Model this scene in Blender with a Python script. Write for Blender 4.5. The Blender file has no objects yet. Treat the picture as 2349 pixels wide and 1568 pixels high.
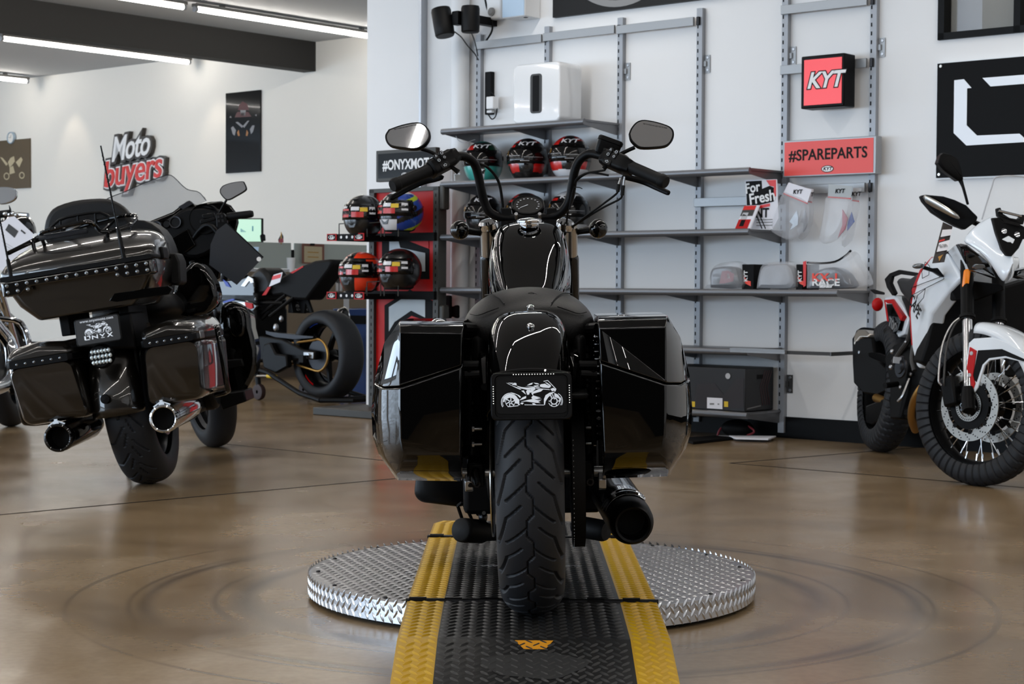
import bpy, bmesh, random
import numpy as np
from math import sin, cos, pi, radians as R, atan, atan2, sqrt, hypot, tan
from mathutils import Vector as V, Matrix as MX
random.seed(7)
SC = bpy.context.scene
COL = SC.collection
# ------------------------------------------------------------------ camera
F, CAMH = 4000.0, 0.835
cam_d = bpy.data.cameras.new('camera'); CAM = bpy.data.objects.new('camera', cam_d); COL.objects.link(CAM)
cam_d.sensor_width = 36; cam_d.lens = F/2349*36; cam_d.clip_end = 100; cam_d.clip_start = .05
cam_d.dof.use_dof = True; cam_d.dof.focus_distance = 4.1; cam_d.dof.aperture_fstop = 15
CR = MX.Rotation(pi/2-atan(130/F), 3, 'X') @ MX.Rotation(.0054, 3, 'Z')
CAM.matrix_world = MX.Translation((0, 0, CAMH)) @ CR.to_4x4()
SC.camera = CAM
CP = V((0, 0, CAMH))
# shop frame: x along the shelf wall (to the right), y into it, z up
TH = R(40.56)
WM = MX(((cos(TH), sin(TH), 0, 0), (-sin(TH), cos(TH), 0, 0), (0, 0, 1, 0), (0, 0, 0, 1)))
def wpt(a, b, z): return WM @ V((a, b, z))
def ray(px, py): return CR @ V(((px-1174.5)/F, -(py-784)/F, -1))
def pix(M, px, py, ax, val):            # point in the frame M where the sight line meets local plane ax = val
    Mi = M.inverted(); o = Mi @ CP; d = Mi.to_3x3() @ ray(px, py)
    return o+d*((val-o[ax])/d[ax])
# ------------------------------------------------------------------ world, lamps and daylight, exposure
wd = bpy.data.worlds.new('world'); SC.world = wd; wd.use_nodes = True
wd.node_tree.nodes['Background'].inputs[0].default_value = (.62, .75, 1, 1)
wd.node_tree.nodes['Background'].inputs[1].default_value = .25
vs = SC.view_settings
SC.display_settings.display_device = 'sRGB'
vs.view_transform = 'Standard'; vs.look = 'None'; vs.exposure = 0.42; vs.gamma = 1; vs.use_curve_mapping = False
TUBE_L = 20.0
def area(name, loc, xdir, ndir, sx, sy, power, col):
    d = bpy.data.lights.new(name, 'AREA'); d.shape = 'RECTANGLE'; d.size = sx; d.size_y = sy; d.energy = power; d.color = col
    o = bpy.data.objects.new(name, d); COL.objects.link(o)
    x = V(xdir).normalized(); z = -V(ndir).normalized(); y = z.cross(x)
    o.matrix_world = MX.Translation(loc) @ MX((x, y, z)).transposed().to_4x4()
    return o
CEIL = 3.35
# LED tubes of the rows over the shop floor (those out of the picture)
TCOL = (1, .955, .90)
ROWS = [-18.3, -15.3, -12.3, -9.3, -6.3, -3.3, -.3, 2.0]
VIS = {(-18.3, 0), (-15.3, 0), (-15.3, 1), (-12.3, 0), (-12.3, 1)}
for a in ROWS:
    b = 11.1 if a < -9.5 else 6.8
    k = 0
    while b > -6:
        vis = (a, k) in VIS
        if not vis:
            area('tube_lamp', wpt(a, b, CEIL-.09), WM.to_3x3() @ V((0, 1, 0)), (0, 0, -1), 2.3, .024, 14.5, TCOL)
        b -= 2.5; k += 1
# daylight through the shop front behind the camera
for a in (-22, -18.5, -15, -11.5, -8, -4.5):
    area('daylight', wpt(a, -6.95, 1.35), WM.to_3x3() @ V((1, 0, 0)), WM.to_3x3() @ V((0, 1, 0)), 3.1, 2.3, 160, (.66, .82, 1))
for b in (-3.2, .6, 4.4):
    area('daylight', wpt(-23.95, b, 1.35), WM.to_3x3() @ V((0, 1, 0)), WM.to_3x3() @ V((1, 0, 0)), 3.1, 2.3, 110, (.66, .82, 1))
# ------------------------------------------------------------------ mesh helpers
def lin(r, g, b):
    f = lambda c: (c/255/12.92) if c/255 <= .04045 else ((c/255+.055)/1.055)**2.4
    return (f(r), f(g), f(b), 1)
def mat(name, rgb=(128, 128, 128), rough=.5, metal=0, coat=0, spec=.5, em=None, ems=0, bump=None, alpha=1, trans=0, ior=1.5, coat_r=.03, sheen=0):
    m = bpy.data.materials.new(name); m.use_nodes = True
    nt = m.node_tree; p = nt.nodes['Principled BSDF']; I = p.inputs
    I['Base Color'].default_value = lin(*rgb); I['Roughness'].default_value = rough; I['Metallic'].default_value = metal
    I['Coat Weight'].default_value = coat; I['Coat Roughness'].default_value = coat_r; I['Specular IOR Level'].default_value = spec
    I['Alpha'].default_value = alpha; I['Transmission Weight'].default_value = trans; I['IOR'].default_value = ior
    I['Sheen Weight'].default_value = sheen
    if em: I['Emission Color'].default_value = lin(*em); I['Emission Strength'].default_value = ems
    if bump:
        sc, st, dist = bump
        tc = nt.nodes.new('ShaderNodeTexCoord'); nz = nt.nodes.new('ShaderNodeTexNoise'); bp = nt.nodes.new('ShaderNodeBump')
        nz.inputs['Scale'].default_value = sc; nz.inputs['Detail'].default_value = 3
        bp.inputs['Strength'].default_value = st; bp.inputs['Distance'].default_value = dist
        nt.links.new(tc.outputs['Object'], nz.inputs['Vector']); nt.links.new(nz.outputs['Fac'], bp.inputs['Height']); nt.links.new(bp.outputs['Normal'], I['Normal'])
    return m
I3 = MX.Identity(4)
def T(x, y, z): return MX.Translation((x, y, z))
def rot(ax, deg): return MX.Rotation(R(deg), 4, ax)
def catmull(pts, k):
    P = [V(p) for p in pts]
    if k < 2 or len(P) < 3: return P
    P = [2*P[0]-P[1]]+P+[2*P[-1]-P[-2]]
    out = []
    for i in range(1, len(P)-2):
        a, b, c, d = P[i-1:i+3]
        for j in range(k):
            t = j/k
            out.append(.5*((2*b)+(c-a)*t+(2*a-5*b+4*c-d)*t*t+(3*b-a-3*c+d)*t**3))
    return out+[P[-2]]
def rrect(w, h, r, n=4, cx=0, cy=0):
    o = []
    for sx, sy, a0 in ((1, 1, 0), (-1, 1, 90), (-1, -1, 180), (1, -1, 270)):
        for i in range(n+1):
            a = R(a0+90*i/n); o.append((cx+sx*(w/2-r)+r*cos(a), cy+sy*(h/2-r)+r*sin(a)))
    return o
def circ(r, n=24, cx=0, cy=0, a0=0): return [(cx+r*cos(a0+2*pi*i/n), cy+r*sin(a0+2*pi*i/n)) for i in range(n)]
class G:
    def __init__(s, X=None): s.bm = bmesh.new(); s.X = X or I3; s.mi = 0
    def add(s, vs, fs):
        b = [s.bm.verts.new(s.X @ V(v)) for v in vs]
        for f in fs:
            try: s.bm.faces.new([b[i] for i in f]).material_index = s.mi
            except ValueError: pass
        return s
    def box(s, c, d, M=None):
        x, y, z = d[0]/2, d[1]/2, d[2]/2
        vs = [V((i*x, j*y, k*z)) for k in (-1, 1) for i, j in ((-1, -1), (1, -1), (1, 1), (-1, 1))]
        if M is not None: vs = [M.to_3x3() @ v for v in vs]
        return s.add([v+V(c) for v in vs], [(3, 2, 1, 0), (4, 5, 6, 7), (0, 1, 5, 4), (1, 2, 6, 5), (2, 3, 7, 6), (3, 0, 4, 7)])
    def span(s, a, b): return s.box([(p+q)/2 for p, q in zip(a, b)], [abs(q-p) for p, q in zip(a, b)])
    def loft(s, rings, cap=True, closed=True, loop=False):
        n = len(rings[0]); vs = [v for r in rings for v in r]; fs = []
        m = len(rings)
        for i in range(m if loop else m-1):
            i2 = (i+1) % m
            for j in range(n if closed else n-1):
                k = (j+1) % n; fs.append((i*n+j, i*n+k, i2*n+k, i2*n+j))
        if cap and not loop: fs += [tuple(range(n-1, -1, -1)), tuple((m-1)*n+j for j in range(n))]
        return s.add(vs, fs)
    def prism(s, poly, t0, t1, ax='y'):
        f = {'y': lambda p, t: (p[0], t, p[1]), 'z': lambda p, t: (p[0], p[1], t), 'x': lambda p, t: (t, p[0], p[1])}[ax]
        return s.loft([[f(p, t0) for p in poly], [f(p, t1) for p in poly]])
    def tube(s, pts, r, n=10, k=1, cap=True, up=None):
        P = catmull(pts, k); m = len(P); rr = r if callable(r) else (lambda t: r)
        if isinstance(r, (list, tuple)):
            L = list(r); rr = lambda t: L[min(int(t*(len(L)-1)), len(L)-2)]*(1-(t*(len(L)-1)-min(int(t*(len(L)-1)), len(L)-2)))+L[min(int(t*(len(L)-1)), len(L)-2)+1]*(t*(len(L)-1)-min(int(t*(len(L)-1)), len(L)-2))
        nx = None; rings = []
        for i, p in enumerate(P):
            t = (P[min(i+1, m-1)]-P[max(i-1, 0)])
            if t.length < 1e-9: t = V((0, 0, 1))
            t.normalize()
            if nx is None: nx = t.orthogonal().normalized()
            nx = (nx-t*nx.dot(t)).normalized(); ny = t.cross(nx); q = rr(i/(m-1))
            rings.append([p+nx*(q*cos(2*pi*j/n))+ny*(q*sin(2*pi*j/n)) for j in range(n)])
        return s.loft(rings, cap)
    def cyl(s, a, b, r, r2=None, n=24): return s.tube([a, b], [r, r if r2 is None else r2], n)
    def lathe(s, prof, o=(0, 0, 0), ax=(0, 0, 1), n=32, cap=False, arc=None):
        z = V(ax).normalized(); x = z.orthogonal().normalized(); y = z.cross(x); o = V(o)
        rings = [[o+z*h+(x*cos(2*pi*j/n)+y*sin(2*pi*j/n))*max(r, 1e-5) for j in range(n)] for r, h in prof]
        return s.loft(rings, cap)
    def ell(s, c, rx, ry, rz, M=None, n=20, m=12, lo=-90, hi=90):
        rings = []
        for i in range(m+1):
            t = R(lo+(hi-lo)*i/m)
            ring = [V((rx*cos(t)*cos(2*pi*j/n), ry*cos(t)*sin(2*pi*j/n), rz*sin(t))) for j in range(n)]
            rings.append([(M.to_3x3() @ v if M is not None else v)+V(c) for v in ring])
        return s.loft(rings, True)
    def grid(s, f, nu, nv):
        vs = [f(i/nu, j/nv) for i in range(nu+1) for j in range(nv+1)]
        return s.add(vs, [(i*(nv+1)+j, (i+1)*(nv+1)+j, (i+1)*(nv+1)+j+1, i*(nv+1)+j+1) for i in range(nu) for j in range(nv)])
    def text(s, txt, M, size=1, ext=.001, shear=0, bold=0, align='CENTER', sx=1, spc=1):
        c = bpy.data.curves.new('t', 'FONT'); c.body = txt; c.size = size; c.extrude = ext; c.shear = shear; c.offset = bold
        c.align_x = align; c.align_y = 'CENTER'; c.space_character = spc; c.resolution_u = 3
        o = bpy.data.objects.new('t', c); COL.objects.link(o)
        bpy.context.view_layer.update()
        me = bpy.data.meshes.new_from_object(o.evaluated_get(bpy.context.evaluated_depsgraph_get()))
        Q = M @ MX.Diagonal((sx, 1, 1, 1))
        s.add([Q @ v.co for v in me.vertices], [tuple(p.vertices) for p in me.polygons])
        bpy.data.objects.remove(o); bpy.data.curves.remove(c); bpy.data.meshes.remove(me)
        return s
    def obj(s, name, mats, parent=None, bev=0, seg=2, sub=0, ang=35, merge=False, M=None, solid=0, nrm=True):
        if merge: bmesh.ops.remove_doubles(s.bm, verts=s.bm.verts, dist=1e-5)
        if nrm: bmesh.ops.recalc_face_normals(s.bm, faces=s.bm.faces)
        me = bpy.data.meshes.new(name); s.bm.to_mesh(me); s.bm.free()
        for m in (mats if isinstance(mats, (list, tuple)) else [mats]): me.materials.append(m)
        me.polygons.foreach_set('use_smooth', [True]*len(me.polygons))
        if not sub: me.set_sharp_from_angle(angle=R(ang))
        o = bpy.data.objects.new(name, me); COL.objects.link(o)
        if parent is not None: o.parent = parent
        if M is not None: o.matrix_local = M
        if solid:
            q = o.modifiers.new('solid', 'SOLIDIFY'); q.thickness = solid; q.offset = 0
        if bev:
            q = o.modifiers.new('bevel', 'BEVEL'); q.width = bev; q.segments = seg; q.limit_method = 'ANGLE'; q.angle_limit = R(30); q.harden_normals = False
        if sub:
            q = o.modifiers.new('sub', 'SUBSURF'); q.levels = sub; q.render_levels = sub
        return o
def mirx(g):                                             # mirror copy of everything in g across x = 0
    r = bmesh.ops.duplicate(g.bm, geom=g.bm.verts[:]+g.bm.edges[:]+g.bm.faces[:])
    for v in r['geom']:
        if isinstance(v, bmesh.types.BMVert): v.co.x = -v.co.x
    return g
def tag(o, label, cat, group=None):
    o['label'] = label; o['category'] = cat
    if group: o['group'] = group
    return o
def thing(name, label, cat, M=None, group=None):
    o = bpy.data.objects.new(name, None); COL.objects.link(o); o.empty_display_size = .1
    if M is not None: o.matrix_world = M
    return tag(o, label, cat, group)
def struct(o): o['kind'] = 'structure'; return o
def lozenges(g, f, x0, x1, y0, y1, ok=lambda x, y: True, p=.031, ln=.0142, wd=.0048, h=.0028, a0=45):
    """raised tread bars on a plate: f(x, y, z) places a point"""
    j = 0; y = y0
    while y < y1:
        x = x0+(p/2 if j % 2 else 0)
        while x < x1:
            if ok(x, y):
                a = R(a0 if j % 2 else -a0); c, s_ = cos(a), sin(a)
                L_ = [(-ln, 0, 0), (-ln*.45, -wd*.9, 0), (ln*.45, -wd*.9, 0), (ln, 0, 0), (ln*.45, wd*.9, 0), (-ln*.45, wd*.9, 0), (-ln*.5, 0, h), (ln*.5, 0, h)]
                g.add([f(x+u*c-v*s_, y+u*s_+v*c, w) for u, v, w in L_], [(0, 1, 6), (1, 2, 7, 6), (2, 3, 7), (3, 4, 7), (4, 5, 6, 7), (5, 0, 6)])
            x += p
        y += p/2; j += 1
    return g
def slab(name, M, pts, ax, v0, v1, m, parent, bev=.004, k=1.0, smooth=0, sub=0, k0=None, seg=2):
    """solid whose outline is traced on the local plane ax = v0 and carried to v1"""
    q = [pix(M, x, y, ax, v0) for x, y in pts]
    if smooth: q = catmull(q+[q[0]], smooth)[:-1]
    c = sum(q, V())/len(q)
    def ring(v, kk):
        o = []
        for p in q:
            w = c+(p-c)*kk; w[ax] = v; o.append(w)
        return o
    rings = [ring(v0, 1), ring(v1, k)]
    if k0: rings = [ring(v0-(v1-v0)*.12, k0)]+rings
    return G().loft(rings).obj(name, MT[m], parent, bev=bev, seg=seg, sub=sub)
def sheet(name, M, pts, ax, v, m, parent, t=.002, smooth=0, off=0):
    q = [pix(M, x, y, ax, v) for x, y in pts]
    if smooth: q = catmull(q+[q[0]], smooth)[:-1]
    r2 = [p.copy() for p in q]
    for p in r2: p[ax] += t
    return G().loft([q, r2]).obj(name, MT[m], parent)
def slab3(name, M, pts, off, m, parent, bev=.004, smooth=0, mir=False, seg=2, k=1.0, sub=0):
    """plate through (px, py, local y) points, thickened by the vector off; mir adds its mirror image"""
    q = [pix(M, a[0], a[1], 1, a[2]) for a in pts]
    if mir:
        for v in q: v.x = max(v.x, 0)
    if smooth: q = catmull(q+[q[0]], smooth)[:-1]
    c = sum(q, V())/len(q)
    g = G().loft([q, [c+(v-c)*k+V(off) for v in q]])
    if mir:
        q2 = [V((-v.x, v.y, v.z)) for v in q]; c2 = V((-c.x, c.y, c.z)); o2 = V((-off[0], off[1], off[2])); g.loft([q2, [c2+(v-c2)*k+o2 for v in q2]])
    return g.obj(name, MT[m], parent, bev=bev, seg=seg, sub=sub)
def dup(o, label=None, M=None, parent=None):
    kids = [c for c in bpy.data.objects if c.parent == o]
    c = o.copy(); COL.objects.link(c)
    if parent is not None: c.parent = parent
    if M is not None: c.matrix_world = M
    if label: c['label'] = label
    for k in kids: dup(k, parent=c)
    return c
def line_from(P, M, sx=1): return [M @ V(p) for p in P]
# ------------------------------------------------------------------ materials
MT = {}
def mm(k, *a, **kw): MT[k] = mat(k, *a, **kw); return MT[k]
mm('gloss_black', (3, 3, 3), .3, coat=1, coat_r=.02, spec=0)
mm('satin_black', (6, 6, 7), .42, spec=.12)
mm('matte_black', (6, 6, 7), .6, spec=.15)
mm('black_plastic', (10, 10, 11), .5, spec=.2)
mm('dark_grey_plastic', (48, 47, 46), .5)
mm('bronze_paint', (26, 23, 19), .28, metal=.6, coat=1, coat_r=.03)
mm('rubber', (8, 8, 9), .6, spec=.18)
mm('tire', (27, 29, 33), .55, spec=.3)
mm('leather', (8, 8, 9), .46, spec=.25, bump=(260, .35, .0015))
mm('chrome', (205, 207, 210), .07, metal=1)
mm('steel', (150, 150, 150), .3, metal=1)
mm('brushed', (185, 182, 176), .28, metal=1)
mm('dark_metal', (50, 50, 52), .35, metal=1)
mm('zinc', (170, 172, 176), .35, metal=1)
mm('mirror_glass', (225, 227, 230), .02, metal=1)
mm('white_paint', (226, 228, 230), .3)
mm('white', (232, 232, 232), .5)
mm('paper', (225, 225, 232), .7)
mm('red', (208, 22, 16), .4)
mm('orange_red', (235, 60, 30), .4)
mm('teal', (60, 170, 160), .35)
mm('blue', (25, 60, 160), .4)
mm('yellow', (214, 180, 40), .45)
mm('lime', (170, 190, 40), .4)
mm('dark_green', (10, 80, 50), .4)
mm('amber', (255, 140, 10), .25)
mm('gold', (170, 130, 70), .4, metal=1)
mm('grey', (128, 128, 128), .5)
mm('light_grey', (180, 182, 186), .5)
mm('smoke', (40, 42, 46), .15, alpha=.75)
mm('clear_plastic', (235, 238, 242), .08, alpha=.16, spec=.6)
mm('bag_plastic', (215, 218, 224), .2, alpha=.28, spec=.5)
mm('lamp_glass', (120, 124, 128), .12, metal=.8)
mm('lens_clear', (190, 200, 204), .12, metal=.5)
mm('tinted_screen', (150, 152, 155), .05, alpha=.34)
mm('bike_white', (226, 232, 238), .25, coat=1)
mm('bike_red', (178, 8, 10), .45, spec=.25)
mm('decal_white', (236, 242, 250), .5)
# ------------------------------------------------------------------ setting
def floor_mat():
    m = mat('polished_concrete', (120, 95, 70), .2, spec=.42); nt = m.node_tree; N = nt.nodes; L = nt.links; p = N['Principled BSDF']
    geo = N.new('ShaderNodeNewGeometry')
    def noise(sc, det=5, dist=0):
        n = N.new('ShaderNodeTexNoise'); n.inputs['Scale'].default_value = sc; n.inputs['Detail'].default_value = det; n.inputs['Distortion'].default_value = dist
        L.new(geo.outputs['Position'], n.inputs['Vector']); return n.outputs['Fac']
    def ramp(v, stops):
        r = N.new('ShaderNodeValToRGB'); e = r.color_ramp.elements
        while len(e) < len(stops): e.new(.5)
        for q, (pos, c) in zip(e, stops): q.position = pos; q.color = c
        L.new(v, r.inputs[0]); return r.outputs[0]
    def math(op, a, b=None):
        n = N.new('ShaderNodeMath'); n.operation = op
        for i, q in enumerate((a, b)):
            if q is None: continue
            if isinstance(q, (int, float)): n.inputs[i].default_value = q
            else: L.new(q, n.inputs[i])
        return n.outputs[0]
    def mixc(f, a, b, mode='MIX'):
        n = N.new('ShaderNodeMix'); n.data_type = 'RGBA'; n.blend_type = mode
        for i, q in ((0, f), (6, a), (7, b)):
            if isinstance(q, (int, float, tuple)): n.inputs[i].default_value = q
            else: L.new(q, n.inputs[i])
        return n.outputs[2]
    base = ramp(noise(1.6, 6, .8), [(.3, lin(111, 92, 68)), (.5, lin(131, 110, 83)), (.7, lin(148, 128, 102))])
    fine = ramp(noise(45, 4), [(.35, (.93, .93, .93, 1)), (.65, (1.03, 1.03, 1.03, 1))])
    col = mixc(1.0, base, fine, 'MULTIPLY')
    # arcs of tyre scuffs round the turntable
    sep = N.new('ShaderNodeSeparateXYZ'); L.new(geo.outputs['Position'], sep.inputs[0])
    dx = math('SUBTRACT', sep.outputs[0], .056); dy = math('SUBTRACT', sep.outputs[1], 4.71)
    r = math('SQRT', math('ADD', math('MULTIPLY', dx, dx), math('MULTIPLY', dy, dy)))
    wob = math('MULTIPLY', math('SUBTRACT', noise(.5, 1), .5), .06)
    r = math('ADD', r, wob)
    tot = None
    for rad, w, s in ((.76, .05, .75), (.84, .014, .5), (1.02, .035, .75), (1.06, .014, .65), (1.22, .012, .6)):
        k = math('MULTIPLY', math('MAXIMUM', math('SUBTRACT', 1.0, math('DIVIDE', math('ABSOLUTE', math('SUBTRACT', r, rad)), w)), 0.0), s)
        tot = k if tot is None else math('MAXIMUM', tot, k)
    patch = ramp(noise(1.1, 2), [(.33, (0, 0, 0, 1)), (.56, (1, 1, 1, 1))])
    tot = math('MULTIPLY', tot, patch)
    col = mixc(tot, col, lin(62, 52, 42))
    L.new(col, p.inputs['Base Color'])
    rg = ramp(noise(2.2, 5), [(.3, (.17, .17, .17, 1)), (.7, (.28, .28, .28, 1))])
    L.new(rg, p.inputs['Roughness'])
    return m
mm('wall_white', (228, 228, 228), .55, bump=(60, .05, .002))
mm('wall_cream', (226, 222, 214), .6)
mm('ceiling_grey', (186, 190, 194), .8)
mm('joint_dark', (18, 16, 15), .6, spec=.2)
def wbox(name, lo, hi, m, **k): return G(WM).span(lo, hi).obj(name, m, **k)
fl = struct(G(WM).span((-24.2, -7.2, -.1), (3.2, 12.7, 0)).obj('floor', floor_mat()))
for (a0, b0), (a1, b1) in (((-5.55, 2.8), (-5.12, 6.5)), ((-7.2, 5.93), (-5.2, 5.86)), ((-4.56, 6.92), (-2.4, 6.93)), ((-4.56, 6.92), (-4.3, 8.28))):
    d = V((a1-a0, b1-b0, 0)); pe = V((-d.y, d.x, 0)).normalized()*.0085
    c = [V((a0, b0, .0006))-pe, V((a1, b1, .0006))-pe, V((a1, b1, .0006))+pe, V((a0, b0, .0006))+pe]
    G(WM).add(c, [(0, 1, 2, 3)]).obj('saw_joint', MT['joint_dark'], fl)
struct(wbox('ceiling', (-24.2, -7.2, CEIL), (3.2, 12.7, CEIL+.1), MT['ceiling_grey']))
# shelf wall with an opening for the office window at its right end
wr = G(WM); WZ = 3.35
wx0, wx1, wz0, wz1 = -4.213, -2.9, 2.108, 3.0
wr.span((-8.352, 8.3, 0), (wx0, 8.5, WZ)); wr.span((wx1, 8.3, 0), (3.2, 8.5, WZ))
wr.span((wx0, 8.3, 0), (wx1, 8.5, wz0)); wr.span((wx0, 8.3, wz1), (wx1, 8.5, WZ))
struct(wr.obj('wall_right', MT['wall_white']))
wf = G(WM)
for a0, a1, z0, z1 in ((wx0, wx1, wz0, wz0+.035), (wx0, wx1, wz1-.035, wz1), (wx0, wx0+.035, wz0, wz1), (wx1-.035, wx1, wz0, wz1), (-3.80, -3.765, wz0, wz1)):
    wf.span((a0, 8.28, z0), (a1, 8.42, z1))
win = struct(wf.obj('window_1', MT['satin_black']))
G(WM).span((wx0+.03, 8.36, wz0+.03), (wx1-.03, 8.366, wz1-.03)).obj('pane', mat('office_glass', (190, 190, 185), .05, alpha=.35), win)
struct(wbox('wall_office', (-4.6, 9.6, 0), (3.2, 9.7, WZ), mat('office_wall', (120, 116, 110), .8)))
struct(wbox('wall_pillar', (-8.352, 8.255, 0), (-7.855, 8.31, WZ), MT['wall_white']))
struct(wbox('trim_1', (-7.86, 8.24, 0), (-7.842, 8.31, WZ), MT['zinc']))
struct(G(WM).cyl((-7.5, 8.24, 0), (-7.5, 8.24, WZ), .06, n=32).obj('trim_2', MT['white_paint']))
struct(wbox('wall_return', (-8.35, 8.3, 0), (-8.25, 12.6, WZ), MT['wall_white']))
struct(wbox('wall_back', (-24.2, 12.5, 0), (-8.25, 12.7, WZ), MT['wall_cream']))
struct(wbox('wall_side', (3.1, -7.2, 0), (3.3, 8.3, WZ), MT['wall_white']))
wl_ = G(WM)
wl_.span((-24.2, -7.2, 2.55), (-24, 12.6, WZ)); wl_.span((-24.2, -7.2, 0), (-24, 12.6, .15)); wl_.span((-24.2, 6.2, 0), (-24, 12.6, WZ))
for b in (-5, -1.3, 2.5): wl_.span((-24.2, b-.1, 0), (-24, b+.1, WZ))
struct(wl_.obj('wall_left', MT['wall_white']))
wf_ = G(WM)
wf_.span((-24, -7.2, 2.55), (3.2, -7, WZ)); wf_.span((-24, -7.2, 0), (3.2, -7, .15)); wf_.span((-2.8, -7.2, 0), (-2.7, -7, WZ))
for a in (-23.75, -20.25, -16.75, -13.25, -9.75, -6.25, -2.85): wf_.span((a-.1, -7.2, 0), (a+.1, -7, WZ))
struct(wf_.obj('wall_front', MT['wall_white']))
struct(wbox('wall_front.001', (-2.7, -7.2, 0), (3.2, -7, WZ), mat('charcoal_wall', (34, 34, 36), .8)))  # unseen stretch made dark so the black motorcycle reflects little light
struct(wbox('baseboard_right', (-7.84, 8.285, 0), (3.1, 8.31, .118), MT['satin_black']))
struct(wbox('baseboard_back', (-23.9, 12.48, 0), (-8.5, 12.51, .11), MT['satin_black']))
struct(wbox('trim_3', (-13.585, -6.9, 3.045), (-13.405, 12.5, CEIL), mat('beam_black', (22, 21, 20), .7)))
# low dark wall added behind the camera, unseen, for dark reflections in the paintwork
struct(G().span((-2.2, -1.6, 0), (2.6, -1.45, 1.35)).obj('wall_low_added', mat('added_wall_black', (14, 14, 15), .7)))
# LED tubes in the picture
mm('tube_glow', (255, 250, 242), .5, em=(255, 248, 238), ems=TUBE_L)
mm('fixture', (120, 118, 114), .5)
def led(a, b, label):
    t = thing('led_tube_light', label, 'ceiling light', WM @ T(a, b, CEIL-.075), 'tube lights under the grey ceiling')
    G().cyl((0, -1.17, 0), (0, 1.17, 0), .022, n=12).obj('tube', MT['tube_glow'], t)
    g = G().span((-.035, -1.2, .022), (.035, 1.2, .05)); g.span((-.02, -.9, .05), (.02, -.86, .075)); g.span((-.02, .86, .05), (.02, .9, .075))
    g.obj('housing', MT['fixture'], t)
    for s in (-1, 1): G().cyl((0, s*1.17, 0), (0, s*1.2, 0), .026, n=12).obj('end_cap', MT['light_grey'], t)
LB = ['nearest the back wall', 'second from the back wall']
for a, nm, off, n_ in ((-18.3, 'leftmost row', 11.12, 1), (-15.3, 'row just left of the black beam', 11.18, 2), (-12.3, 'row right of the black beam', 11.2, 2)):
    for k in range(n_): led(a, off-2.5*k, 'white LED ceiling tube, %s, %s' % (nm, LB[k]))
# two ceiling spots washing the back wall
for a in (-14.95, -17.6):
    d = bpy.data.lights.new('wall_washer', 'SPOT'); d.energy = 9; d.spot_size = R(55); d.spot_blend = .6; d.color = (1, .85, .68); d.shadow_soft_size = .03
    o = bpy.data.objects.new('wall_washer', d); COL.objects.link(o); o.matrix_world = WM @ T(a, 12.15, CEIL-.05) @ rot('X', 12)
# ------------------------------------------------------------------ turntable and ramp
mm('tt_top', (150, 150, 152), .32, metal=1); mm('tt_rim', (196, 198, 202), .24, metal=1)
mm('ramp_black', (24, 24, 24), .42, spec=.5); mm('ramp_yellow', (178, 138, 14), .42)
MT['ramp_plain'] = mat('ramp_worn', (30, 30, 30), .7, bump=(40, .2, .002))
TC = V((.056, 4.71, 0))
tt = thing('turntable', 'round silver tread plate turntable on the floor under the black ramp', 'turntable', T(*TC))
g = G().lathe([(0, .065), (.594, .065), (.6, .063)], n=96)
ca, sa = cos(R(20)), sin(R(20))
lozenges(g, lambda x, y, z: V((x*ca-y*sa, x*sa+y*ca, .065+z)), -.6, .6, -.6, .6, lambda x, y: hypot(x, y) < .582 and not (-.23 < x*ca-y*sa-(-.005) < .215), h=.0019)
g.obj('top_plate', MT['tt_top'], tt, ang=20, nrm=False)
g = G().lathe([(.6, .063), (.601, .012)], n=96)
lozenges(g, lambda x, y, z: V(((.6005+z)*cos(x/.6), (.6005+z)*sin(x/.6), y)), 0, 2*pi*.6-.02, .021, .062, p=.027, ln=.0135, a0=55, h=.0022)
g.obj('rim', MT['tt_rim'], tt, ang=20, nrm=False)
G().lathe([(0, 0), (.57, 0), (.57, .03)], n=64).obj('base_ring', MT['matte_black'], tt)
for i in range(16):
    a = 2*pi*i/16+.1
    G().ell((.575*cos(a), .575*sin(a), .066), .006, .006, .003, n=10, m=6).obj('rivet', MT['dark_metal'], tt)
rp = thing('ramp', 'black folding tread ramp with yellow edge stripes carrying the middle motorcycle', 'ramp', T(0, 0, 0))
XL, XR, SW = -.245, .347, .087
def panel(rows, name):
    """rows: (y, z) from front to back; one child mesh with black middle and yellow stripes"""
    g = G(); ns = len(rows)
    for mi, x0, x1 in ((1, XL, XL+SW), (0, XL+SW, XR-SW), (1, XR-SW, XR)):
        g.mi = mi
        g.loft([[V((x0, y, z-.008)), V((x1, y, z-.008)), V((x1, y, z)), V((x0, y, z))] for y, z in rows])
    (ya, za), (yb, zb) = rows
    for mi, x0, x1 in ((1, XL+.008, XL+SW-.008), (0, XL+SW+.006, XR-SW-.006), (1, XR-SW+.008, XR-.008)):
        g.mi = mi
        lozenges(g, lambda x, y, z: V((x, y, za+(zb-za)*(y-ya)/(yb-ya)+z)), x0+.006, x1, ya+.01, yb-.008)
    return g.obj(name, [MT['ramp_black'], MT['ramp_yellow']], rp, ang=20, nrm=False)
panel([(3.45, .004), (3.755, .070)], 'lower_flap')
panel([(3.755, .070), (4.115, .085)], 'entry_panel')
panel([(4.13, .085), (5.165, .085)], 'centre_panel')
panel([(5.18, .085), (5.52, .078)], 'exit_panel')
panel([(5.52, .078), (6.1, .006)], 'far_flap')
for y in (4.1225, 5.1725):
    g = G()
    g.cyl((XL-.004, y, .086), (XR+.004, y, .086), .0055, n=10)
    g.obj('hinge_pin', MT['dark_metal'], rp)
    for k in range(7):
        x0 = XL+k*(XR-XL)/7
        G().cyl((x0+.004, y, .086), (x0+.045, y, .086), .0085, n=10).obj('hinge_knuckle', MT['satin_black'] if k not in (1, 2, 3) else MT['dark_metal'], rp)
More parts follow.
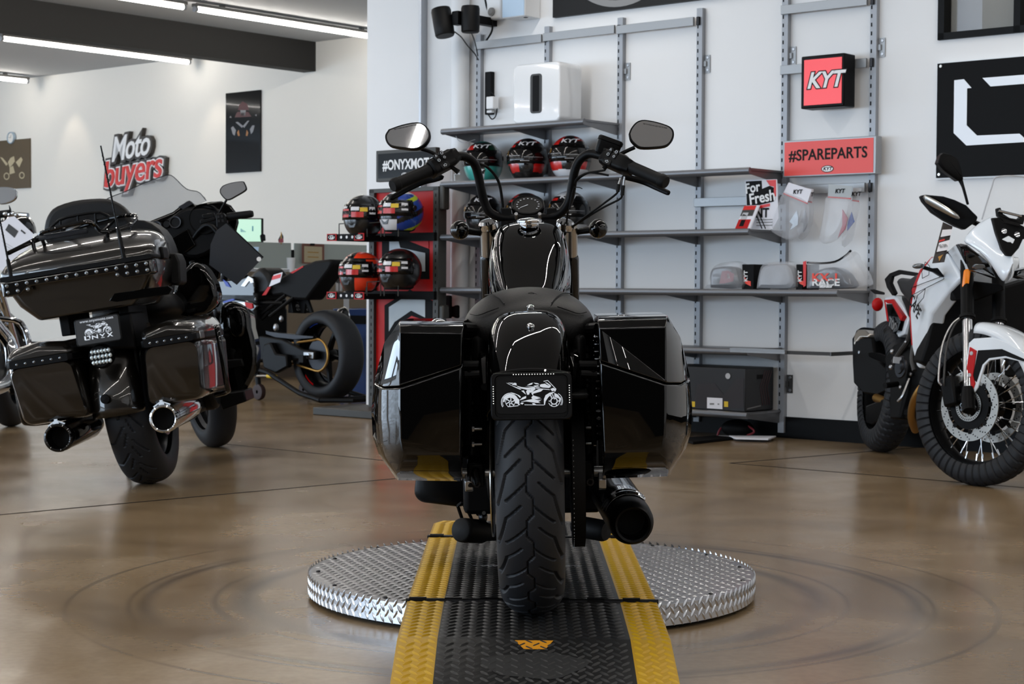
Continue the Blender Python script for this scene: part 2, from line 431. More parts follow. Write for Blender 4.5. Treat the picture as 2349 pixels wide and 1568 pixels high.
g = G(); g.prism([(-.1, -.003), (.1, -.003), (.1, .003), (-.1, .003)], 0, .001)
# worn patch and orange chevron painted on the lower flap
def onflap(x, y): return V((x, y, .004+(y-3.45)*(.066/.305)+.0012))
g = G(); g.add([onflap(.051+x, y) for x, y in ((-.042, 3.745), (.042, 3.745), (.024, 3.70), (-.022, 3.70))], [(0, 1, 2, 3)]); g.obj('arrow_mark', mat('mark_orange', (205, 138, 20), .6), rp)
g = G(); g.add([onflap(.051+.11*cos(a)*(1+.12*sin(3*a)), 3.62+.062*sin(a)*(1+.1*cos(5*a))) for a in [2*pi*i/24 for i in range(24)]], [tuple(range(24))]); g.obj('worn_patch', MT['ramp_plain'], rp)
# bright diamond plates in the middle of the centre panel
for s in (-1, 1):
    g = G(); x = .05+s*.085
    g.add([(x-.02, 4.62, .0862), (x+s*.07, 4.64, .0862), (x, 4.665, .0862), (x-s*.03, 4.65, .0862)], [(0, 1, 2, 3)]); g.obj('bare_metal_patch', MT['steel'], rp)
# ------------------------------------------------------------------ shared motorcycle pieces
def tire(parent, c, ax, Ro, W, rim, m='tire', name='tire', nt=96, ns=28, tread=None, nt2=None, flat=.85):
    """tyre of revolution about the line through c along ax, with cut grooves from tread(arc_mm, x_mm) -> 0..1"""
    z = V(ax).normalized(); e1 = z.orthogonal().normalized(); e2 = z.cross(e1); c = V(c)
    if abs(z.x) > .9: e1 = V((0, 0, 1)); e1 = (e1-z*e1.dot(z)).normalized(); e2 = z.cross(e1)
    hh = min(W*.5, (Ro-rim)*.62)
    s = np.linspace(-1, 1, ns+1); ph = np.radians(s*128)
    X = W/2*np.sign(np.sin(ph))*np.abs(np.sin(ph))**flat
    Q = Ro-hh+hh*np.sign(np.cos(ph))*np.abs(np.cos(ph))**flat
    Q = np.maximum(Q, rim)
    th = np.linspace(0, 2*np.pi, nt, endpoint=False)
    TT, XX = np.meshgrid(th, X, indexing='ij'); QQ = np.repeat(Q[None, :], nt, 0)
    if tread:
        msk = tread(TT*Ro*1000, XX*1000, QQ)
        nx = np.sin(ph); ny = np.cos(ph)
        QQ = QQ-.0055*msk*ny[None, :]; XX = XX-.0055*msk*nx[None, :]
    E1, E2, Z = np.array(e1), np.array(e2), np.array(z)
    P = np.array(c)+XX[..., None]*Z+QQ[..., None]*(np.cos(TT)[..., None]*E1+np.sin(TT)[..., None]*E2)
    n1 = ns+1
    i = np.arange(nt)[:, None]; j = np.arange(ns)[None, :]; i2 = (i+1) % nt
    Fc = np.stack([i*n1+j, i2*n1+j, i2*n1+j+1, i*n1+j+1], -1).reshape(-1, 4)
    me = bpy.data.meshes.new(name); me.from_pydata(P.reshape(-1, 3).tolist(), [], Fc.tolist())
    me.materials.append(MT[m]); me.polygons.foreach_set('use_smooth', [True]*len(me.polygons))
    if tread: me.set_sharp_from_angle(angle=R(28))
    me.update(); o = bpy.data.objects.new(name, me); COL.objects.link(o); o.parent = parent
    return o
def segmask(T_, X_, segs, per, hw):
    t = np.mod(T_, per); out = np.full(T_.shape, 1e9)
    for (x0, t0), (x1, t1) in segs:
        for k in (-2, -1, 0, 1):
            a, b = t0+k*per, t1+k*per
            if max(a, b) < -12 or min(a, b) > per+12: continue
            dx, dt = x1-x0, b-a; q = np.clip(((X_-x0)*dx+(t-a)*dt)/(dx*dx+dt*dt), 0, 1)
            out = np.minimum(out, np.hypot(X_-x0-q*dx, t-a-q*dt))
    return np.clip((hw+1.0-out)/2.4, 0, 1)
def cruiser_tread(T_, X_, Q):
    S = [((7, 30), (7, 65)), ((7, 65), (-7, 80)), ((-7, 80), (-7, 115)), ((-7, 115), (7, 130))]
    A = [((-7, 95), (-52, 137)), ((-20, 46), (-52, 77)), ((-52, 77), (-60, 112)), ((-60, 112), (-69, 150))]
    S += A+[((-x0, t0-50), (-x1, t1-50)) for (x0, t0), (x1, t1) in A]
    return segmask(T_, X_, S, 99.9, 2.3)
def wheel(parent, c, ax, rim, W, m='satin_black', spokes=10, name='wheel', kind='cast', hub=.05, lip=None):
    """rim, hub and spokes of one wheel as one mesh"""
    z = V(ax).normalized(); e1 = z.orthogonal().normalized(); e2 = z.cross(e1); c = V(c); g = G()
    w = W*.36
    g.lathe([(rim+.004, -w), (rim-.006, -w), (rim-.022, -w*.6), (rim-.026, 0), (rim-.022, w*.6), (rim-.006, w), (rim+.004, w), (rim-.004, w*.5), (rim-.008, -w*.5), (rim+.004, -w)], c, z, 48)
    g.lathe([(0, -w), (hub*.7, -w), (hub, -w*.5), (hub, w*.5), (hub*.7, w), (0, w)], c, z, 24)
    if kind == 'cast':
        for k in range(spokes):
            a = 2*pi*k/spokes; d = e1*cos(a)+e2*sin(a); q = z.cross(d)
            r0, r1 = hub*.8, rim-.02
            g.loft([[c+d*r0+q*.014*i+z*.02*j for i, j in ((-1, -1), (1, -1), (1, 1), (-1, 1))], [c+d*r1+q*.009*i+z*.014*j for i, j in ((-1, -1), (1, -1), (1, 1), (-1, 1))]])
    o = g.obj(name, MT[m], parent)
    return o
def logo(g, M, w):
    """racing motorcycle drawn in strokes, width w, in the xy plane of M (x right, y up)"""
    k = w/1410.
    def pt(p): return M @ V(((p[0]-1185)*k, (755-p[1])*k, 0))
    def poly(*p):
        g.add([pt(q) for q in p], [tuple(range(len(p)))])
    def arc(cx, cy, r0, r1, a0, a1, n=16):
        P = []
        for i in range(n+1):
            a = R(a0+(a1-a0)*i/n); P.append(((cx+r0*cos(a), cy-r0*sin(a)), (cx+r1*cos(a), cy-r1*sin(a))))
        for (p, q), (r, s_) in zip(P, P[1:]): poly(p, q, s_, r)
    def ln(x0, y0, x1, y1, t):
        d = V((x1-x0, y1-y0)).normalized(); nx, ny = -d.y*t/2, d.x*t/2
        poly((x0+nx, y0+ny), (x1+nx, y1+ny), (x1-nx, y1-ny), (x0-nx, y0-ny))
    arc(700, 935, 196, 212, 60, 212); arc(700, 935, 172, 182, 150, 210); arc(700, 935, 128, 165, 150, 178)
    arc(700, 935, 112, 190, 22, 150, 20); arc(700, 935, 112, 205, -14, 22, 6); arc(700, 935, 100, 112, 0, 360, 30)
    for a in range(0, 360, 60): ln(700+28*cos(R(a)), 935-28*sin(R(a)), 700+104*cos(R(a+22)), 935-104*sin(R(a+22)), 22)
    arc(700, 935, 18, 32, 0, 360, 12)
    poly((705, 708), (800, 735), (900, 780), (940, 815), (925, 845), (860, 780), (760, 735))
    poly((610, 495), (660, 510), (740, 560), (830, 590), (960, 640), (925, 655), (830, 612), (700, 545)); poly((650, 492), (790, 500), (730, 520))
    poly((740, 545), (760, 520), (810, 495), (845, 510), (850, 560), (800, 550))
    poly((850, 565), (960, 598), (1090, 612), (1250, 612), (1285, 640), (1180, 730), (1135, 722), (1170, 650), (1080, 660), (960, 630), (870, 590))
    poly((1085, 665), (1160, 655), (1130, 770), (1085, 775), (1060, 700)); poly((950, 680), (1010, 672), (1060, 770), (1020, 740))
    poly((1080, 560), (1150, 518), (1220, 498), (1200, 540), (1130, 560)); poly((1230, 500), (1330, 515), (1370, 545), (1280, 535)); poly((1230, 570), (1340, 560), (1350, 580), (1260, 590)); poly((1040, 580), (1390, 600), (1360, 615), (1200, 608))
    poly((1370, 560), (1400, 540), (1490, 528), (1540, 560), (1600, 580), (1630, 600), (1580, 628), (1440, 615), (1390, 600)); poly((1490, 492), (1545, 510), (1630, 570), (1615, 590), (1530, 530))
    ln(1460, 474, 1562, 456, 16); ln(1556, 456, 1745, 660, 14); ln(1290, 630, 1600, 668, 14)
    poly((1205, 708), (1350, 650), (1450, 660), (1395, 705), (1225, 750), (1215, 795), (1180, 750)); poly((1610, 650), (1680, 625), (1745, 662), (1725, 712), (1690, 690), (1650, 705))
    poly((1462, 1012), (1462, 880), (1500, 790), (1590, 735), (1720, 712), (1640, 770), (1560, 840), (1500, 930), (1482, 1010)); poly((1700, 740), (1780, 780), (1850, 880), (1830, 960), (1800, 870), (1700, 830))
    arc(1690, 925, 186, 200, -30, 60); arc(1690, 925, 165, 173, -35, 30); arc(1690, 925, 120, 134, 200, 400, 20); arc(1690, 925, 60, 84, 0, 360, 20); ln(1600, 760, 1650, 880, 26); ln(1655, 770, 1705, 890, 18)
    for a in range(0, 360, 60): arc(1690+105*cos(R(a)), 925-105*sin(R(a)), 0, 15, 0, 360, 8)
    poly((900, 900), (980, 830), (1060, 800), (1060, 850), (980, 880)); poly((930, 930), (1100, 890), (1230, 870), (1330, 900), (1400, 905), (1330, 940), (1390, 968), (1240, 955), (1060, 925)); poly((1180, 830), (1220, 790), (1390, 845), (1300, 850), (1420, 880), (1280, 875), (1190, 870))
    poly((870, 990), (900, 970), (925, 1000), (880, 1008)); poly((920, 965), (960, 945), (1010, 955), (970, 995)); ln(1020, 1000, 1460, 1012, 12); poly((1190, 970), (1240, 965), (1285, 1000), (1220, 1003)); ln(640, 1040, 880, 1018, 16)
def shell_from(rings, name, m, parent, **k): return G().loft(rings).obj(name, m, parent, **k)
# ------------------------------------------------------------------ the middle motorcycle
MB = T(.052, 4.01, .081) @ rot('Z', -1) @ rot('Y', -1.3)
def P(px, py, y): return pix(MB, px, py, 1, y)
hb = thing('cruiser_motorcycle', 'black cruiser with hard saddlebags parked on the ramp, seen from behind', 'motorcycle', MB)
RW = .323
tire(hb, (0, 0, RW), (1, 0, 0), RW, .150, .205, 'tire', 'rear_tire', nt=1200, ns=140, tread=cruiser_tread)
wheel(hb, (0, 0, RW), (1, 0, 0), .21, .12, name='rear_wheel')
tire(hb, (0, 1.515, .315), (1, 0, 0), .315, .11, .22, 'tire', 'front_tire', nt=72)
wheel(hb, (0, 1.515, .315), (1, 0, 0), .225, .09, name='front_wheel')
# rear fender
rings = []
for i in range(33):
    a = R(-32+i*93/32); rr = .374
    cy, cz = -rr*sin(a), RW+rr*cos(a); e = V((0, -sin(a), cos(a)))
    w = .089*min(1, .8+.2*min(1, i/6)); dep = .085
    out = []
    for j in range(21):
        t = R(-90+j*9); x = w*np.sign(sin(t))*abs(sin(t))**.62; d = -dep*(1-abs(cos(t))**.62)
        out.append(V((x, cy, cz))+e*d)
    rings.append(out)
G().loft(rings, cap=False, closed=False).obj('rear_fender', MT['gloss_black'], hb, solid=.004)
def bolt(px, py, y, r, parent, m='chrome', d=(0, -1, .35)):
    c = P(px, py, y); d = V(d).normalized()
    return G().lathe([(0, .006), (r*.6, .0055), (r*.95, .003), (r, 0), (r, -.004)], c, d, 16).obj('bolt', MT[m], parent)
fb = P(1217, 748, -.10)
bolt(1217, 748, -.164, .0085, hb, d=(0, -.55, 1)); bolt(1217, 705, .016, .009, hb, d=(0, -.5, 1))
G().box(P(1217, 713, .02), (.036, .012, .003)).obj('seat_bracket', MT['satin_black'], hb)
# fender struts
g = G()
for s in (-1, 1):
    g.tube([(s*.098, .25, .60), (s*.1, .08, .60), (s*.1, -.05, .575), (s*.097, -.13, .53)], [.012, .017, .017, .010], 10, 4)
g.obj('fender_strut', MT['gloss_black'], hb)
# seat: main pad with a welt line and side skirts
def seat(parent, rows, name='seat', m='leather', ex=2.2):
    rings = []
    for y, hw, zt, zb in rows:
        ring = []
        for j in range(24):
            t = R(j*15-90); cx, sx = cos(t), sin(t)
            x = hw*np.sign(cx)*abs(cx)**(2/ex); z0 = zb+(zt-zb)*.32
            z = z0+(zt-z0)*abs(sx)**(2/2.0) if sx > 0 else z0-(z0-zb)*abs(sx)**(2/3)
            ring.append(V((x, y, z)))
        rings.append(ring)
    return G().loft(rings).obj(name, MT[m], parent, sub=1)
SR = [(.022, .03, .682, .64), (.026, .090, .696, .618), (.045, .132, .712, .604), (.085, .154, .731, .598), (.14, .162, .746, .598), (.21, .160, .754, .606), (.30, .138, .748, .635), (.40, .10, .742, .645), (.50, .065, .74, .66), (.54, .04, .735, .68)]
st = seat(hb, SR)
g = G()
for sx in (-1, 1):
    for (px0, py0), (px1, py1) in (((1217+sx*93, 672), (1217+sx*62, 716)), ((1217+sx*100, 716), (1217+sx*62, 717))):
        pass
# stitched seam lines riding on the pad
def seat_pt(x, y):
    for (y0, h0, t0, b0), (y1, h1, t1, b1) in zip(SR, SR[1:]):
        if y0 <= y <= y1:
            f = (y-y0)/(y1-y0); hw, zt, zb = h0+(h1-h0)*f, t0+(t1-t0)*f, b0+(b1-b0)*f
            c = min(.999, (abs(x)/hw))**1.1; s_ = sqrt(1-c*c); z0 = zb+(zt-zb)*.32
            return V((x, y, z0+(zt-z0)*s_))
    return V((x, y, .73))
for sx in (-1, 1):
    g.tube([seat_pt(sx*(.105-.05*(1-k/8)**1.0), .055+.15*k/8)+V((0, -.002, .001)) for k in range(9)], .0014, 6)
    g.tube([seat_pt(sx*x, y)+V((sx*.002, -.003, 0)) for x, y in ((.066, .045), (.09, .047), (.115, .06), (.135, .095))], .0012, 6, 4)
g.obj('seam', MT['satin_black'], st)
g = G(); ce = P(1219, 677, .105)+V((0, -.004, .002)); u1 = V((1, 0, 0)); u2 = V((0, .9, .42)).normalized()
def em(pts, t): g.tube([ce+u1*x+u2*y for x, y in pts]+[ce+u1*pts[0][0]+u2*pts[0][1]], t, 6)
em([(-.014, 0), (-.009, .004), (.009, .004), (.014, 0), (.009, -.004), (-.009, -.004)], .0006)
em([(-.008, .007), (0, .012), (.008, .007), (.008, -.005), (0, -.012), (-.008, -.005)], .0006)
g.obj('emblem', MT['dark_metal'], st)
# fuel tank
TR = [(.40, .040, .735, .70), (.43, .058, .752, .69), (.50, .077, .795, .68), (.58, .093, .848, .672), (.66, .102, .895, .67), (.73, .105, .922, .67), (.79, .10, .932, .675), (.84, .085, .93, .685), (.875, .06, .915, .70), (.885, .03, .90, .72)]
rings = []
for y, hw, zt, zb in TR:
    zm = zb+(zt-zb)*.45
    prof = [(.70, zb), (.93, zb+.012), (1.0, zm-.02), (1.0, zm+.02), (.93, zm+(zt-zm)*.62), (.80, zm+(zt-zm)*.86), (.62, zm+(zt-zm)*.965), (.3, zt), (0, zt+.002)]
    hw *= 1.08; ring = [V((f*hw, y, z)) for f, z in prof]+[V((-f*hw, y, z)) for f, z in reversed(prof[:-1])]
    rings.append(ring)
tank = G().loft(rings).obj('fuel_tank', MT['gloss_black'], hb, sub=2)
cpt = P(1214, 512, .70)
G().lathe([(.024, -.012), (.027, -.004), (.027, .001), (.034, .003), (.0345, .008), (.031, .011), (.02, .014), (0, .016)], cpt, (0, -.06, 1), 40).obj('filler_cap', MT['chrome'], tank)
# handlebar
def bar(ptsl): return [P(*q) for q in ptsl]
RB = [(1213, 497, .93), (1240, 498, .93), (1262, 497, .93), (1282, 491, .925), (1299, 473, .92), (1308, 450, .915), (1313, 420, .905), (1319, 390, .895), (1330, 367, .885), (1350, 353, .87), (1372, 355, .85), (1398, 364, .83), (1440, 380, .79), (1520, 415, .725)]
LB_ = [(1213, 497, .93), (1190, 499, .93), (1166, 500, .93), (1143, 497, .925), (1122, 485, .92), (1111, 463, .915), (1104, 436, .905), (1097, 402, .895), (1089, 377, .885), (1075, 363, .87), (1058, 358, .85), (1034, 363, .83), (985, 390, .79), (908, 423, .725)]
hbar = G().tube(bar(LB_)[::-1]+bar(RB)[1:], .0127, 14, 4).obj('handlebar', MT['satin_black'], hb)
for B, nm in ((RB, 1), (LB_, -1)):
    a, b = P(*B[-2]), P(*B[-1]); d = (b-a).normalized()
    e0 = a+(b-a)*.0; 
    G().lathe([(0, 0), (.017, 0), (.0185, .004), (.018, .01), (.0172, .02), (.0172, (b-a).length*.93), (.0195, (b-a).length*.95), (.0195, (b-a).length+.006), (.016, (b-a).length+.012), (0, (b-a).length+.012)], a, d, 24).obj('grip', MT['rubber'], hb)
# switch housings
def housing(A, s):
    a, b = P(*A[0]), P(*A[1]); d = (b-a).normalized(); L = (b-a).length
    back = (V((0, -1, .12))-d*V((0, -1, .12)).dot(d)).normalized(); up = d.cross(back)*(-s)
    if up.z < 0: up = -up
    M = MX((d*s, up, -back)).transposed().to_4x4(); M.translation = (a+b)/2     # x outwards(right), y up, z away from viewer
    g = G(M); prof = rrect(.047, .052, .012, 4)
    g.loft([[V((x0, y*k-.002, z*k)) for y, z in prof] for x0, k in ((-L/2, .8), (-L/2+.006, 1), (L/2-.012, 1.04), (L/2-.002, .9), (L/2+.012, .78), (L/2+.013, .66))])
    h = g.obj('switch_housing', MT['satin_black'], hb)
    for (x, y, w, hh, tx) in ((-.016, .010, .013, .028, 'o'), (.004, .010, .013, .028, 'v'), (-.008, -.017, .026, .016, '>')):
        xx = x*s*-1 if s < 0 else x
        g = G(M); g.loft([[V((px_, py_, z)) for px_, py_ in rrect(w*q, hh*q, .004*q, 3, xx, y)] for z, q in ((-.024, 1), (-.028, 1), (-.0295, .86))])
        bt = g.obj('switch_button', MT['black_plastic'], h)
        g = G(M)
        if tx != '>':
            for yy, nn in ((y+.007, 3 if tx == 'o' else 12), (y-.007, 12 if tx == 'o' else 4)):
                c = [V((xx+.0036*cos(2*pi*i/nn+pi/2), yy+.0036*sin(2*pi*i/nn+pi/2), -.0297)) for i in range(nn)]
                g.tube(c+[c[0]], .0005, 5)
        else:
            c = [V((xx+q*s*-1*(-1), y+w_, -.0297)) for q, w_ in ((-.005, .002), (.0, .002), (.0, .0042), (.005, 0), (0, -.0042), (0, -.002), (-.005, -.002))]
            if s < 0: c = [V((2*xx-v.x, v.y, v.z)) for v in c]
            g.tube(c+[c[0]], .0005, 5)
        g.obj('switch_icon', MT['decal_white'], h)
    g = G(M)
    if s < 0: g.tube([(.02, -.022, 0), (.024, -.035, -.002), (.027, -.047, -.004)], [.006, .006, .0075], 10)
    else: g.tube([(-.02, -.024, 0), (-.024, -.034, 0)], [.005, .007], 10)
    g.cyl((-s*L*.42, .012, -.02), (-s*L*.42, .012, -.027), .004, n=10); g.cyl((-s*L*.42, -.014, -.02), (-s*L*.42, -.014, -.027), .004, n=10)
    g.obj('switch_stub', MT['satin_black'], h)
    return h
housing(((1386, 358, .838), (1442, 381, .792)), 1)
housing(((1038, 359, .835), (984, 389, .792)), -1)
# levers
def lever(pts, name):
    Q = [P(*q) for q in pts]; rings = []
    for i, c in enumerate(Q):
        d = (Q[min(i+1, len(Q)-1)]-Q[max(i-1, 0)]).normalized(); n_ = V((0, 1, 0)); v = d.cross(n_).normalized(); n_ = v.cross(d)
        h, w = (.009, .005) if i < len(Q)-2 else (.008, .006)
        rings.append([c+v*h*sin(R(t))+n_*w*cos(R(t)) for t in range(0, 360, 30)])
    return G().loft(rings).obj(name, MT['satin_black'], hb, sub=1)
lever([(1020, 404, .86), (995, 412, .87), (972, 415, .87), (940, 430, .86), (905, 450, .83), (893, 457, .82)], 'clutch_lever')
lever([(1425, 404, .86), (1450, 409, .87), (1478, 416, .87), (1502, 428, .86), (1528, 440, .83), (1537, 444, .82)], 'brake_lever')
# brake reservoir
rv = G(); c = P(1396, 336, .845); M_ = T(*c) @ rot('Y', 21)
rv.X = M_; rv.loft([[V((x*k, y*k, z)) for x, y in rrect(.068, .045, .01, 4)] for z, k in ((-.026, .85), (-.02, .95), (.010, 1), (.011, 1.06), (.019, 1.06), (.023, .95))])
rv.obj('brake_reservoir', MT['satin_black'], hb, bev=.0015)
# mirrors
def mirror(parent, poly, y0, MPf, stem, tilt, yaw=0, glass='mirror_glass', shell='satin_black', thick=.03, rstem=.0055, inset=.90, name='mirror', txt=True):
    Q = catmull([MPf(px, py, y0) for px, py in poly]+[MPf(*poly[0], y0)], 3)[:-1]
    c = sum(Q, V())/len(Q)
    Mr = T(*c) @ rot('Z', yaw) @ rot('X', tilt) @ T(*(-c))
    Q = [Mr @ q for q in Q]; nb = (Mr.to_3x3() @ V((0, -1, 0)))
    ring = lambda k, d: [c+(q-c)*k-nb*d for q in Q]
    m = G().loft([ring(inset, 0.001), ring(inset+.02, -.002), ring(.985, -.002), ring(1, .003), ring(.97, thick*.45), ring(.75, thick*.85), ring(.3, thick)]).obj(name, MT[shell], parent, ang=50)
    G().loft([ring(inset+.015, -.0012), ring(inset+.015, .002)]).obj('mirror_glass', MT[glass], m)
    if isinstance(txt, tuple):
        a, b = [Mr @ MPf(*t_, y0) for t_ in txt]; ux = (b-a).normalized(); ux = (ux-nb*ux.dot(nb)).normalized(); uy = nb.cross(ux)
        Mt = MX((ux, uy, nb)).transposed().to_4x4(); Mt.translation = (a+b)/2+nb*.0022
        G(Mt).text('OBJECTS IN MIRROR ARE CLOSER THAN THEY APPEAR', I3, .0042, .0001, sx=(b-a).length/.118).obj('mirror_lettering', MT['satin_black'], m)
    if stem: G().tube([MPf(*q) for q in stem], rstem, 10, 3).obj('mirror_stem', MT[shell], m)
    return m
zl = lambda p: [(860+x/5.058, 250+y/5.058) for x, y in p]
zr = lambda p: [(1200+x/5.058, 250+y/5.058) for x, y in p]
mirror(hb, zl([(135, 220), (300, 160), (470, 133), (565, 168), (632, 240), (652, 320), (625, 400), (560, 465), (470, 484), (340, 470), (190, 440), (128, 385), (102, 300)]), .80, P, [(965, 341, .825), (985, 347, .83), (1003, 356, .83)], -24, -12, txt=((896, 295), (957, 282)))
mirror(hb, zr([(1222, 290), (1250, 220), (1310, 145), (1385, 113), (1480, 120), (1600, 150), (1700, 190), (1748, 240), (1753, 310), (1720, 390), (1650, 445), (1500, 466), (1350, 466), (1280, 420), (1235, 360)]), .80, P, [(1456, 338, .825), (1440, 345, .83), (1424, 353, .83)], -19, 4, txt=((1472, 281), (1535, 294)))
# riser clamps, speedometer
g = G()
for s in (-1, 1):
    px = 1213+s*44
    g.loft([[P(px+s*a-12, py, .925-dy)+V((0, 0, 0)) for a, py, dy in ((0, 0, 0),)]*0 or [P(px-14+s*8, y_, .92), P(px+12+s*8, y_, .92), P(px+12+s*8, y_, .965), P(px-14+s*8, y_, .965)] for y_ in (520, 500, 488, 476)])
g.box(P(1213, 503, .935), (.125, .03, .03)); g.obj('riser_clamp', MT['satin_black'], hb, bev=.004)
for s in (-1, 1):
    c = P(1213+s*27-2, 490, .90); G().cyl(c, c+V((0, .02, -.012)), .0052, n=12).obj('clamp_bolt', MT['zinc'], hb)
sc_ = P(1211, 471, .955); nrm = V((0, -.62, .78)).normalized(); sx_ = V((1, 0, 0)); sy_ = V((0, .78, .62))
sp = G().lathe([(.02, -.05), (.043, -.035), (.047, -.01), (.0475, .004), (.045, .006), (.042, .003), (.041, .0015), (0, .0015)], sc_, nrm, 40).obj('speedometer', MT['satin_black'], hb)
g = G()
for i in range(13):
    a = R(215-i*250/12); r0 = .031; c = sc_+nrm*.0022+sx_*(r0*cos(a))+sy_*(r0*sin(a))
    g.add([c+sx_*x+sy_*y for x, y in ((-.0022, -.0009), (.0022, -.0009), (.0022, .0009), (-.0022, .0009))], [(0, 1, 2, 3)])
g.obj('dial_marks', MT['decal_white'], sp)
g = G(); a = R(212); d = sx_*cos(a)+sy_*sin(a); q = d.cross(nrm); c = sc_+nrm*.003
g.add([c-q*.0009, c+q*.0009, c+d*.027+q*.0005, c+d*.027-q*.0005], [(0, 1, 2, 3)]); g.obj('needle', MT['decal_white'], sp)
# turn signals
for s, cx, cy in ((-1, 1055, 528), (1, 1372, 525)):
    c = P(cx, cy, 1.0); b = V((0, -1, .1)).normalized()
    t = G().lathe([(0, .034), (.012, .032), (.021, .026), (.0265, .015), (.0275, .002), (.0265, -.012), (.021, -.028), (.012, -.042), (0, -.05)], c, b, 28).obj('turn_signal', MT['gloss_black'], hb, ang=60)
    G().tube([P(cx-s*14, cy+1, 1.0), P(cx-s*45, cy+6, 1.03), P(cx-s*72, cy+12, 1.06)], [.0105, .009, .013], 12, 3).obj('signal_stalk', MT['satin_black'], t)
# fork: chrome caps, tubes, sliders
for s, px in ((-1, 1117), (1, 1309)):
    t0 = P(px, 520, 1.02); ax_ = V((0, .5, -1)).normalized()
    f = G().cyl(t0, t0+ax_*.36, .0195, n=24).obj('fork_tube', MT['brushed'], hb)
    G().lathe([(.02, .09), (.0235, .10), (.0235, .30), (.021, .31)], t0, ax_, 20).obj('fork_shroud', MT['gloss_black'], f)
    G().cyl(t0+ax_*.32, V((t0.x, 1.50, .33)), .024, n=20).obj('fork_slider', MT['satin_black'], f)
    G().lathe([(.018, -.02), (.026, -.014), (.028, -.004), (.028, .004), (.022, .012), (.0, .016)], P(1120 if s < 0 else 1296, 514, 1.0), (s*.25, -.3, 1), 24).obj('fork_cap', MT['chrome'], f)
g = G(); g.box(P(1212, 535, 1.03), (.20, .05, .022)); g.box(P(1212, 590, 1.05), (.20, .06, .03)); g.obj('triple_clamp', MT['satin_black'], hb, bev=.006)
hl = G().lathe([(0, -.05), (.06, -.045), (.082, -.01), (.086, .05), (.083, .06), (0, .062)], P(1212, 585, 1.2), (0, 1, 0), 32).obj('headlamp', MT['satin_black'], hb)
# cables
for k, pts in enumerate(([(1092, 372, .90), (1120, 385, .93), (1143, 415, .96), (1152, 460, .98), (1154, 500, 1.0)], [(1320, 372, .9), (1313, 395, .9), (1308, 440, .92), (1302, 490, .95), (1297, 530, 1.0)],
        [(1388, 390, .85), (1370, 393, .86), (1345, 398, .88), (1322, 415, .895), (1314, 435, .90), (1306, 480, .91)], [(1396, 402, .85), (1375, 398, .86), (1350, 396, .87), (1325, 408, .885), (1315, 425, .9)],
        [(1418, 436, .83), (1412, 446, .84), (1380, 470, .88), (1345, 495, .94), (1300, 530, 1.0)], [(1427, 444, .83), (1422, 456, .84), (1385, 475, .88), (1350, 496, .94), (1310, 522, 1.0)])):
    G().tube([P(*q) for q in pts], .0042 if k in (0,) else .003, 8, 5).obj('cable', MT['rubber'], hb)
for a, b, c in (((1424, 408, .83), (1419, 422, .83), (1417, 440, .83)), ((1433, 405, .83), (1430, 425, .83), (1427, 448, .83))):
    G().tube([P(*a), P(*b)], .003, 8, 1).obj('cable_elbow', MT['steel'], hb); G().tube([P(*b), P(*c)], .0052, 8, 1).obj('cable_boot', MT['rubber'], hb)
G().tube([P(1312, 428, .90), P(1330, 430, .89), P(1336, 433, .89)], .0013, 6).obj('cable_tie', MT['rubber'], hb)
# saddlebags
BAGS = {-1: [[(1059, 764), (917, 762), (917, 800), (916, 880), (916, 960), (917, 1005), (921, 1030), (930, 1042), (1056, 1042)],
             [(1063, 747), (916, 746), (911, 795), (908, 880), (908, 960), (909, 1013), (912, 1043), (921, 1060), (1060, 1060)],
             [(1064, 738), (916, 738), (882, 785), (879, 880), (878, 960), (880, 1015), (889, 1052), (912, 1084), (1061, 1084)],
             [(1064, 735), (918, 735), (880, 790), (857, 880), (852, 945), (855, 1000), (868, 1040), (911, 1101), (1060, 1103)]],
        1: [[(1374, 752), (1528, 749), (1528, 790), (1528, 870), (1527, 950), (1526, 996), (1522, 1022), (1514, 1034), (1386, 1037)],
            [(1371, 735), (1530, 731), (1535, 782), (1537, 870), (1537, 950), (1536, 1004), (1532, 1034), (1523, 1051), (1384, 1055)],
            [(1370, 726), (1530, 722), (1560, 772), (1563, 870), (1564, 950), (1562, 1005), (1553, 1043), (1532, 1074), (1383, 1078)],
            [(1370, 723), (1528, 719), (1562, 778), (1582, 860), (1588, 935), (1585, 990), (1573, 1030), (1534, 1092), (1382, 1097)]]}
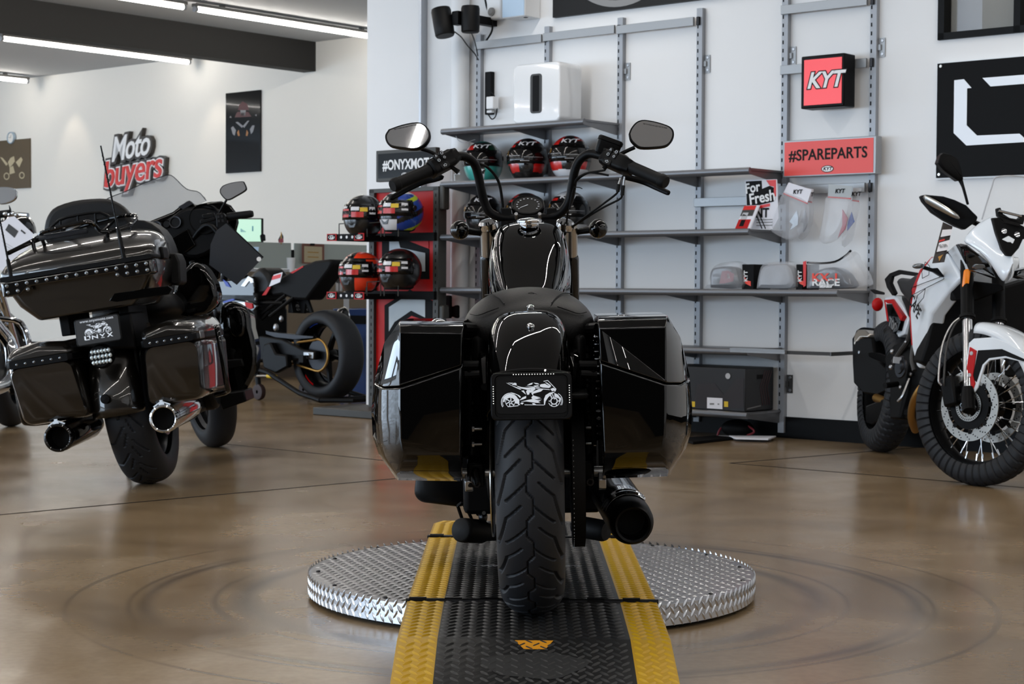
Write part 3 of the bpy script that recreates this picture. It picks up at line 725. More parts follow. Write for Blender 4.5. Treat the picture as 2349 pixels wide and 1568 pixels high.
for s in (-1, 1):
    yy = (-.286, -.272, -.222, -.12); rings = [[P(px, py, y) for px, py in pl] for pl, y in zip(BAGS[s], yy)]
    D_ = rings[3]
    rings += [[v+V((0, .26, 0)) for v in D_], [v*.0+V((v.x, v.y+.34, v.z)) for v in D_]]
    cc = sum(rings[-1], V())/9; rings[-1] = [cc+(v-cc)*.86 for v in rings[-1]]
    a, b = (P(855, 893, -.2), P(1066, 822, -.2)) if s < 0 else (P(1586, 884, -.2), P(1370, 812, -.2))
    d = (b-a).normalized(); nn = V((0, -.12, 1)); nn = (nn-d*nn.dot(d)).normalized()
    def half(lid):
        g = G().loft(rings); bmesh.ops.recalc_face_normals(g.bm, faces=g.bm.faces)
        bmesh.ops.triangulate(g.bm, faces=[f for f in g.bm.faces if len(f.verts) > 4])
        ge = g.bm.verts[:]+g.bm.edges[:]+g.bm.faces[:]
        r = bmesh.ops.bisect_plane(g.bm, geom=ge, plane_co=a+nn*(.0017 if lid else -.0017), plane_no=nn, clear_inner=lid, clear_outer=not lid)
        bmesh.ops.holes_fill(g.bm, edges=[e for e in g.bm.edges if e.is_boundary])
        return g
    body = half(False).obj('saddlebag', MT['gloss_black'], hb, bev=.007, seg=4, ang=45)
    lid = half(True).obj('lid', MT['gloss_black'], body, bev=.007, seg=4, ang=45)
    lp = P(1006, 739, -.19) if s < 0 else P(1427, 730, -.19)
    G().lathe([(.0, .008), (.008, .0075), (.013, .005), (.0165, .001), (.0165, -.006)], lp, (0, -.2, 1), 24).obj('latch', MT['chrome'], body)
    if s > 0:
        q0 = [P(1523, 724, -.20), P(1538, 727, -.20), P(1549, 752, -.2), P(1546, 758, -.2)]
        g = G(); 
    # inner mounting rails and pins
    xr = 1077 if s < 0 else 1361
    G().tube([P(xr, 850, -.1), P(xr, 880, -.1), P(xr-s*-2, 1020, -.1)], .006, 8).obj('mount_upright', MT['satin_black'], body); g = G(); g.tube([P(1066 if s < 0 else 1370, 838, -.05), P(1122 if s < 0 else 1313, 838, -.05)], .011, 10); g.obj('mount_rail', MT['satin_black'], body); g = G(); g.tube([P(1066 if s < 0 else 1370, 860, -.1), P(1100 if s < 0 else 1333, 858, -.1)], .009, 10)
    g.obj('mount_rail', MT['satin_black'], body); g = G()
    g.tube([P(1060 if s < 0 else 1374, 752, 0), P(1085 if s < 0 else 1352, 754, .04)], .014, 10)
    g.obj('mount_stay', MT['satin_black'], body)
    for py in ((984, 1019) if s < 0 else (981, 1017)):
        c = P(1083 if s < 0 else 1367, py, -.06)
        G().cyl(c, c+V((-s*.022, .004, 0)), .0028, n=8).obj('mount_pin', MT['zinc'], hb)
        G().cyl(c, c+V((-s*.005, .0, 0)), .0062, n=6).obj('mount_nut', MT['zinc'], hb)
# licence plate with a row-lit frame
yp = -.372
pc = P(1219, 908, yp); Mp = T(*pc) @ rot('X', 90-8); Wp, Hp = .170, .099
g = G(Mp); out = rrect(Wp, Hp, .012, 5)
g.loft([[V((x*k, y*k, z)) for x, y in out] for z, k in ((-.016, .97), (-.012, 1), (.0, 1), (.003, .975), (.003, .9), (-.001, .885)) ])
plate = g.obj('plate_frame', MT['satin_black'], hb, ang=50)
g = G(Mp); g.loft([[V((x, y+.002, z)) for x, y in rrect(Wp*.86, Hp*.78, .009, 4)] for z in (-.002, .0012)]); pl = g.obj('licence_plate', MT['matte_black'], plate)
g = G(Mp @ T(.0005, .0045, .0018)); logo(g, I3, .130)
g.bm.transform(MX.Identity(4)); 
lg = g.obj('motorcycle_decal', MT['decal_white'], plate, nrm=False)
g = G(Mp)
for i in range(16): g.ell((-.042+i*.0056+.005, .0455, .0028), .0012, .0012, .001, n=8, m=4)
for s in (-1, 1):
    for i in range(8): g.ell((s*.0795, .021-i*.0051, .0028), .0012, .0012, .001, n=8, m=4)
g.obj('frame_leds', mat('frame_led', (240, 240, 235), .3, em=(255, 255, 250), ems=.7), plate)
arc_ = [P(1132, 862, yp+.03), P(1175, 853, yp+.03), P(1219, 850, yp+.03), P(1263, 852, yp+.03), P(1308, 859, yp+.03)]
G().tube(arc_, .006, 8, 3).obj('fender_edge', MT['gloss_black'], hb)
# swingarm, axle hardware, shocks, belt
g = G()
for s in (-1, 1): g.loft([[V((s*.125-.02, y, z-h)), V((s*.125+.02, y, z-h)), V((s*.125+.02, y, z+h)), V((s*.125-.02, y, z+h))] for y, z, h in ((-.05, RW, .028), (.1, RW+.01, .032), (.45, RW+.03, .03))])
g.obj('swingarm', MT['satin_black'], hb, bev=.006)
g = G(); g.cyl((-.172, -.0, RW), (.172, 0, RW), .012, n=16); g.obj('rear_axle', MT['steel'], hb)
for s, px, py in ((-1, 1076, 1107), (1, 1381, 1103)):
    c = P(px, py, -.03); G().cyl(c+V((-.009, 0, 0)), c+V((.009, 0, 0)), .0215, n=6).obj('axle_nut', MT['zinc'], hb, bev=.002)
    c = P(px+(18 if s < 0 else -27), py+1, -.055); G().lathe([(.007, 0), (.0085, .001), (.0085, .012), (.005, .012), (.005, .002)], c, (0, -1, 0), 16).obj('axle_adjuster', MT['dark_metal'], hb)
    g = G(); x = s*.135
    for k in range(14):
        z0 = .40+k*.017; t0 = k/13; c = V((x, .02+.10*t0, z0)); g.lathe([(.024, -.0045), (.0285, 0), (.024, .0045), (.020, 0)], c, (0, .35, 1), 16)
    g.cyl((x, .0, .36), (x, .12, .645), .017); g.obj('shock_absorber', MT['satin_black'], hb)
G().lathe([(.06, -.0025), (.146, -.0025), (.147, 0), (.146, .0025), (.06, .0025)], (-.088, 0, RW), (1, 0, 0), 48).obj('brake_disc', MT['brushed'], hb)
g = G(); g.box((-.112, .11, RW+.05), (.05, .09, .12)); g.box((-.125, -.0, RW-.0), (.02, .16, .04)); g.obj('brake_caliper', MT['satin_black'], hb, bev=.01)
G().lathe([(.03, -.016), (.05, -.017), (.16, -.015), (.166, -.015), (.166, .015), (.16, .015), (.05, .017), (.03, .016)], (.108, 0, RW), (1, 0, 0), 48).obj('belt_pulley', MT['satin_black'], hb)
g = G(); pts = []
for k in range(25):
    a = R(80+k*200/24); pts.append((-.172*sin(a), RW+.172*cos(a)))
pts = [(.5, RW+.10)]+[(-.0-.172*sin(R(t)), RW+.172*cos(R(t))) for t in range(0, 181, 8)]+[(.5, RW-.05)]
g.loft([[V((x, y*k_, RW+(z-RW)*k_)) for x, k_ in ((.094, 1), (.122, 1), (.122, .965), (.094, .965))] for y, z in pts]); belt = g.obj('drive_belt', MT['rubber'], hb, ang=40)
g = G()
for t in range(60, 180, 4):
    a = R(t); c = V((.0965, -.1725*sin(a), RW+.1725*cos(a))); g.ell(c, .0007, .0018, .0018, n=6, m=4)
g.obj('belt_dots', MT['light_grey'], belt)
G().box((.108, -.04, RW+.185), (.05, .30, .012)).obj('belt_guard', MT['satin_black'], hb, bev=.004)
# inner covers closing the gap between fender and saddlebags
for s in (-1, 1): G().box((s*.118, .20, .51), (.03, .34, .26)).obj('side_cover', MT['matte_black'], hb, bev=.02)
# muffler
m0, m1 = P(1452, 1203, -.02), V((.19, .62, .235))
d = (m1-m0).normalized()
mf = G().lathe([(.034, 0.03), (.036, 0), (.041, -.003), (.046, .002), (.052, .03), (.054, .075), (.054, .55), (.04, .62)], m0, d, 40, arc=None).obj('muffler', MT['satin_black'], hb)
g = G(); g.lathe([(.0, .06), (.035, .06)], m0, d, 24); g.obj('muffler_bore', MT['matte_black'], mf)
x_ = V((0, 0, 1)); x_ = (x_-d*x_.dot(d)).normalized(); y_ = d.cross(x_); g = G(); rings = []
for h in [.085, .10, .105, .115, .12, .13, .135, .145, .15, .16, .165, .20, .5]:
    bump_ = .0035 if h in (.105, .115, .135, .145) else 0
    rings.append([m0+d*h+(x_*cos(R(t))+y_*sin(R(t)))*(.0565+bump_) for t in range(-75, 46, 8)])
g.loft(rings, cap=False, closed=False).obj('heat_shield', MT['chrome'], mf, solid=.002)
G().tube([m0+d*.6, (.17, .80, .30), (.15, .85, .45), (.12, .80, .52)], .021, 14, 5).obj('header_pipe', MT['satin_black'], hb)
# engine and frame mass ahead of the wheel
g = G(); g.box((0, .70, .29), (.36, .46, .25)); g.box((0, .78, .36), (.25, .38, .26)); g.box((0, .46, .40), (.22, .22, .22)); g.box((0, .36, .56), (.2, .2, .12)); g.cyl((-.14, .85, .33), (.14, .85, .33), .11)
g.obj('engine', MT['satin_black'], hb, bev=.015)
for a, y0 in ((-24, .70), (24, .80)):
    g = G()
    for k in range(9): g.prism(rrect(.15-.002*k, .13, .03), .0+k*.021, .0+k*.021+.009, 'z')
    g.prism(rrect(.13, .11, .03), 0, .2, 'z'); o = g.obj('cylinder_fins', MT['satin_black'], hb); o.matrix_local = T(0, y0, .46) @ rot('X', -a)
g = G()
for s in (-1, 1): g.tube([(s*.06, 1.05, .72), (s*.09, .55, .66), (s*.1, .3, .62), (s*.1, .25, .36), (s*.1, .5, .2), (s*.1, .95, .2), (s*.05, 1.1, .6)], .014, 10, 5)
g.obj('frame', MT['satin_black'], hb)
g = G(); c = P(1016, 1120, .62); M_ = T(*c) @ rot('Y', 8); g.X = M_
g.loft([[V((x*k, y, z*k)) for x, z in rrect(.15, .085, .03, 5)] for y, k in ((-.03, .8), (-.02, .95), (0, 1), (.3, 1))]); g.obj('primary_cover', MT['satin_black'], hb, ang=60)
a, b = P(1056, 1215, .45), P(1150, 1222, .60)
pg = G().lathe([(0, -.002), (.026, 0), (.031, .004), (.032, .012), (.031, .09), (.024, .11), (.02, (b-a).length)], a, b-a, 24).obj('foot_peg', MT['rubber'], hb, ang=50)
Q = [P(1050, 1160, .5), P(1062, 1155, .5), P(1082, 1190, .52), P(1076, 1200, .52), P(1064, 1198, .52)]
G().tube(Q+[Q[0]], .0045, 8, 3).obj('shift_lever', MT['satin_black'], hb)
g = G(); g.ell(P(1090, 1160, .5), .013, .03, .008); g.ell(P(1108, 1185, .5), .012, .02, .016); g.obj('kickstand_bracket', MT['dark_metal'], hb)
G().cyl(P(1110, 1176, .46), P(1110, 1176, .455), .005, n=12).obj('bracket_bolt', MT['chrome'], hb)
a = V((-.1, .85, .19)); b = V((-.14, .52, .165)); G().tube([a, (a+b)/2+V((-.01, 0, 0)), b], [.012, .011, .011], 10).obj('kickstand', MT['satin_black'], hb)
a, b = P(1390, 1208, .5), P(1365, 1222, .5)
G().lathe([(0, 0), (.024, .001), (.028, .01), (.028, .08), (.02, .1)], P(1392, 1218, .46), V((-1, .7, .1)), 20).obj('foot_peg', MT['rubber'], hb, ang=50)
G().box(P(1368, 1213, .46), (.02, .012, .014), rot('Y', 25)).obj('pedal_reflector', MT['amber'], hb)
# ------------------------------------------------------------------ touring motorcycle on the left
ME = T(-1.505, 7.28, 0) @ rot('Y', -9.5)
def E(px, py, y): return pix(ME, px, py, 1, y)
eg = thing('touring_motorcycle', 'dark bronze touring motorcycle with top case, antennas and windshield, leaning on the left', 'motorcycle', ME)
def touring_tread(T_, X_, Q):
    S = [((-14, 0), (-62, 70)), ((-62, 70), (-85, 80)), ((14, 60), (62, 130)), ((-5, 30), (-26, 85)), ((5, 90), (26, 145))]
    return segmask(T_, X_, S, 119.8, 3.4)
tire(eg, (.008, 0, .335), (1, 0, 0), .335, .185, .225, 'tire', 'rear_tire', nt=760, ns=92, tread=touring_tread)
wheel(eg, (.008, 0, .335), (1, 0, 0), .23, .16, 'dark_metal', name='rear_wheel', spokes=9)
FS = T(0, 1.63, .335) @ rot('Z', 24)
def fst(v): return FS @ V(v)
fa = FS.to_3x3() @ V((1, 0, 0))
tire(eg, fst((0, 0, 0)), fa, .335, .14, .235, 'tire', 'front_tire', nt=96)
wheel(eg, fst((0, 0, 0)), fa, .24, .11, 'dark_metal', name='front_wheel', spokes=9)
def arcfender(parent, c, r0, a0, a1, w, dep, m, name, M=I3, w1=None, n=24, ex=.62):
    rings = []
    for i in range(n+1):
        t_ = i/n; a = R(a0+(a1-a0)*t_); cy, cz = -r0*sin(a), r0*cos(a); e = V((0, -sin(a), cos(a))); ww = w+((w1 or w)-w)*t_
        rings.append([M @ (V(c)+V((ww*np.sign(sin(R(b)))*abs(sin(R(b)))**ex, cy, cz))+e*(-dep*(1-abs(cos(R(b)))**ex))) for b in range(-90, 91, 9)])
    return G().loft(rings, cap=False, closed=False).obj(name, MT[m], parent, solid=.004)
arcfender(eg, (-.012, 0, .335), .395, -20, 93, .098, .12, 'bronze_paint', 'rear_fender', w1=.105)
arcfender(eg, (0, 0, 0), .36, -75, 70, .08, .09, 'gloss_black', 'front_fender', FS)
c = E(241, 915, -.405); G().lathe([(0, .006), (.017, .005), (.019, 0), (.019, -.004)], c, (0, -1, 0), 24).obj('fender_reflector', MT['satin_black'], eg)
# tail lamp
tl = G().lathe([(.0, .02), (.04, .02), (.047, .01), (.05, -.02), (.045, -.05)], E(232, 817, -.465), (0, -1, 0), 32); tl = tl.obj('tail_lamp', MT['satin_black'], eg)
c = E(232, 817, -.487)
for r_ in range(3):
    for k in range(6):
        x = (k-2.5)*.0145*(1 if r_ == 1 else .9); G().ell(c+V((x, -.002, (1-r_)*.021)), .0072, .006, .0088, n=10, m=6).obj('led', MT['lens_clear'], tl)
# licence plate
cp = E(225, 757, -.505); Mq = T(*cp) @ rot('X', 82)
pf = G(Mq).loft([[V((x, y, z)) for x, y in rrect(.178*k, .108*k, .01)] for z, k in ((-.01, .97), (0, 1), (.003, .97))]).obj('plate_frame', MT['satin_black'], eg)
g = G(Mq @ T(0, 0, .0035)); g.loft([[V((x, y, z)) for x, y in rrect(.168, .098, .008)] for z in (0, .001)]); pl = g.obj('licence_plate', mat('plate_navy', (14, 15, 18), .5), pf)
g = G(Mq @ T(0, .008, .0052)); logo(g, I3, .105)
g.X = Mq @ T(0, .041, .0052); g.text('www.onyxmoto.com', I3, .0155, .0002, bold=.0)
k = .024
def glyph(g, x0, polys, y0=-.033):
    for pl_ in polys: g.add([V((x0+a*k, y0+b*k*.7, 0)) for a, b in pl_], [tuple(range(len(pl_)))])
ONY = [[[(0, 1), (.28, 1), (.28, .2), (.75, .2), (.95, 0), (.15, 0), (0, .15)], [(.4, 1), (1, 1), (1, .3), (.8, .3), (.8, .8), (.55, .8)]],
       [[(0, 0), (.2, 0), (.2, .6), (1, -.0), (1, 1), (.8, 1), (.8, .4), (0, 1)]],
       [[(0, 1), (.25, 1), (.5, .65), (.75, 1), (1, 1), (.6, .45), (.6, .3), (.4, .3), (.4, .45)], [(.25, .12), (.85, .12), (.85, 0), (.25, 0)]],
       [[(0, 1), (.25, 1), (.5, .65), (.75, 1), (1, 1), (.63, .5), (1, 0), (.75, 0), (.5, .35), (.25, 0), (0, 0), (.37, .5)]]]
g.X = Mq @ T(0, 0, .0052)
for i, p_ in enumerate(ONY): glyph(g, -.056+i*.0295, p_)
g.obj('plate_print', MT['decal_white'], pf, nrm=False)
# saddlebags
def tbag(s):
    xo, xi = (-.385, -.118) if s < 0 else (.375, .15)
    def ring(y, k, zb, zt):
        cx = (xo+xi)/2+(-.0 if s < 0 else 0); w = abs(xo-xi)*k; q = rrect(w, zt-zb, .035, 5, cx, (zt+zb)/2)
        return [V((x+s*(-.02 if z < .42 else .0)*(1-(z-zb)/(zt-zb)), y+(zt-z)*-.0+(.10*(.62-z)), z)) for x, z in q]
    b = G().loft([ring(-.47, .9, .345, .56), ring(-.455, .97, .335, .565), ring(-.40, 1, .33, .57), ring(.16, 1, .33, .57), ring(.2, .9, .35, .56)]).obj('saddlebag', MT['bronze_paint'], eg, ang=50)
    g = G(); cx = (xo+xi)/2; w = abs(xo-xi)
    L_ = lambda y, k, dz: [V((x, y, z)) for x, z in [(cx-w/2*k, .585), (cx-w/2*k, .61), (cx-w/2*k*.82*(1 if s > 0 else .92), .645+dz), (cx, .66+dz), (cx+w/2*k*.82*(1 if s < 0 else .92), .645+dz), (cx+w/2*k, .61), (cx+w/2*k, .585)]]
    g.loft([L_(-.475, .88, -.03), L_(-.44, 1, -.005), L_(-.2, 1.01, .0), L_(.1, 1, .005), L_(.19, .9, -.02)])
    ld = g.obj('lid', MT['bronze_paint'], b, bev=.012, seg=3)
    g = G(); g.loft([[V((x, y, z)) for x, z in rrect(w*kk, .03, .006, 3, cx, .578)] for y, kk in ((-.482, .86), (-.465, .98), (.15, 1.0))]); st_ = g.obj('light_strip', MT['satin_black'], eg)
    for k_ in range(6): G().ell((cx-w*.32+k_*w*.64/5, -.481, .578), .006, .004, .006, n=10, m=6).obj('led', MT['lamp_glass'], st_)
    if s > 0: G().box((xo-.005, -.36, .58), (.014, .09, .03)).obj('lid_latch', MT['steel'], b, bev=.003)
    xg = xo+s*.03
    G().tube([(xg, -.18, .60), (xg+s*.01, -.22, .57), (xg+s*.01, -.22, .37), (xg, -.17, .335), (xg-s*.06, -.1, .325)], .0115, 12, 4).obj('saddlebag_guard', MT['gloss_black'], eg)
tbag(-1); tbag(1)
# mufflers
for s in (-1, 1):
    c = E(375, 960, -.46) if s > 0 else E(133, 1004, -.46); b = V((c.x*1.02, .55, c.z+.015)); d = b-c
    mf = G().lathe([(.044, .1), (.045, 0), (.049, -.003), (.0555, .0), (.0575, .012), (.0575, .05), (.053, .055), (.055, .07), (.055, .5), (.04, .62)], c, d, 40).obj('muffler', MT['chrome' if s > 0 else 'gloss_black'], eg)
    G().lathe([(.0, .08), (.0445, .08)], c, d, 24).obj('muffler_bore', MT['matte_black'], mf)
    g = G(); q = c+V((0, .012, .06)); g.box(q, (.022, .012, .012)); g.box(q+V((0, 0, .008)), (.012, .01, .012))
    for a in (-1, 1): g.box(q+V((a*.02, 0, -.002)), (.03, .006, .005), rot('Y', a*28))
    g.obj('muffler_clip', mat('clip_white', (215, 225, 235), .4), mf)
    for k_ in range(0):
        if s < 0: G().cyl(b*.0+c+V((.045+k_*.075, .03, -.062)), c+V((.07+k_*.075, .03, -.058)), .009, n=10).obj('clamp_screw', MT['steel'], mf)
# top case: tub, lid, light bar, latches, hinges
cx = -.045
def box_ring(y, hw, z0, z1, r=.03, n=5, x0=cx): return [V((x, y, z)) for x, z in rrect(hw*2, z1-z0, min(r, (z1-z0)*.49), n, x0, (z0+z1)/2)]
g = G(); R_ = []
for y, kb, kt in ((-.445, .86, .93), (-.43, .93, .985), (-.38, .97, 1), (-.05, 1, 1), (.03, .93, .95)):
    R_.append([V((cx+x, y+.05*(.9-z), z)) for x, z in [(-.205*kb, .735), (-.275*kb, .80), (-.30*kt, .875), (-.305*kt, .91), (.305*kt, .91), (.30*kt, .875), (.275*kb, .80), (.205*kb, .735)]])
tub = g.loft(R_).obj('top_case', MT['bronze_paint'], eg, bev=.012, seg=3)
g = G(); R_ = []
for y, k_, h in ((-.475, .90, .02), (-.46, .97, .042), (-.38, 1, .078), (-.28, 1, .108), (-.15, .98, .128), (-.02, .95, .125), (.03, .88, .08)):
    q = []
    for j in range(17):
        t_ = R(180-j*180/16); q.append(V((cx+.31*k_*np.sign(cos(t_))*abs(cos(t_))**.45, y, .925+h*abs(sin(t_))**.6)))
    R_.append(q+[V((cx+.31*k_, y, .915)), V((cx-.31*k_, y, .915))])
lid = g.loft(R_).obj('case_lid', MT['bronze_paint'], tub, ang=50)
g = G(); R_ = []
for y, k_ in ((-.487, .97), (-.47, 1), (-.2, 1.012)): R_.append([V((cx+x, y, z)) for x, z in rrect(.616*k_, .018, .006, 3, 0, .913)])
g.loft(R_).obj('case_trim', MT['satin_black'], tub)
prof = [(-.30, .90), (-.30, .845), (-.235, .845), (-.20, .872), (.15, .872), (.185, .842), (.285, .842), (.30, .85), (.30, .90)]
g = G(); g.loft([[V((cx+x*k_, y, z)) for x, z in prof] for y, k_ in ((-.493, .97), (-.48, 1), (-.42, 1.01))]); lb = g.obj('light_bar', mat('smoked_lens', (14, 13, 12), .08, coat=1), eg, bev=.004)
for k_ in range(15):
    x = cx-.275+k_*.55/14
    for zz_ in ((.886, .861) if k_ < 3 or k_ > 10 else (.886,)): G().ell((x, -.491, zz_), .0085, .006, .0085, n=12, m=6).obj('led', MT['lamp_glass'], lb)
for s in (-1, 1):
    G().box((cx+s*.295, -.30, .925), (.05, .10, .05)).obj('case_latch', MT['satin_black'], tub, bev=.006)
slab('case_badge', ME, [(250, 690), (262, 672), (385, 655), (395, 662), (388, 675), (268, 692)], 1, -.44, -.40, 'gloss_black', tub, bev=.002)
# antennas
for (bx, by), (tx, ty) in (((287, 602), (231, 334)), ((28, 645), (-7, 470))):
    a, b = E(bx, by, -.47), E(tx, ty, -.47)
    an = G().tube([a, a+(b-a)*.28, a+(b-a)*.3, b], [.0105, .0075, .004, .0028], 10).obj('antenna', MT['satin_black'], eg)
    g = G()
    g.tube([a+(b-a)*(.34+.6*k_/60)+V((.0042*cos(k_*1.7), .0042*sin(k_*1.7), 0)) for k_ in range(60)], .0012, 5); g.obj('antenna_coil', MT['rubber'], an)
# luggage rack
rk = G()
rk.tube([E(20, 580, -.36), E(75, 552, -.30), E(92, 540, -.30), E(105, 530, -.34), E(190, 510, -.36), E(215, 515, -.34), E(235, 531, -.33), E(290, 520, -.3), E(312, 495, -.1), E(250, 500, -.02), E(100, 545, .0), E(30, 575, -.2), E(20, 580, -.36)], .009, 10, 3)
for p_, q_ in (((75, 553, -.3), (82, 590, -.3)), ((245, 530, -.33), (249, 560, -.3)), ((95, 545, -.32), (105, 570, -.2)), ((190, 512, -.35), (140, 535, -.05)), ((235, 531, -.3), (262, 505, -.05))): rk.tube([E(*p_), E(*q_)], .008, 8)
rk.obj('luggage_rack', MT['gloss_black'], tub)
g = G(); g.tube([E(108, 532, -.02), E(135, 505, -.02), E(175, 494, -.02), E(230, 487, -.02), E(258, 503, -.02)], .006, 8, 2)
for x_, y_ in ((138, 505), (178, 493), (218, 489)): g.tube([E(x_, y_, -.02), E(x_+2, y_+24, -.02)], .005, 8)
g.obj('back_rail', MT['satin_black'], tub)
g = G()
a, b = E(90, 546, -.315), E(200, 528, -.335)
g.tube([a, b], .012, 8); g.obj('third_lamp', MT['smoke'], tub)
# backrest and seats
bk = slab('backrest', ME, [(98, 528), (102, 505), (112, 485), (128, 472), (165, 460), (205, 455), (245, 455), (270, 465), (288, 480), (300, 500), (308, 520), (300, 560), (120, 570)], 1, .03, .13, 'leather', tub, bev=.03, seg=4, smooth=2, k=.96)
slab('armrest', ME, [(295, 505), (330, 505), (365, 525), (385, 560), (395, 610), (400, 650), (385, 652), (372, 620), (360, 580), (335, 545), (300, 528)], 1, -.06, .12, 'leather', tub, bev=.015, seg=3, smooth=2)
slab('armrest_pad', ME, [(386, 580), (403, 580), (412, 600), (414, 648), (404, 655), (390, 650)], 1, -.1, .05, 'black_plastic', tub, bev=.008)
seat(eg, [(.13, .12, .80, .70), (.18, .19, .84, .68), (.35, .20, .83, .66), (.5, .18, .76, .65), (.62, .17, .73, .64), (.78, .12, .72, .65), (.84, .08, .72, .66)])
rings = []
for y, hw, zt, zb in ((.78, .06, .76, .72), (.85, .09, .82, .68), (.95, .12, .88, .66), (1.1, .13, .90, .66), (1.2, .11, .90, .68), (1.26, .06, .86, .72)):
    rings.append([V((hw*np.sign(cos(R(t_)))*abs(cos(R(t_)))**.8, y, (zt+zb)/2+(zt-zb)/2*np.sign(sin(R(t_)))*abs(sin(R(t_)))**.8)) for t_ in range(0, 360, 15)])
G().loft(rings).obj('fuel_tank', MT['gloss_black'], eg, sub=1)
g = G(); g.box((0, .80, .40), (.30, .55, .34)); g.box((0, .35, .5), (.2, .4, .2)); g.cyl((.12, .75, .36), (.2, .75, .36), .13); g.obj('engine', MT['satin_black'], eg, bev=.02)
slab('side_cover', ME, [(400, 650), (440, 600), (475, 620), (500, 680), (470, 720), (400, 720)], 1, .35, .5, 'gloss_black', eg, bev=.02, smooth=2)
# fork mounted fairing, turned to the left with the bars
fr_ = slab('fairing', ME, [(310, 520), (345, 505), (395, 485), (430, 458), (437, 460), (447, 470), (480, 462), (508, 460), (530, 470), (545, 490), (548, 510), (540, 540), (520, 570), (512, 600), (505, 640), (470, 650), (430, 640), (405, 600), (340, 560)], 1, 1.22, 1.50, 'gloss_black', eg, bev=.02, seg=3, k=.72)
slab('dash', ME, [(340, 530), (395, 495), (430, 475), (500, 478), (512, 510), (500, 560), (470, 585), (430, 590), (390, 560)], 1, 1.17, 1.22, 'satin_black', fr_, bev=.015, smooth=2)
G().lathe([(0, -.01), (.062, -.008), (.07, 0), (.074, .012), (.074, -.04)], E(470, 502, 1.17), (-.1, -1, .05), 32).obj('speaker_grille', MT['matte_black'], fr_)
for px_, py_, r_ in ((403, 510, .03), (360, 520, .026), (382, 514, .02)):
    ga = G().lathe([(0, .004), (r_*.8, .004), (r_*.95, .012), (r_, .008), (r_, -.03)], E(px_, py_, 1.165), (-.05, -1, .1), 24).obj('gauge', MT['satin_black'], fr_)
    if r_ < .025: continue
    G().lathe([(r_*.8, .0125), (r_*.97, .013), (r_, .009)], E(px_, py_, 1.165), (-.05, -1, .1), 24).obj('gauge_ring', MT['dark_metal'], fr_)
slab('touch_screen', ME, [(393, 545), (430, 524), (448, 562), (412, 588)], 1, 1.155, 1.18, 'gloss_black', fr_, bev=.004)
slab('fairing_vent', ME, [(408, 474), (434, 459), (444, 468), (420, 482)], 1, 1.20, 1.24, 'dark_metal', fr_, bev=.004)
ws = sheet('windshield', ME, [(215, 490), (228, 470), (249, 454), (285, 440), (330, 420), (362, 408), (388, 401), (402, 409), (418, 425), (432, 435), (452, 439), (462, 446), (473, 460), (440, 475), (390, 495), (330, 518), (260, 530)], 1, 1.33, 'tinted_screen', fr_, .004, smooth=2)
E_ = [E(x_, y_, 1.331) for x_, y_ in [(228, 470), (249, 454), (285, 440), (330, 420), (362, 408), (388, 401), (402, 409), (418, 425), (432, 435), (452, 439), (462, 446), (473, 460)]]
G().tube(E_, .0022, 6, 3).obj('windshield_edge', MT['smoke'], fr_)
for (x0, y0), (x1, y1) in (((455, 665), (480, 740)), ):
    pass
G().tube([E(505, 540, 1.1), E(480, 515, 1.12), E(455, 530, 1.15), E(430, 570, 1.2)], .012, 10, 3).obj('handlebar', MT['satin_black'], eg)
a, b = E(522, 497, 1.02), E(580, 490, 1.0)
G().lathe([(0, 0), (.018, 0), (.0185, .01), (.0175, (b-a).length-.01), (.014, (b-a).length), (0, (b-a).length)], a, b-a, 20).obj('grip', MT['rubber'], eg)
sw = slab('switch_housing', ME, [(494, 490), (512, 488), (520, 500), (520, 525), (506, 530), (496, 520)], 1, .99, 1.04, 'satin_black', eg, bev=.006)
g = G()
for x_, y_ in ((501, 497), (509, 496), (502, 507), (511, 506)): g.box(E(x_, y_, .988), (.011, .004, .012))
g.obj('switch_buttons', MT['dark_metal'], sw)
slab('clutch_lever', ME, [(458, 505), (492, 498), (495, 504), (460, 514)], 1, 1.0, 1.02, 'satin_black', eg, bev=.003)
slab('brake_reservoir', ME, [(462, 492), (490, 487), (493, 500), (466, 502)], 1, 1.02, 1.06, 'satin_black', eg, bev=.004)
mirror(eg, [(503, 434), (510, 425), (530, 418), (556, 415), (562, 420), (567, 431), (563, 438), (545, 449), (526, 459), (515, 456), (504, 443)], .98, lambda x_, y_, d_: E(x_, y_, d_), [(520, 458, 1.0), (510, 475, 1.02), (503, 488, 1.03)], -14, -6, txt=False)
# lower fairings and crash bar
for s in (1,):
    lo = slab('lower_fairing', ME, [(505, 700), (525, 690), (552, 695), (572, 715), (576, 750), (588, 800), (586, 850), (570, 885), (548, 915), (520, 920), (505, 890), (500, 800)], 1, 1.10, 1.32, 'gloss_black', eg, bev=.025, seg=3, smooth=2, k=.9)
    slab('lower_vent', ME, [(515, 825), (555, 822), (560, 840), (518, 848)], 1, 1.085, 1.12, 'satin_black', lo, bev=.006)
    slab('glove_door', ME, [(520, 705), (545, 702), (560, 725), (560, 765), (540, 775), (522, 750)], 1, 1.085, 1.12, 'gloss_black', lo, bev=.012, smooth=2)
    slab('foot_board', ME, [(500, 905), (560, 895), (566, 920), (510, 940)], 1, .9, 1.15, 'satin_black', eg, bev=.006)
slab('lower_fairing', ME, [(300, 760), (330, 745), (345, 800), (340, 900), (310, 900)], 1, 1.10, 1.3, 'gloss_black', eg, bev=.02)
for s in (-1, 1): G().tube([fst((s*.11, -.0, 0)), V((s*.10, 1.25, .95))], .025, 14).obj('fork_leg', MT['satin_black'], eg)
G().tube([E(440, 600, .9), E(455, 660, .85), E(478, 745, .8)], .012, 10, 2).obj('frame_rail', MT['satin_black'], eg)
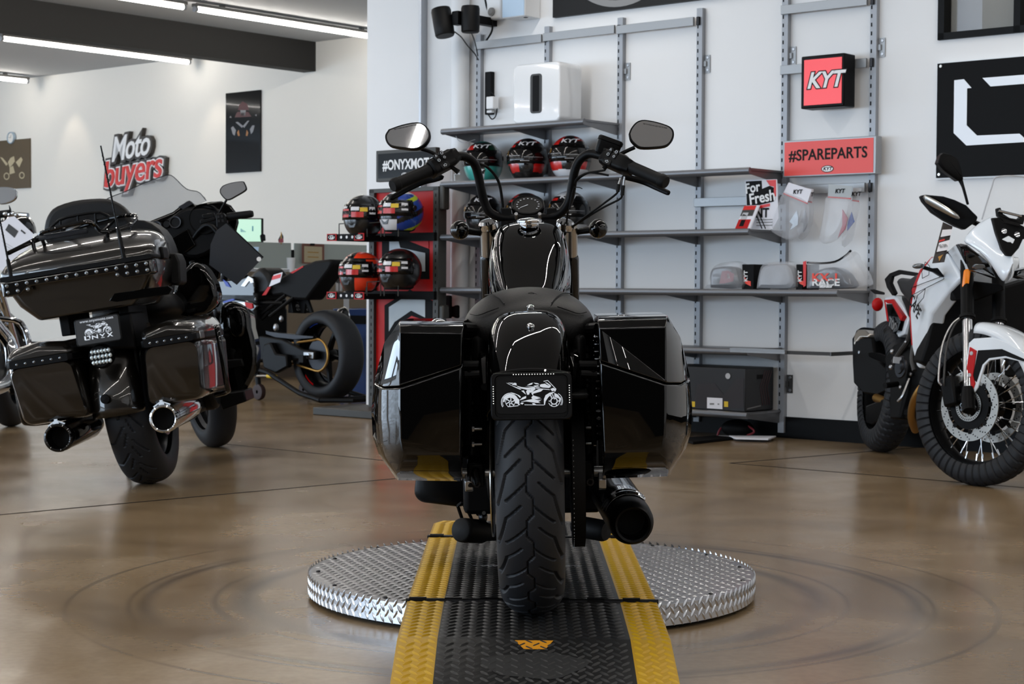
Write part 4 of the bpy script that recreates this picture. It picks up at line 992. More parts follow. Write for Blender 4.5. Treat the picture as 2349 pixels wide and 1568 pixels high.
G().tube([(-.13, .6, .28), (-.20, .55, .1), (-.20, .5, .02), (-.13, .46, .012)], .011, 10, 2).obj('kickstand', MT['dark_metal'], eg)
g = G(); g.tube([E(310, 800, -.3), E(320, 880, -.3), E(336, 945, -.25), E(338, 970, -.25)], .007, 8, 2); g.obj('axle_cable', MT['rubber'], eg)
for s in (-1, 1):
    g = G(); g.cyl((s*.12, .0, .335), (s*.12, .45, .36), .028); g.obj('swingarm_leg', MT['satin_black'], eg)
    G().lathe([(.06, -.003), (.145, -.003), (.145, .003), (.06, .003)], (s*.1, 0, .335), (1, 0, 0), 40).obj('brake_disc', MT['steel'], eg)
for s in (-1, 1): G().box((cx+s*.12, -.15, .70), (.04, .35, .08)).obj('case_mount', MT['satin_black'], eg, bev=.005)
slab('mud_frame', ME, [(180, 735), (300, 715), (315, 800), (190, 800)], 1, -.36, -.1, 'satin_black', eg, bev=.01)
# sales folder hanging from the right grip
fo = sheet('sales_folder', ME, [(497, 528), (520, 511), (604, 590), (543, 653), (480, 607), (483, 560)], 1, .965, 'matte_black', None, .006)
fo.matrix_world = ME
tag(fo, 'black sales folder hanging by its corner from the right grip of the touring motorcycle', 'folder')
MT['folder'] = mat('folder_sleeve', (20, 25, 33), .3, spec=.8); fo.data.materials[0] = MT['folder']
b_ = G(); b_.tube([E(520, 511, .964), E(604, 590, .964)], .003, 6); b_.obj('folder_edge', MT['satin_black'], fo)
b_ = G().lathe([(0, .001), (.011, .001), (.011, 0)], E(594, 594, .962), (0, -1, 0), 20).obj('round_sticker', MT['white'], fo)
# ------------------------------------------------------------------ white adventure motorcycle on the right
MW = T(1.87, 8.85, 0) @ rot('Z', 183) @ rot('Y', -6)
def A(px, py, y): return pix(MW, px, py, 1, y)
ad = thing('adventure_motorcycle', 'white adventure motorcycle with red accents and wire wheels at the right edge', 'motorcycle', MW)
def knob_tread(T_, X_, Q):
    t = np.mod(T_+np.abs(X_)*.35, 42); a = np.abs(X_)
    g1 = np.clip((4.2-np.abs(t-21))/1.5, 0, 1)*(a > 14); t2 = np.mod(T_+21, 42); g2 = np.clip((4.0-np.abs(t2-21))/1.5, 0, 1)*(a < 14)
    g3 = np.clip((2.2-np.abs(a-15))/1.2, 0, 1)
    return np.maximum(np.maximum(g1, g2), g3)
WF = T(-.005, 1.49, .335) @ rot('Z', 33)
MWF = MW @ WF
def spoked(parent, M, Ro, W, rim, nm):
    ax = M.to_3x3() @ V((1, 0, 0)); c = M @ V((0, 0, 0))
    tire(parent, c, ax, Ro, W, rim, 'tire', nm+'_tire', nt=300, ns=44, tread=knob_tread)
    g = G(M); r = rim+.006; w = W*.34
    g.lathe([(r, -w), (r-.008, -w), (r-.018, -w*.55), (r-.022, 0), (r-.018, w*.55), (r-.008, w), (r, w), (r-.008, 0), (r, -w)], (0, 0, 0), (1, 0, 0), 64); wl = g.obj(nm+'_rim', MT['satin_black'], parent)
    g = G(M)
    for k in range(32):
        a = R(k*360/32); b = a+R(17)*(1 if k % 4 < 2 else -1); s = 1 if k % 2 else -1
        g.tube([V((s*.035, .045*cos(b), .045*sin(b))), V((s*.008, (r-.018)*cos(a), (r-.018)*sin(a)))], .0023, 6)
        g.tube([V((s*.008, (r-.05)*cos(a), (r-.05)*sin(a))), V((s*.008, (r-.018)*cos(a), (r-.018)*sin(a)))], .0038, 6)
    g.obj('spokes', MT['chrome'], wl)
    G(M).lathe([(0, -.06), (.03, -.06), (.042, -.05), (.042, -.035), (.026, -.03), (.026, .03), (.042, .035), (.042, .05), (.03, .06), (0, .06)], (0, 0, 0), (1, 0, 0), 28).obj('hub', MT['satin_black'], wl)
    return wl
fw = spoked(ad, WF, .335, .115, .245, 'front'); spoked(ad, T(0, 0, .335), .335, .15, .225, 'rear')
def disc(M, x, ro, ri, nh, parent, name='brake_disc'):
    g = G(M); g.lathe([(ri, -.0025), (ro, -.0025), (ro, .0025), (ri, .0025), (ri, -.0025)], (x, 0, 0), (1, 0, 0), 64)
    g.mi = 1
    for k in range(nh):
        for j in range(3):
            a = R(k*360/nh+j*4.2); rr = ri+(ro-ri)*(.25+.25*j)
            for sx in (-1, 1): g.add([(x+sx*.0028, rr*cos(a)+.0032*cos(t), rr*sin(a)+.0032*sin(t)) for t in [i*pi/4 for i in range(8)]], [tuple(range(8))])
    d = g.obj(name, [MT['brushed'], MT['matte_black']], parent)
    g = G(M)
    for k in range(8):
        a = R(k*45+10); g.box((x, (ri-.004)*cos(a), (ri-.004)*sin(a)), (.006, .018, .018), MX.Rotation(a, 4, 'X'))
    g.lathe([(ri-.05, -.002), (ri-.014, -.002), (ri-.014, .002), (ri-.05, .002)], (x, 0, 0), (1, 0, 0), 40)
    g.obj('disc_carrier', MT['satin_black'], parent)
    return d
for x in (.078, -.078): disc(WF, x, .149, .114, 20, fw)
g = G(WF); g.lathe([(.05, -.002), (.066, -.002), (.066, .002), (.05, .002), (.05, -.002)], (.085, 0, 0), (1, 0, 0), 40); g.mi = 1
for k in range(40):
    a = R(k*9); g.box((.0876, .059*cos(a), .059*sin(a)), (.0006, .008, .003), MX.Rotation(a, 4, 'X'))
g.obj('sensor_ring', [MT['brushed'], MT['matte_black']], fw)
for k in range(5):
    a = R(k*72); c = V((.088, .036*cos(a), .036*sin(a))); G(WF).cyl(c, c+V((.006, 0, 0)), .0065, n=6).obj('disc_bolt', MT['chrome'], fw)
G(WF).lathe([(.006, .0), (.010, 0), (.0135, -.004), (.0135, -.03)], (.128, 0, 0), (1, 0, 0), 20).obj('axle_end', MT['chrome'], fw)
def Fx(px, py, x): return pix(MWF, px, py, 0, x)
# fork: sliders, tubes, reflector, brake hose
for s in (1, -1):
    b = WF @ V((s*.105, .015, 0)); t_ = b+V((0, -.25, .62)); d = t_-b
    f = G().tube([b+V((0, .02, -.02)), b+d*.03, b+d*.12], [.026, .031, .027], 16).obj('fork_foot', MT['satin_black'], ad)
    G().cyl(b+d*.08, b+d*.60, .0215, n=24).obj('fork_slider', MT['chrome'], f)
    G().cyl(b+d*.58, b+d*1.0, .028, n=24).obj('fork_tube', MT['satin_black'], f)
    G().lathe([(.03, -.008), (.034, -.006), (.034, .006), (.03, .008)], b+d*.60, d, 20).obj('dust_seal', MT['rubber'], f)
    if s > 0:
        q = b+d*.86; rf = G(T(*(q+V((.012, .026, 0)))) @ rot('Z', 70) @ rot('X', 0)); rf.loft([[V((x, y*k, z*k)) for y, z in rrect(.028, .085, .0135, 6)] for x, k in ((0, 1), (.006, 1), (.008, .85))]); rf.obj('amber_reflector', MT['amber'], f)
g = G(WF); g.box((.098, -.09, .05), (.05, .07, .13), rot('X', 20)); g.obj('brake_caliper', MT['satin_black'], fw, bev=.012)
b = WF @ V((.105, .015, 0)); d = V((0, -.25, .62))
for k_, (o_, m_) in enumerate(((V((.075, -.05, 0)), 'dark_grey_plastic'), (V((.095, -.05, 0)), 'steel'))):
    G().tube([WF @ V((.12+.02*k_, -.11, .07)), b+d*.16+o_*1.15, b+d*.38+o_, b+d*.54+o_*.6, b+d*.62], .0045, 8, 5).obj('brake_hose', MT[m_], ad)
# front mudguard in the steered frame
arcfender(ad, (0, 0, 0), .356, -66, 4, .080, .05, 'bike_white', 'front_mudguard', WF)
def fsl(name, pts, x0, x1, m, par=None, bev=.003, k=1): return slab(name, MWF, pts, 0, x0, x1, m, par or ad, bev=bev, k=k).__setattr__('matrix_local', WF)
fsl('mudguard_side', [(2222, 786), (2233, 776), (2275, 773), (2312, 786), (2365, 818), (2362, 834), (2306, 821), (2270, 826), (2258, 838), (2243, 888), (2231, 906), (2210, 886)], .086, .074, 'bike_white')
fsl('mudguard_inset', [(2243, 803), (2298, 800), (2356, 826), (2356, 831), (2306, 816), (2268, 821), (2253, 836), (2240, 876), (2231, 868), (2236, 840)], .088, .08, 'matte_black', bev=.001)
fsl('mudguard_red_panel', [(2224, 795), (2239, 804), (2231, 860), (2236, 879), (2229, 899), (2211, 885)], .092, .08, 'bike_red', bev=.002)
for px_, py_ in ((2228.5, 810), (2224, 860)):
    c = Fx(px_, py_, .0925); G(WF).lathe([(0, .003), (.007, .003), (.0085, .0015), (.0085, -.001)], c, (1, 0, 0), 18).obj('mudguard_bolt', MT['light_grey'], ad)
# bodywork
side = slab3('side_fairing', MW, [(2137, 588, .98), (2172, 579, 1.15), (2204, 636, 1.30), (2178, 664, 1.24), (2136, 720, 1.10), (2122, 785, 1.03), (2113, 832, 1.0), (2108, 846, .98), (2100, 838, .96), (2090, 796, .92), (2087, 716, .88), (2093, 665, .90), (2111, 622, .93)], (-.07, 0, 0), 'bike_white', ad, bev=.012, seg=3)
slab3('side_fairing', MW, [(2560, 640, 1.28), (2600, 600, 1.1), (2600, 700, .95), (2575, 780, .95), (2560, 760, 1.0)], (-.05, 0, 0), 'bike_white', ad, bev=.012)
slab3('fairing_edge', MW, [(2137, 588, .975), (2143, 590, .985), (2118, 625, .94), (2101, 668, .91), (2095, 716, .89), (2097, 790, .93), (2090, 792, .92), (2085, 716, .875), (2091, 663, .895), (2109, 619, .925)], (-.05, 0, 0), 'bike_red', side, bev=.003)
sf = [(2137, 588, .98), (2172, 579, 1.15), (2204, 636, 1.30), (2136, 720, 1.10)]
nrm_ = (A(*sf[2])-A(*sf[0])).cross(A(*sf[3])-A(*sf[0])).normalized()
if nrm_.x < 0: nrm_ = -nrm_
p0 = A(*sf[0])
def onside(px, py):
    o = MW.inverted() @ CP; d = (MW.inverted().to_3x3() @ ray(px, py)); return o+d*((p0-o).dot(nrm_)/d.dot(nrm_))+nrm_*.016
g = G()
for pl_ in ([(2099, 661), (2171, 634), (2173, 641), (2098, 679)], [(2122, 624), (2123, 640), (2138, 632), (2140, 612), (2130, 602)], [(2112, 679), (2130, 664), (2126, 684), (2111, 702), (2106, 698)]):
    g.tube([onside(*q) for q in pl_]+[onside(*pl_[0])], .0016, 5)
g.obj('side_graphic', MT['matte_black'], side)
a, b = onside(2098, 690), onside(2113, 719); ux = (b-a).normalized(); uy = nrm_.cross(ux).normalized(); Mt = MX((ux, uy, nrm_)).transposed().to_4x4(); Mt.translation = (a+b)/2
G(Mt).text('CAPE', I3, .068, .0006, bold=.0012, sx=.95).obj('side_lettering', MT['matte_black'], side)
slab3('cheek_panel', MW, [(2173, 577, 1.17), (2186, 564, 1.24), (2199, 556, 1.32), (2212, 585, 1.37), (2222, 618, 1.38), (2214, 634, 1.35), (2208, 634, 1.33), (2194, 606, 1.25)], (-.05, -.03, 0), 'bike_white', side, bev=.006)
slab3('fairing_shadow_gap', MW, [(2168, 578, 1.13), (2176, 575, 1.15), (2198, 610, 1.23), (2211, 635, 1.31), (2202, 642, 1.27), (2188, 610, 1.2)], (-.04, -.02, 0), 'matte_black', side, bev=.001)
# nose, beak and lamps: right half and its mirror image
g = G()
NR = [[(2199, 556, 1.33), (2215, 531, 1.36), (2238, 510, 1.36), (2262, 498, 1.38)], [(2216, 561, 1.40), (2236, 540, 1.43), (2256, 520, 1.42), (2275, 500, 1.42)],
      [(2240, 577, 1.46), (2256, 562, 1.50), (2272, 545, 1.50), (2288, 520, 1.48)], [(2265, 600, 1.53), (2278, 590, 1.57), (2290, 575, 1.57), (2304, 552, 1.55)], [(2287, 641, 1.60), (2293, 622, 1.64), (2302, 604, 1.65), (2312, 590, 1.65)], [(2298, 648, 1.62), (2305, 636, 1.67), (2312, 620, 1.68), (2316, 606, 1.68)]]
rows = [[A(*q) for q in r] for r in NR]; cxn = max(0, rows[-1][-1].x)
for r in rows:
    for v in r: v.x = max(v.x-cxn, .0)
    r.append(V((0, r[-1].y+.02, r[-1].z+.004)))
full = [r+[V((-v.x, v.y, v.z)) for v in reversed(r[:-1])] for r in rows]
back = [[v+V((0, -.10, .01)) for v in r] for r in full]
n_ = len(full[0]); vs = [v for r in full for v in r]; fs = [(i*n_+j, i*n_+j+1, (i+1)*n_+j+1, (i+1)*n_+j) for i in range(len(full)-1) for j in range(n_-1)]
g.add(vs, fs); nose = g.obj('nose_fairing', MT['bike_white'], ad, solid=.012, sub=1)
hl = slab3('headlamp', MW, [(2202, 558, 1.36), (2220, 562, 1.41), (2245, 582, 1.47), (2268, 601, 1.52), (2286, 638, 1.57), (2262, 629, 1.50), (2247, 624, 1.46), (2226, 621, 1.40), (2216, 604, 1.37)], (-.005, -.08, 0), 'gloss_black', ad, bev=.004)
slab3('lamp_lens', MW, [(2228, 613, 1.44), (2234, 605, 1.46), (2255, 606, 1.50), (2258, 614, 1.5), (2240, 618, 1.46)], (0, .02, 0), 'lamp_glass', hl, bev=.003)
slab3('lamp_lens', MW, [(2230, 620, 1.42), (2252, 616, 1.48), (2284, 637, 1.57), (2268, 632, 1.53)], (0, .012, 0), 'lamp_glass', hl, bev=.002)
slab3('headlamp', MW, [(2330, 634, 1.57), (2340, 622, 1.56), (2360, 612, 1.5), (2385, 612, 1.42), (2380, 630, 1.42), (2350, 640, 1.52)], (.005, -.08, 0), 'gloss_black', ad, bev=.004)
slab3('lamp_lens', MW, [(2332, 632, 1.58), (2342, 625, 1.57), (2358, 625, 1.53), (2356, 634, 1.53)], (0, .012, 0), 'lamp_glass', ad, bev=.002)
# screen, bracket
ws = sheet('windscreen', MW, [(2252, 503), (2262, 470), (2276, 425), (2284, 407), (2320, 403), (2365, 408), (2392, 418), (2400, 460), (2405, 510), (2350, 530), (2290, 512)], 1, 1.38, 'clear_plastic', ad, .004, smooth=2)
G().tube([A(x_, y_, 1.385) for x_, y_ in [(2252, 503), (2262, 470), (2276, 425), (2284, 407), (2320, 403), (2365, 408), (2392, 418)]], .003, 6, 3).obj('windscreen_edge_highlight', MT['light_grey'], ws)  # light grey line paints the bright highlights along the screen's rim
br = slab3('screen_bracket', MW, [(2271, 500, 1.52), (2288, 499, 1.52), (2296, 508, 1.52), (2325, 512, 1.53), (2345, 520, 1.52), (2348, 535, 1.55), (2332, 570, 1.6), (2316, 588, 1.64), (2304, 587, 1.64), (2294, 570, 1.6), (2280, 535, 1.56)], (0, .03, 0), 'satin_black', ad, bev=.005)
slab3('screen_bracket_arm', MW, [(2282, 479, 1.5), (2291, 476, 1.5), (2296, 490, 1.5), (2312, 500, 1.52), (2330, 503, 1.52), (2340, 492, 1.5), (2349, 494, 1.5), (2343, 515, 1.52), (2300, 512, 1.52), (2284, 495, 1.5)], (0, .025, 0), 'satin_black', br, bev=.003)
G().tube([A(2290, 483, 1.53), A(2343, 496, 1.53)], .006, 10).obj('bracket_bar', MT['chrome'], br)
for q in ((2303, 530), (2333, 538)): G().lathe([(0, .004), (.006, .004), (.012, .003), (.013, -.002)], A(q[0], q[1], 1.59), (0, 1, .3), 16).obj('bracket_bolt', MT['chrome'], br)
slab3('bracket_window', MW, [(2296, 549, 1.60), (2312, 541, 1.60), (2326, 549, 1.60), (2322, 558, 1.61), (2308, 561, 1.61)], (0, .01, 0), 'bike_white', br, bev=.001)
# bars, hand guards, mirrors
hg = slab3('hand_guard', MW, [(2113, 449, .93), (2122, 446, .95), (2165, 450, 1.02), (2190, 458, 1.06), (2217, 470, 1.06), (2228, 482, 1.05), (2244, 497, 1.02), (2240, 508, 1.02), (2214, 527, 1.04), (2196, 519, 1.06), (2168, 505, 1.04), (2140, 487, .98), (2119, 462, .93)], (0, -.05, 0), 'satin_black', ad, bev=.012, seg=3)
a = [A(2115, 452, .965), A(2150, 470, 1.02), A(2180, 488, 1.07), A(2203, 500, 1.085)]
rings = []
for i, c in enumerate(a):
    h = (.023, .022, .019, .012)[i]; rings.append([c+V((.0, 0, 0))+V((.3*h*cos(R(t)), .012*sin(R(t)), h*cos(R(t)))) for t in range(0, 360, 30)])
G().loft(rings).obj('guard_bar', MT['brushed'], hg, sub=1)
slab3('hand_guard', MW, [(2440, 470, 1.04), (2490, 455, 1.0), (2545, 455, .93), (2520, 490, .96), (2470, 512, 1.02), (2440, 500, 1.04)], (0, -.05, 0), 'satin_black', ad, bev=.012)
G().tube([A(2125, 455, .9), A(2200, 495, .92), A(2260, 520, 1.0), A(2330, 545, 1.05), A(2400, 520, 1.0), A(2530, 460, .9)], .012, 10, 3).obj('handlebar', MT['satin_black'], ad)
m_ = slab('mirror', MW, [(2151, 374), (2156, 358), (2164, 350), (2180, 354), (2196, 362), (2203, 380), (2208, 398), (2210, 412), (2198, 415), (2182, 404), (2164, 390)], 1, .98, .93, 'satin_black', ad, bev=.012, seg=3, k0=.75)
G().tube([A(2201, 408, .95), A(2209, 428, .96), A(2220, 468, 1.0)], [.012, .007, .006], 10, 2).obj('mirror_stem', MT['satin_black'], m_)
ind = G().ell(A(2107, 610, 1.22), .028, .016, .012, rot('Y', 10), n=16, m=10).obj('indicator', MT['lamp_glass'], ad)
slab3('indicator_stalk', MW, [(2118, 608, 1.2), (2140, 615, 1.2), (2152, 614, 1.2), (2168, 635, 1.16), (2160, 635, 1.16), (2142, 624, 1.2), (2120, 617, 1.2)], (0, -.03, 0), 'satin_black', ind, bev=.004)
# radiator, engine and frame
slab('radiator', MW, [(2112, 830), (2125, 790), (2140, 725), (2205, 650), (2290, 652), (2310, 655), (2360, 640), (2450, 640), (2470, 760), (2440, 860), (2200, 870), (2150, 850)], 1, 1.08, .95, 'matte_black', ad, bev=.01)
g = G(); g.box((-.03, .74, .42), (.16, .42, .36)); g.box((-.03, .78, .66), (.14, .44, .2)); g.box((-.03, .75, .24), (.2, .4, .06)); g.obj('engine', MT['satin_black'], ad, bev=.02)
slab3('frame_cowl', MW, [(2178, 664, 1.22), (2204, 640, 1.28), (2300, 652, 1.45), (2306, 665, 1.4), (2240, 690, 1.3), (2190, 690, 1.25)], (0, -.15, 0), 'matte_black', ad, bev=.01)
G().tube([A(2140, 866, 1.0), A(2112, 893, .98), A(2096, 925, .9), A(2092, 960, .8), A(2100, 985, .7)], .02, 12, 4).obj('exhaust_pipe', MT['gold'], ad)
G().tube([A(2010, 912, .05), A(2055, 930, .3)], .022, 12).obj('exhaust_link', MT['gold'], ad)
mu = slab3('muffler', MW, [(1957, 778, -.12), (1962, 757, -.14), (1976, 748, -.14), (1993, 752, -.12), (2003, 771, -.08), (2006, 814, 0), (2038, 850, .15), (2034, 897, .12), (2014, 907, .05), (1980, 902, -.05), (1956, 878, -.1), (1955, 830, -.12)], (-.09, 0, 0), 'satin_black', ad, bev=.025, seg=3)
slab3('muffler_cap', MW, [(1959, 792, -.125), (1961, 768, -.14), (1969, 755, -.15), (1985, 755, -.14), (1996, 766, -.1), (1992, 774, -.1), (1975, 773, -.12)], (-.06, 0, 0), 'brushed', mu, bev=.008).location = (.012, .03, 0)
for q in ((1984, 809),): G().lathe([(0, .004), (.008, .003), (.008, -.004)], A(q[0], q[1], -.02)+V((.03, 0, 0)), (1, .3, 0), 12).obj('muffler_bolt', MT['zinc'], mu)
slab3('pillion_bracket', MW, [(1990, 808, .05), (2010, 808, .1), (2058, 822, .35), (2066, 835, .35), (2050, 836, .3), (2038, 900, .2), (2028, 905, .2), (2030, 835, .15), (1992, 818, .05)], (-.03, 0, 0), 'satin_black', ad, bev=.006)
slab3('swingarm', MW, [(1985, 930, -.1), (2060, 900, .45), (2075, 930, .5), (2000, 975, .0), (1985, 970, -.1)], (-.05, 0, 0), 'satin_black', ad, bev=.008)
slab3('engine_guard', MW, [(2028, 820, .3), (2050, 790, .35), (2085, 778, .5), (2088, 820, .6), (2078, 900, .6), (2062, 960, .6), (2040, 960, .5), (2040, 880, .4)], (-.06, 0, 0), 'matte_black', ad, bev=.010)
g = G()
for q, r_ in (((2047, 806), .012), ((2044, 842), .012), ((2090, 858), .01), ((2066, 888), .01), ((2078, 784), .008), ((2100, 880), .008)): g.ell(A(q[0], q[1], .62), r_, r_, r_, n=12, m=8)
g.obj('engine_bolts', MT['zinc'], ad)
G().box(A(2060, 826, .62), (.045, .01, .03)).obj('engine_plate', MT['light_grey'], ad)
G().lathe([(0, .012), (.03, .012), (.034, .006), (.05, .006), (.054, .0)], A(2072, 842, .62)+V((.01, 0, 0)), (1, .25, 0), 28).obj('clutch_cover', MT['dark_metal'], ad)
G().tube([A(2098, 700, .7), A(2088, 770, .6), A(2070, 800, .5), A(2050, 830, .4)], .014, 10, 3).obj('frame_tube', MT['dark_grey_plastic'], ad)
G().tube([A(2086, 868, .66), A(2072, 905, .68), A(2060, 920, .66)], .007, 8, 2).obj('brake_pedal', MT['steel'], ad)
G().tube([A(2058, 880, .55), A(2030, 884, .6)], .014, 10).obj('foot_peg', MT['rubber'], ad)
G().tube([A(2100, 770, .72), A(2092, 820, .74), A(2098, 850, .78)], .012, 10, 3).obj('coolant_hose', MT['dark_grey_plastic'], ad)
# seat, rails, tail
slab3('seat', MW, [(2052, 645, .15), (2062, 636, .2), (2080, 640, .35), (2100, 628, .5), (2112, 640, .7), (2102, 680, .75), (2097, 712, .7), (2085, 698, .5), (2064, 672, .3)], (-.18, 0, 0), 'leather', ad, bev=.02, seg=3)
slab3('grab_rail', MW, [(2028, 640, .0), (2040, 626, .02), (2062, 618, .06), (2108, 626, .3), (2104, 634, .3), (2060, 628, .08), (2044, 634, .04), (2041, 648, .05), (2052, 672, .12), (2046, 678, .12), (2034, 660, .04)], (-.02, 0, 0), 'satin_black', ad, bev=.004)
tp = slab3('tail_panel', MW, [(2028, 681, .0), (2054, 677, .1), (2070, 700, .2), (2084, 730, .3), (2074, 766, .28), (2048, 779, .15), (2040, 745, .08)], (-.05, 0, 0), 'bike_white', ad, bev=.006)
slab3('tail_stripe', MW, [(2031, 688, .0), (2051, 686, .1), (2074, 726, .28), (2070, 736, .26), (2049, 696, .1), (2037, 696, .03), (2042, 735, .08), (2038, 738, .07)], (-.05, 0, 0), 'bike_red', tp, bev=.002).location = (.008, 0, 0)
slab3('tail_inset', MW, [(2036, 697, .03), (2049, 697, .1), (2069, 735, .26), (2063, 758, .25), (2048, 766, .15), (2042, 735, .08)], (-.05, 0, 0), 'gloss_black', tp, bev=.002).location = (.008, 0, 0)
a, b = A(2054, 738, .12), A(2072, 757, .22); ux = (b-a).normalized(); nn = V((1, -.3, 0)).normalized(); nn = (nn-ux*nn.dot(ux)).normalized(); uy = nn.cross(ux); Mt = MX((ux, uy, nn)).transposed().to_4x4(); Mt.translation = (a+b)/2+V((.034, 0, 0))
G(Mt).text('700', I3, .07, .0006, bold=.001).obj('tail_lettering', MT['grey'], tp)
G().ell(A(2013, 698, -.08), .03, .02, .035, n=14, m=8).obj('tail_lamp', MT['bike_red'], ad)
slab3('rear_indicator', MW, [(1996, 664, -.1), (2006, 663, -.1), (2030, 670, .0), (2030, 676, .0), (2008, 674, -.08)], (0, -.02, 0), 'satin_black', ad, bev=.004)
slab3('pillion_peg', MW, [(2025, 755, .1), (2034, 750, .1), (2042, 760, .15), (2042, 768, .15), (2026, 764, .1)], (-.03, 0, 0), 'satin_black', ad, bev=.004)
G().box((-.02, .14, .74), (.06, .4, .12)).obj('subframe', MT['satin_black'], ad, bev=.02)
tk = [(2137, 592, .98), (2160, 575, 1.0), (2200, 570, 1.0), (2200, 640, .95), (2120, 690, .85), (2098, 680, .85)]
slab3('fuel_tank', MW, tk, (-.25, 0, 0), 'bike_white', ad, bev=.04, seg=4).location = (-.05, -.05, 0)
G().tube([(-.08, .7, .25), (-.2, .65, .1), (-.24, .62, .012)], .012, 10).obj('kickstand', MT['satin_black'], ad)
# price tag hanging from the hand guard
tg = slab3('price_tag', MW, [(2163, 509, 1.09), (2185, 519, 1.09), (2166, 601, 1.36), (2138, 604, 1.36)], (0, .002, 0), 'matte_black', None, bev=0)
tg.matrix_world = MW; tag(tg, 'black and white price tag hanging below the right hand guard of the white motorcycle', 'price tag')
MT['tag_black'] = mat('tag_black', (30, 20, 18), .6); tg.data.materials[0] = MT['tag_black']
q = [A(2163, 509, 1.09), A(2185, 519, 1.09), A(2166, 601, 1.36), A(2138, 604, 1.36)]
def tagp(u, v): return (q[0]*(1-u)+q[1]*u)*(1-v)+(q[3]*(1-u)+q[2]*u)*v+V((0, .011, .002))
def tpatch(nm, c, m): G().add([tagp(*k) for k in c], [tuple(range(len(c)))]).obj(nm, m if not isinstance(m, str) else MT[m], tg)
tpatch('label_field', [(.08, .2), (.97, .1), (.97, .27), (.08, .38)], 'paper'); tpatch('label_field', [(.08, .52), (.97, .40), (.97, .68), (.08, .74)], 'paper')
tpatch('label_stripe', [(.05, .46), (.5, .40), (.5, .44), (.05, .5)], 'red'); tpatch('label_mark', [(.3, .86), (.7, .8), (.6, .88), (.5, .97), (.4, .9)], 'gold')
ux = (tagp(1, .56)-tagp(0, .62)).normalized(); uy = (tagp(.5, 0)-tagp(.5, 1)).normalized(); uy = (uy-ux*uy.dot(ux)).normalized(); nz = ux.cross(uy)
Mt = MX((ux, uy, nz)).transposed().to_4x4(); Mt.translation = tagp(.52, .6)+nz*.004
G(Mt).text('$5,299', I3, .030, .0003, bold=.0004, sx=.5).obj('price_digits', MT['grey'], tg)
# ------------------------------------------------------------------ track motorcycle on a paddock stand, behind the touring one
MS = T(-1.30, 12.3, .012) @ rot('Z', 45)
def S(px, py, x): return pix(MS, px, py, 0, x)
sp = thing('sport_motorcycle', 'black sport motorcycle raised on a paddock stand behind the touring motorcycle', 'motorcycle', MS)
def ssl(name, pts, x0, x1, m, par=None, bev=.006, k=1, smooth=0): return slab(name, MS, pts, 0, x0, x1, m, par or sp, bev=bev, k=k, smooth=smooth)
z5 = lambda *p: [(460+x/3.267, 480+y/3.267) for x, y in p]
SC_ = (0, 0, .325)
tire(sp, SC_, (1, 0, 0), .318, .20, .225, 'tire', 'rear_tire', nt=96)
rw = wheel(sp, SC_, (1, 0, 0), .228, .17, 'satin_black', spokes=5, name='rear_wheel')
for a0, a1, m_ in ((20, 48, 'bike_red'), (200, 230, 'bike_red'), (-35, -8, 'blue'), (75, 95, 'decal_white')):
    g = G(); P0 = [V((-.0655, r_*-sin(R(t)), .325+r_*cos(R(t)))) for r_, seq in ((.232, range(a0, a1+1, 4)), (.221, range(a1, a0-1, -4))) for t in seq]
    g.add(P0, [tuple(range(len(P0)))]); g.obj('rim_stripe', MT[m_], rw)
G().lathe([(.03, -.003), (.11, -.003), (.11, .003), (.03, .003)], (-.085, 0, .325), (1, 0, 0), 40).obj('sprocket', MT['dark_metal'], rw)
pts = [V((-.09, .60, .36)), V((-.09, .3, .40))]+[V((-.09, -.112*sin(R(t)), .325+.112*cos(R(t)))) for t in range(-20, 201, 15)]+[V((-.09, .3, .26)), V((-.09, .6, .29))]
G().tube(pts, .009, 8).obj('drive_chain', MT['gold'], sp)
for x in (-.12, .12):
    g = G(); g.loft([[V((x-.02, y, z-h)), V((x+.02, y, z-h)), V((x+.02, y, z+h)), V((x-.02, y, z+h))] for y, z, h in ((-.03, .325, .03), (.12, .33, .035), (.35, .35, .08), (.62, .36, .09))]); sw = g.obj('swingarm', MT['satin_black'], sp, bev=.01)
G().box((-.145, .03, .325), (.012, .11, .045)).obj('axle_block', MT['steel'], sp, bev=.003)
G().cyl((-.165, 0.02, .325), (-.14, .02, .325), .016, n=6).obj('axle_nut', MT['chrome'], sp)
ssl('chain_guard', z5((485, 905), (520, 915), (690, 935), (845, 950), (843, 965), (700, 975), (560, 960), (490, 935)), -.11, -.08, 'dark_metal', bev=.003)
ssl('tail_unit', z5((610, 500), (680, 460), (770, 415), (850, 385), (965, 372), (985, 395), (960, 455), (850, 600), (790, 680), (690, 675), (610, 640), (540, 650), (500, 600)), -.08, .08, 'matte_black', bev=.02, k=1)
ssl('tail_stripe', z5((670, 475), (765, 422), (770, 432), (690, 480)), -.083, -.078, 'bike_red', bev=0)
ssl('seat', z5((330, 540), (380, 480), (430, 430), (480, 460), (515, 520), (520, 590), (480, 640), (400, 640), (330, 610)), -.10, .10, 'leather', bev=.03, smooth=2)
ssl('seat_stripe', z5((460, 645), (505, 580), (525, 582), (490, 640)), -.104, -.098, 'bike_red', bev=0)
tk = ssl('fuel_tank', z5((60, 590), (110, 540), (180, 530), (300, 520), (370, 500), (400, 560), (400, 640), (420, 690), (300, 680), (200, 690), (90, 660)), -.14, .14, 'gloss_black', bev=.04, smooth=2)
ssl('tank_badge', z5((300, 575), (355, 500), (390, 520), (395, 550), (375, 555), (365, 535), (330, 580)), -.147, -.14, 'bike_white', tk, bev=.002)
ssl('tank_badge', z5((165, 525), (200, 545), (225, 585), (190, 575)), -.147, -.14, 'blue', tk, bev=.002)
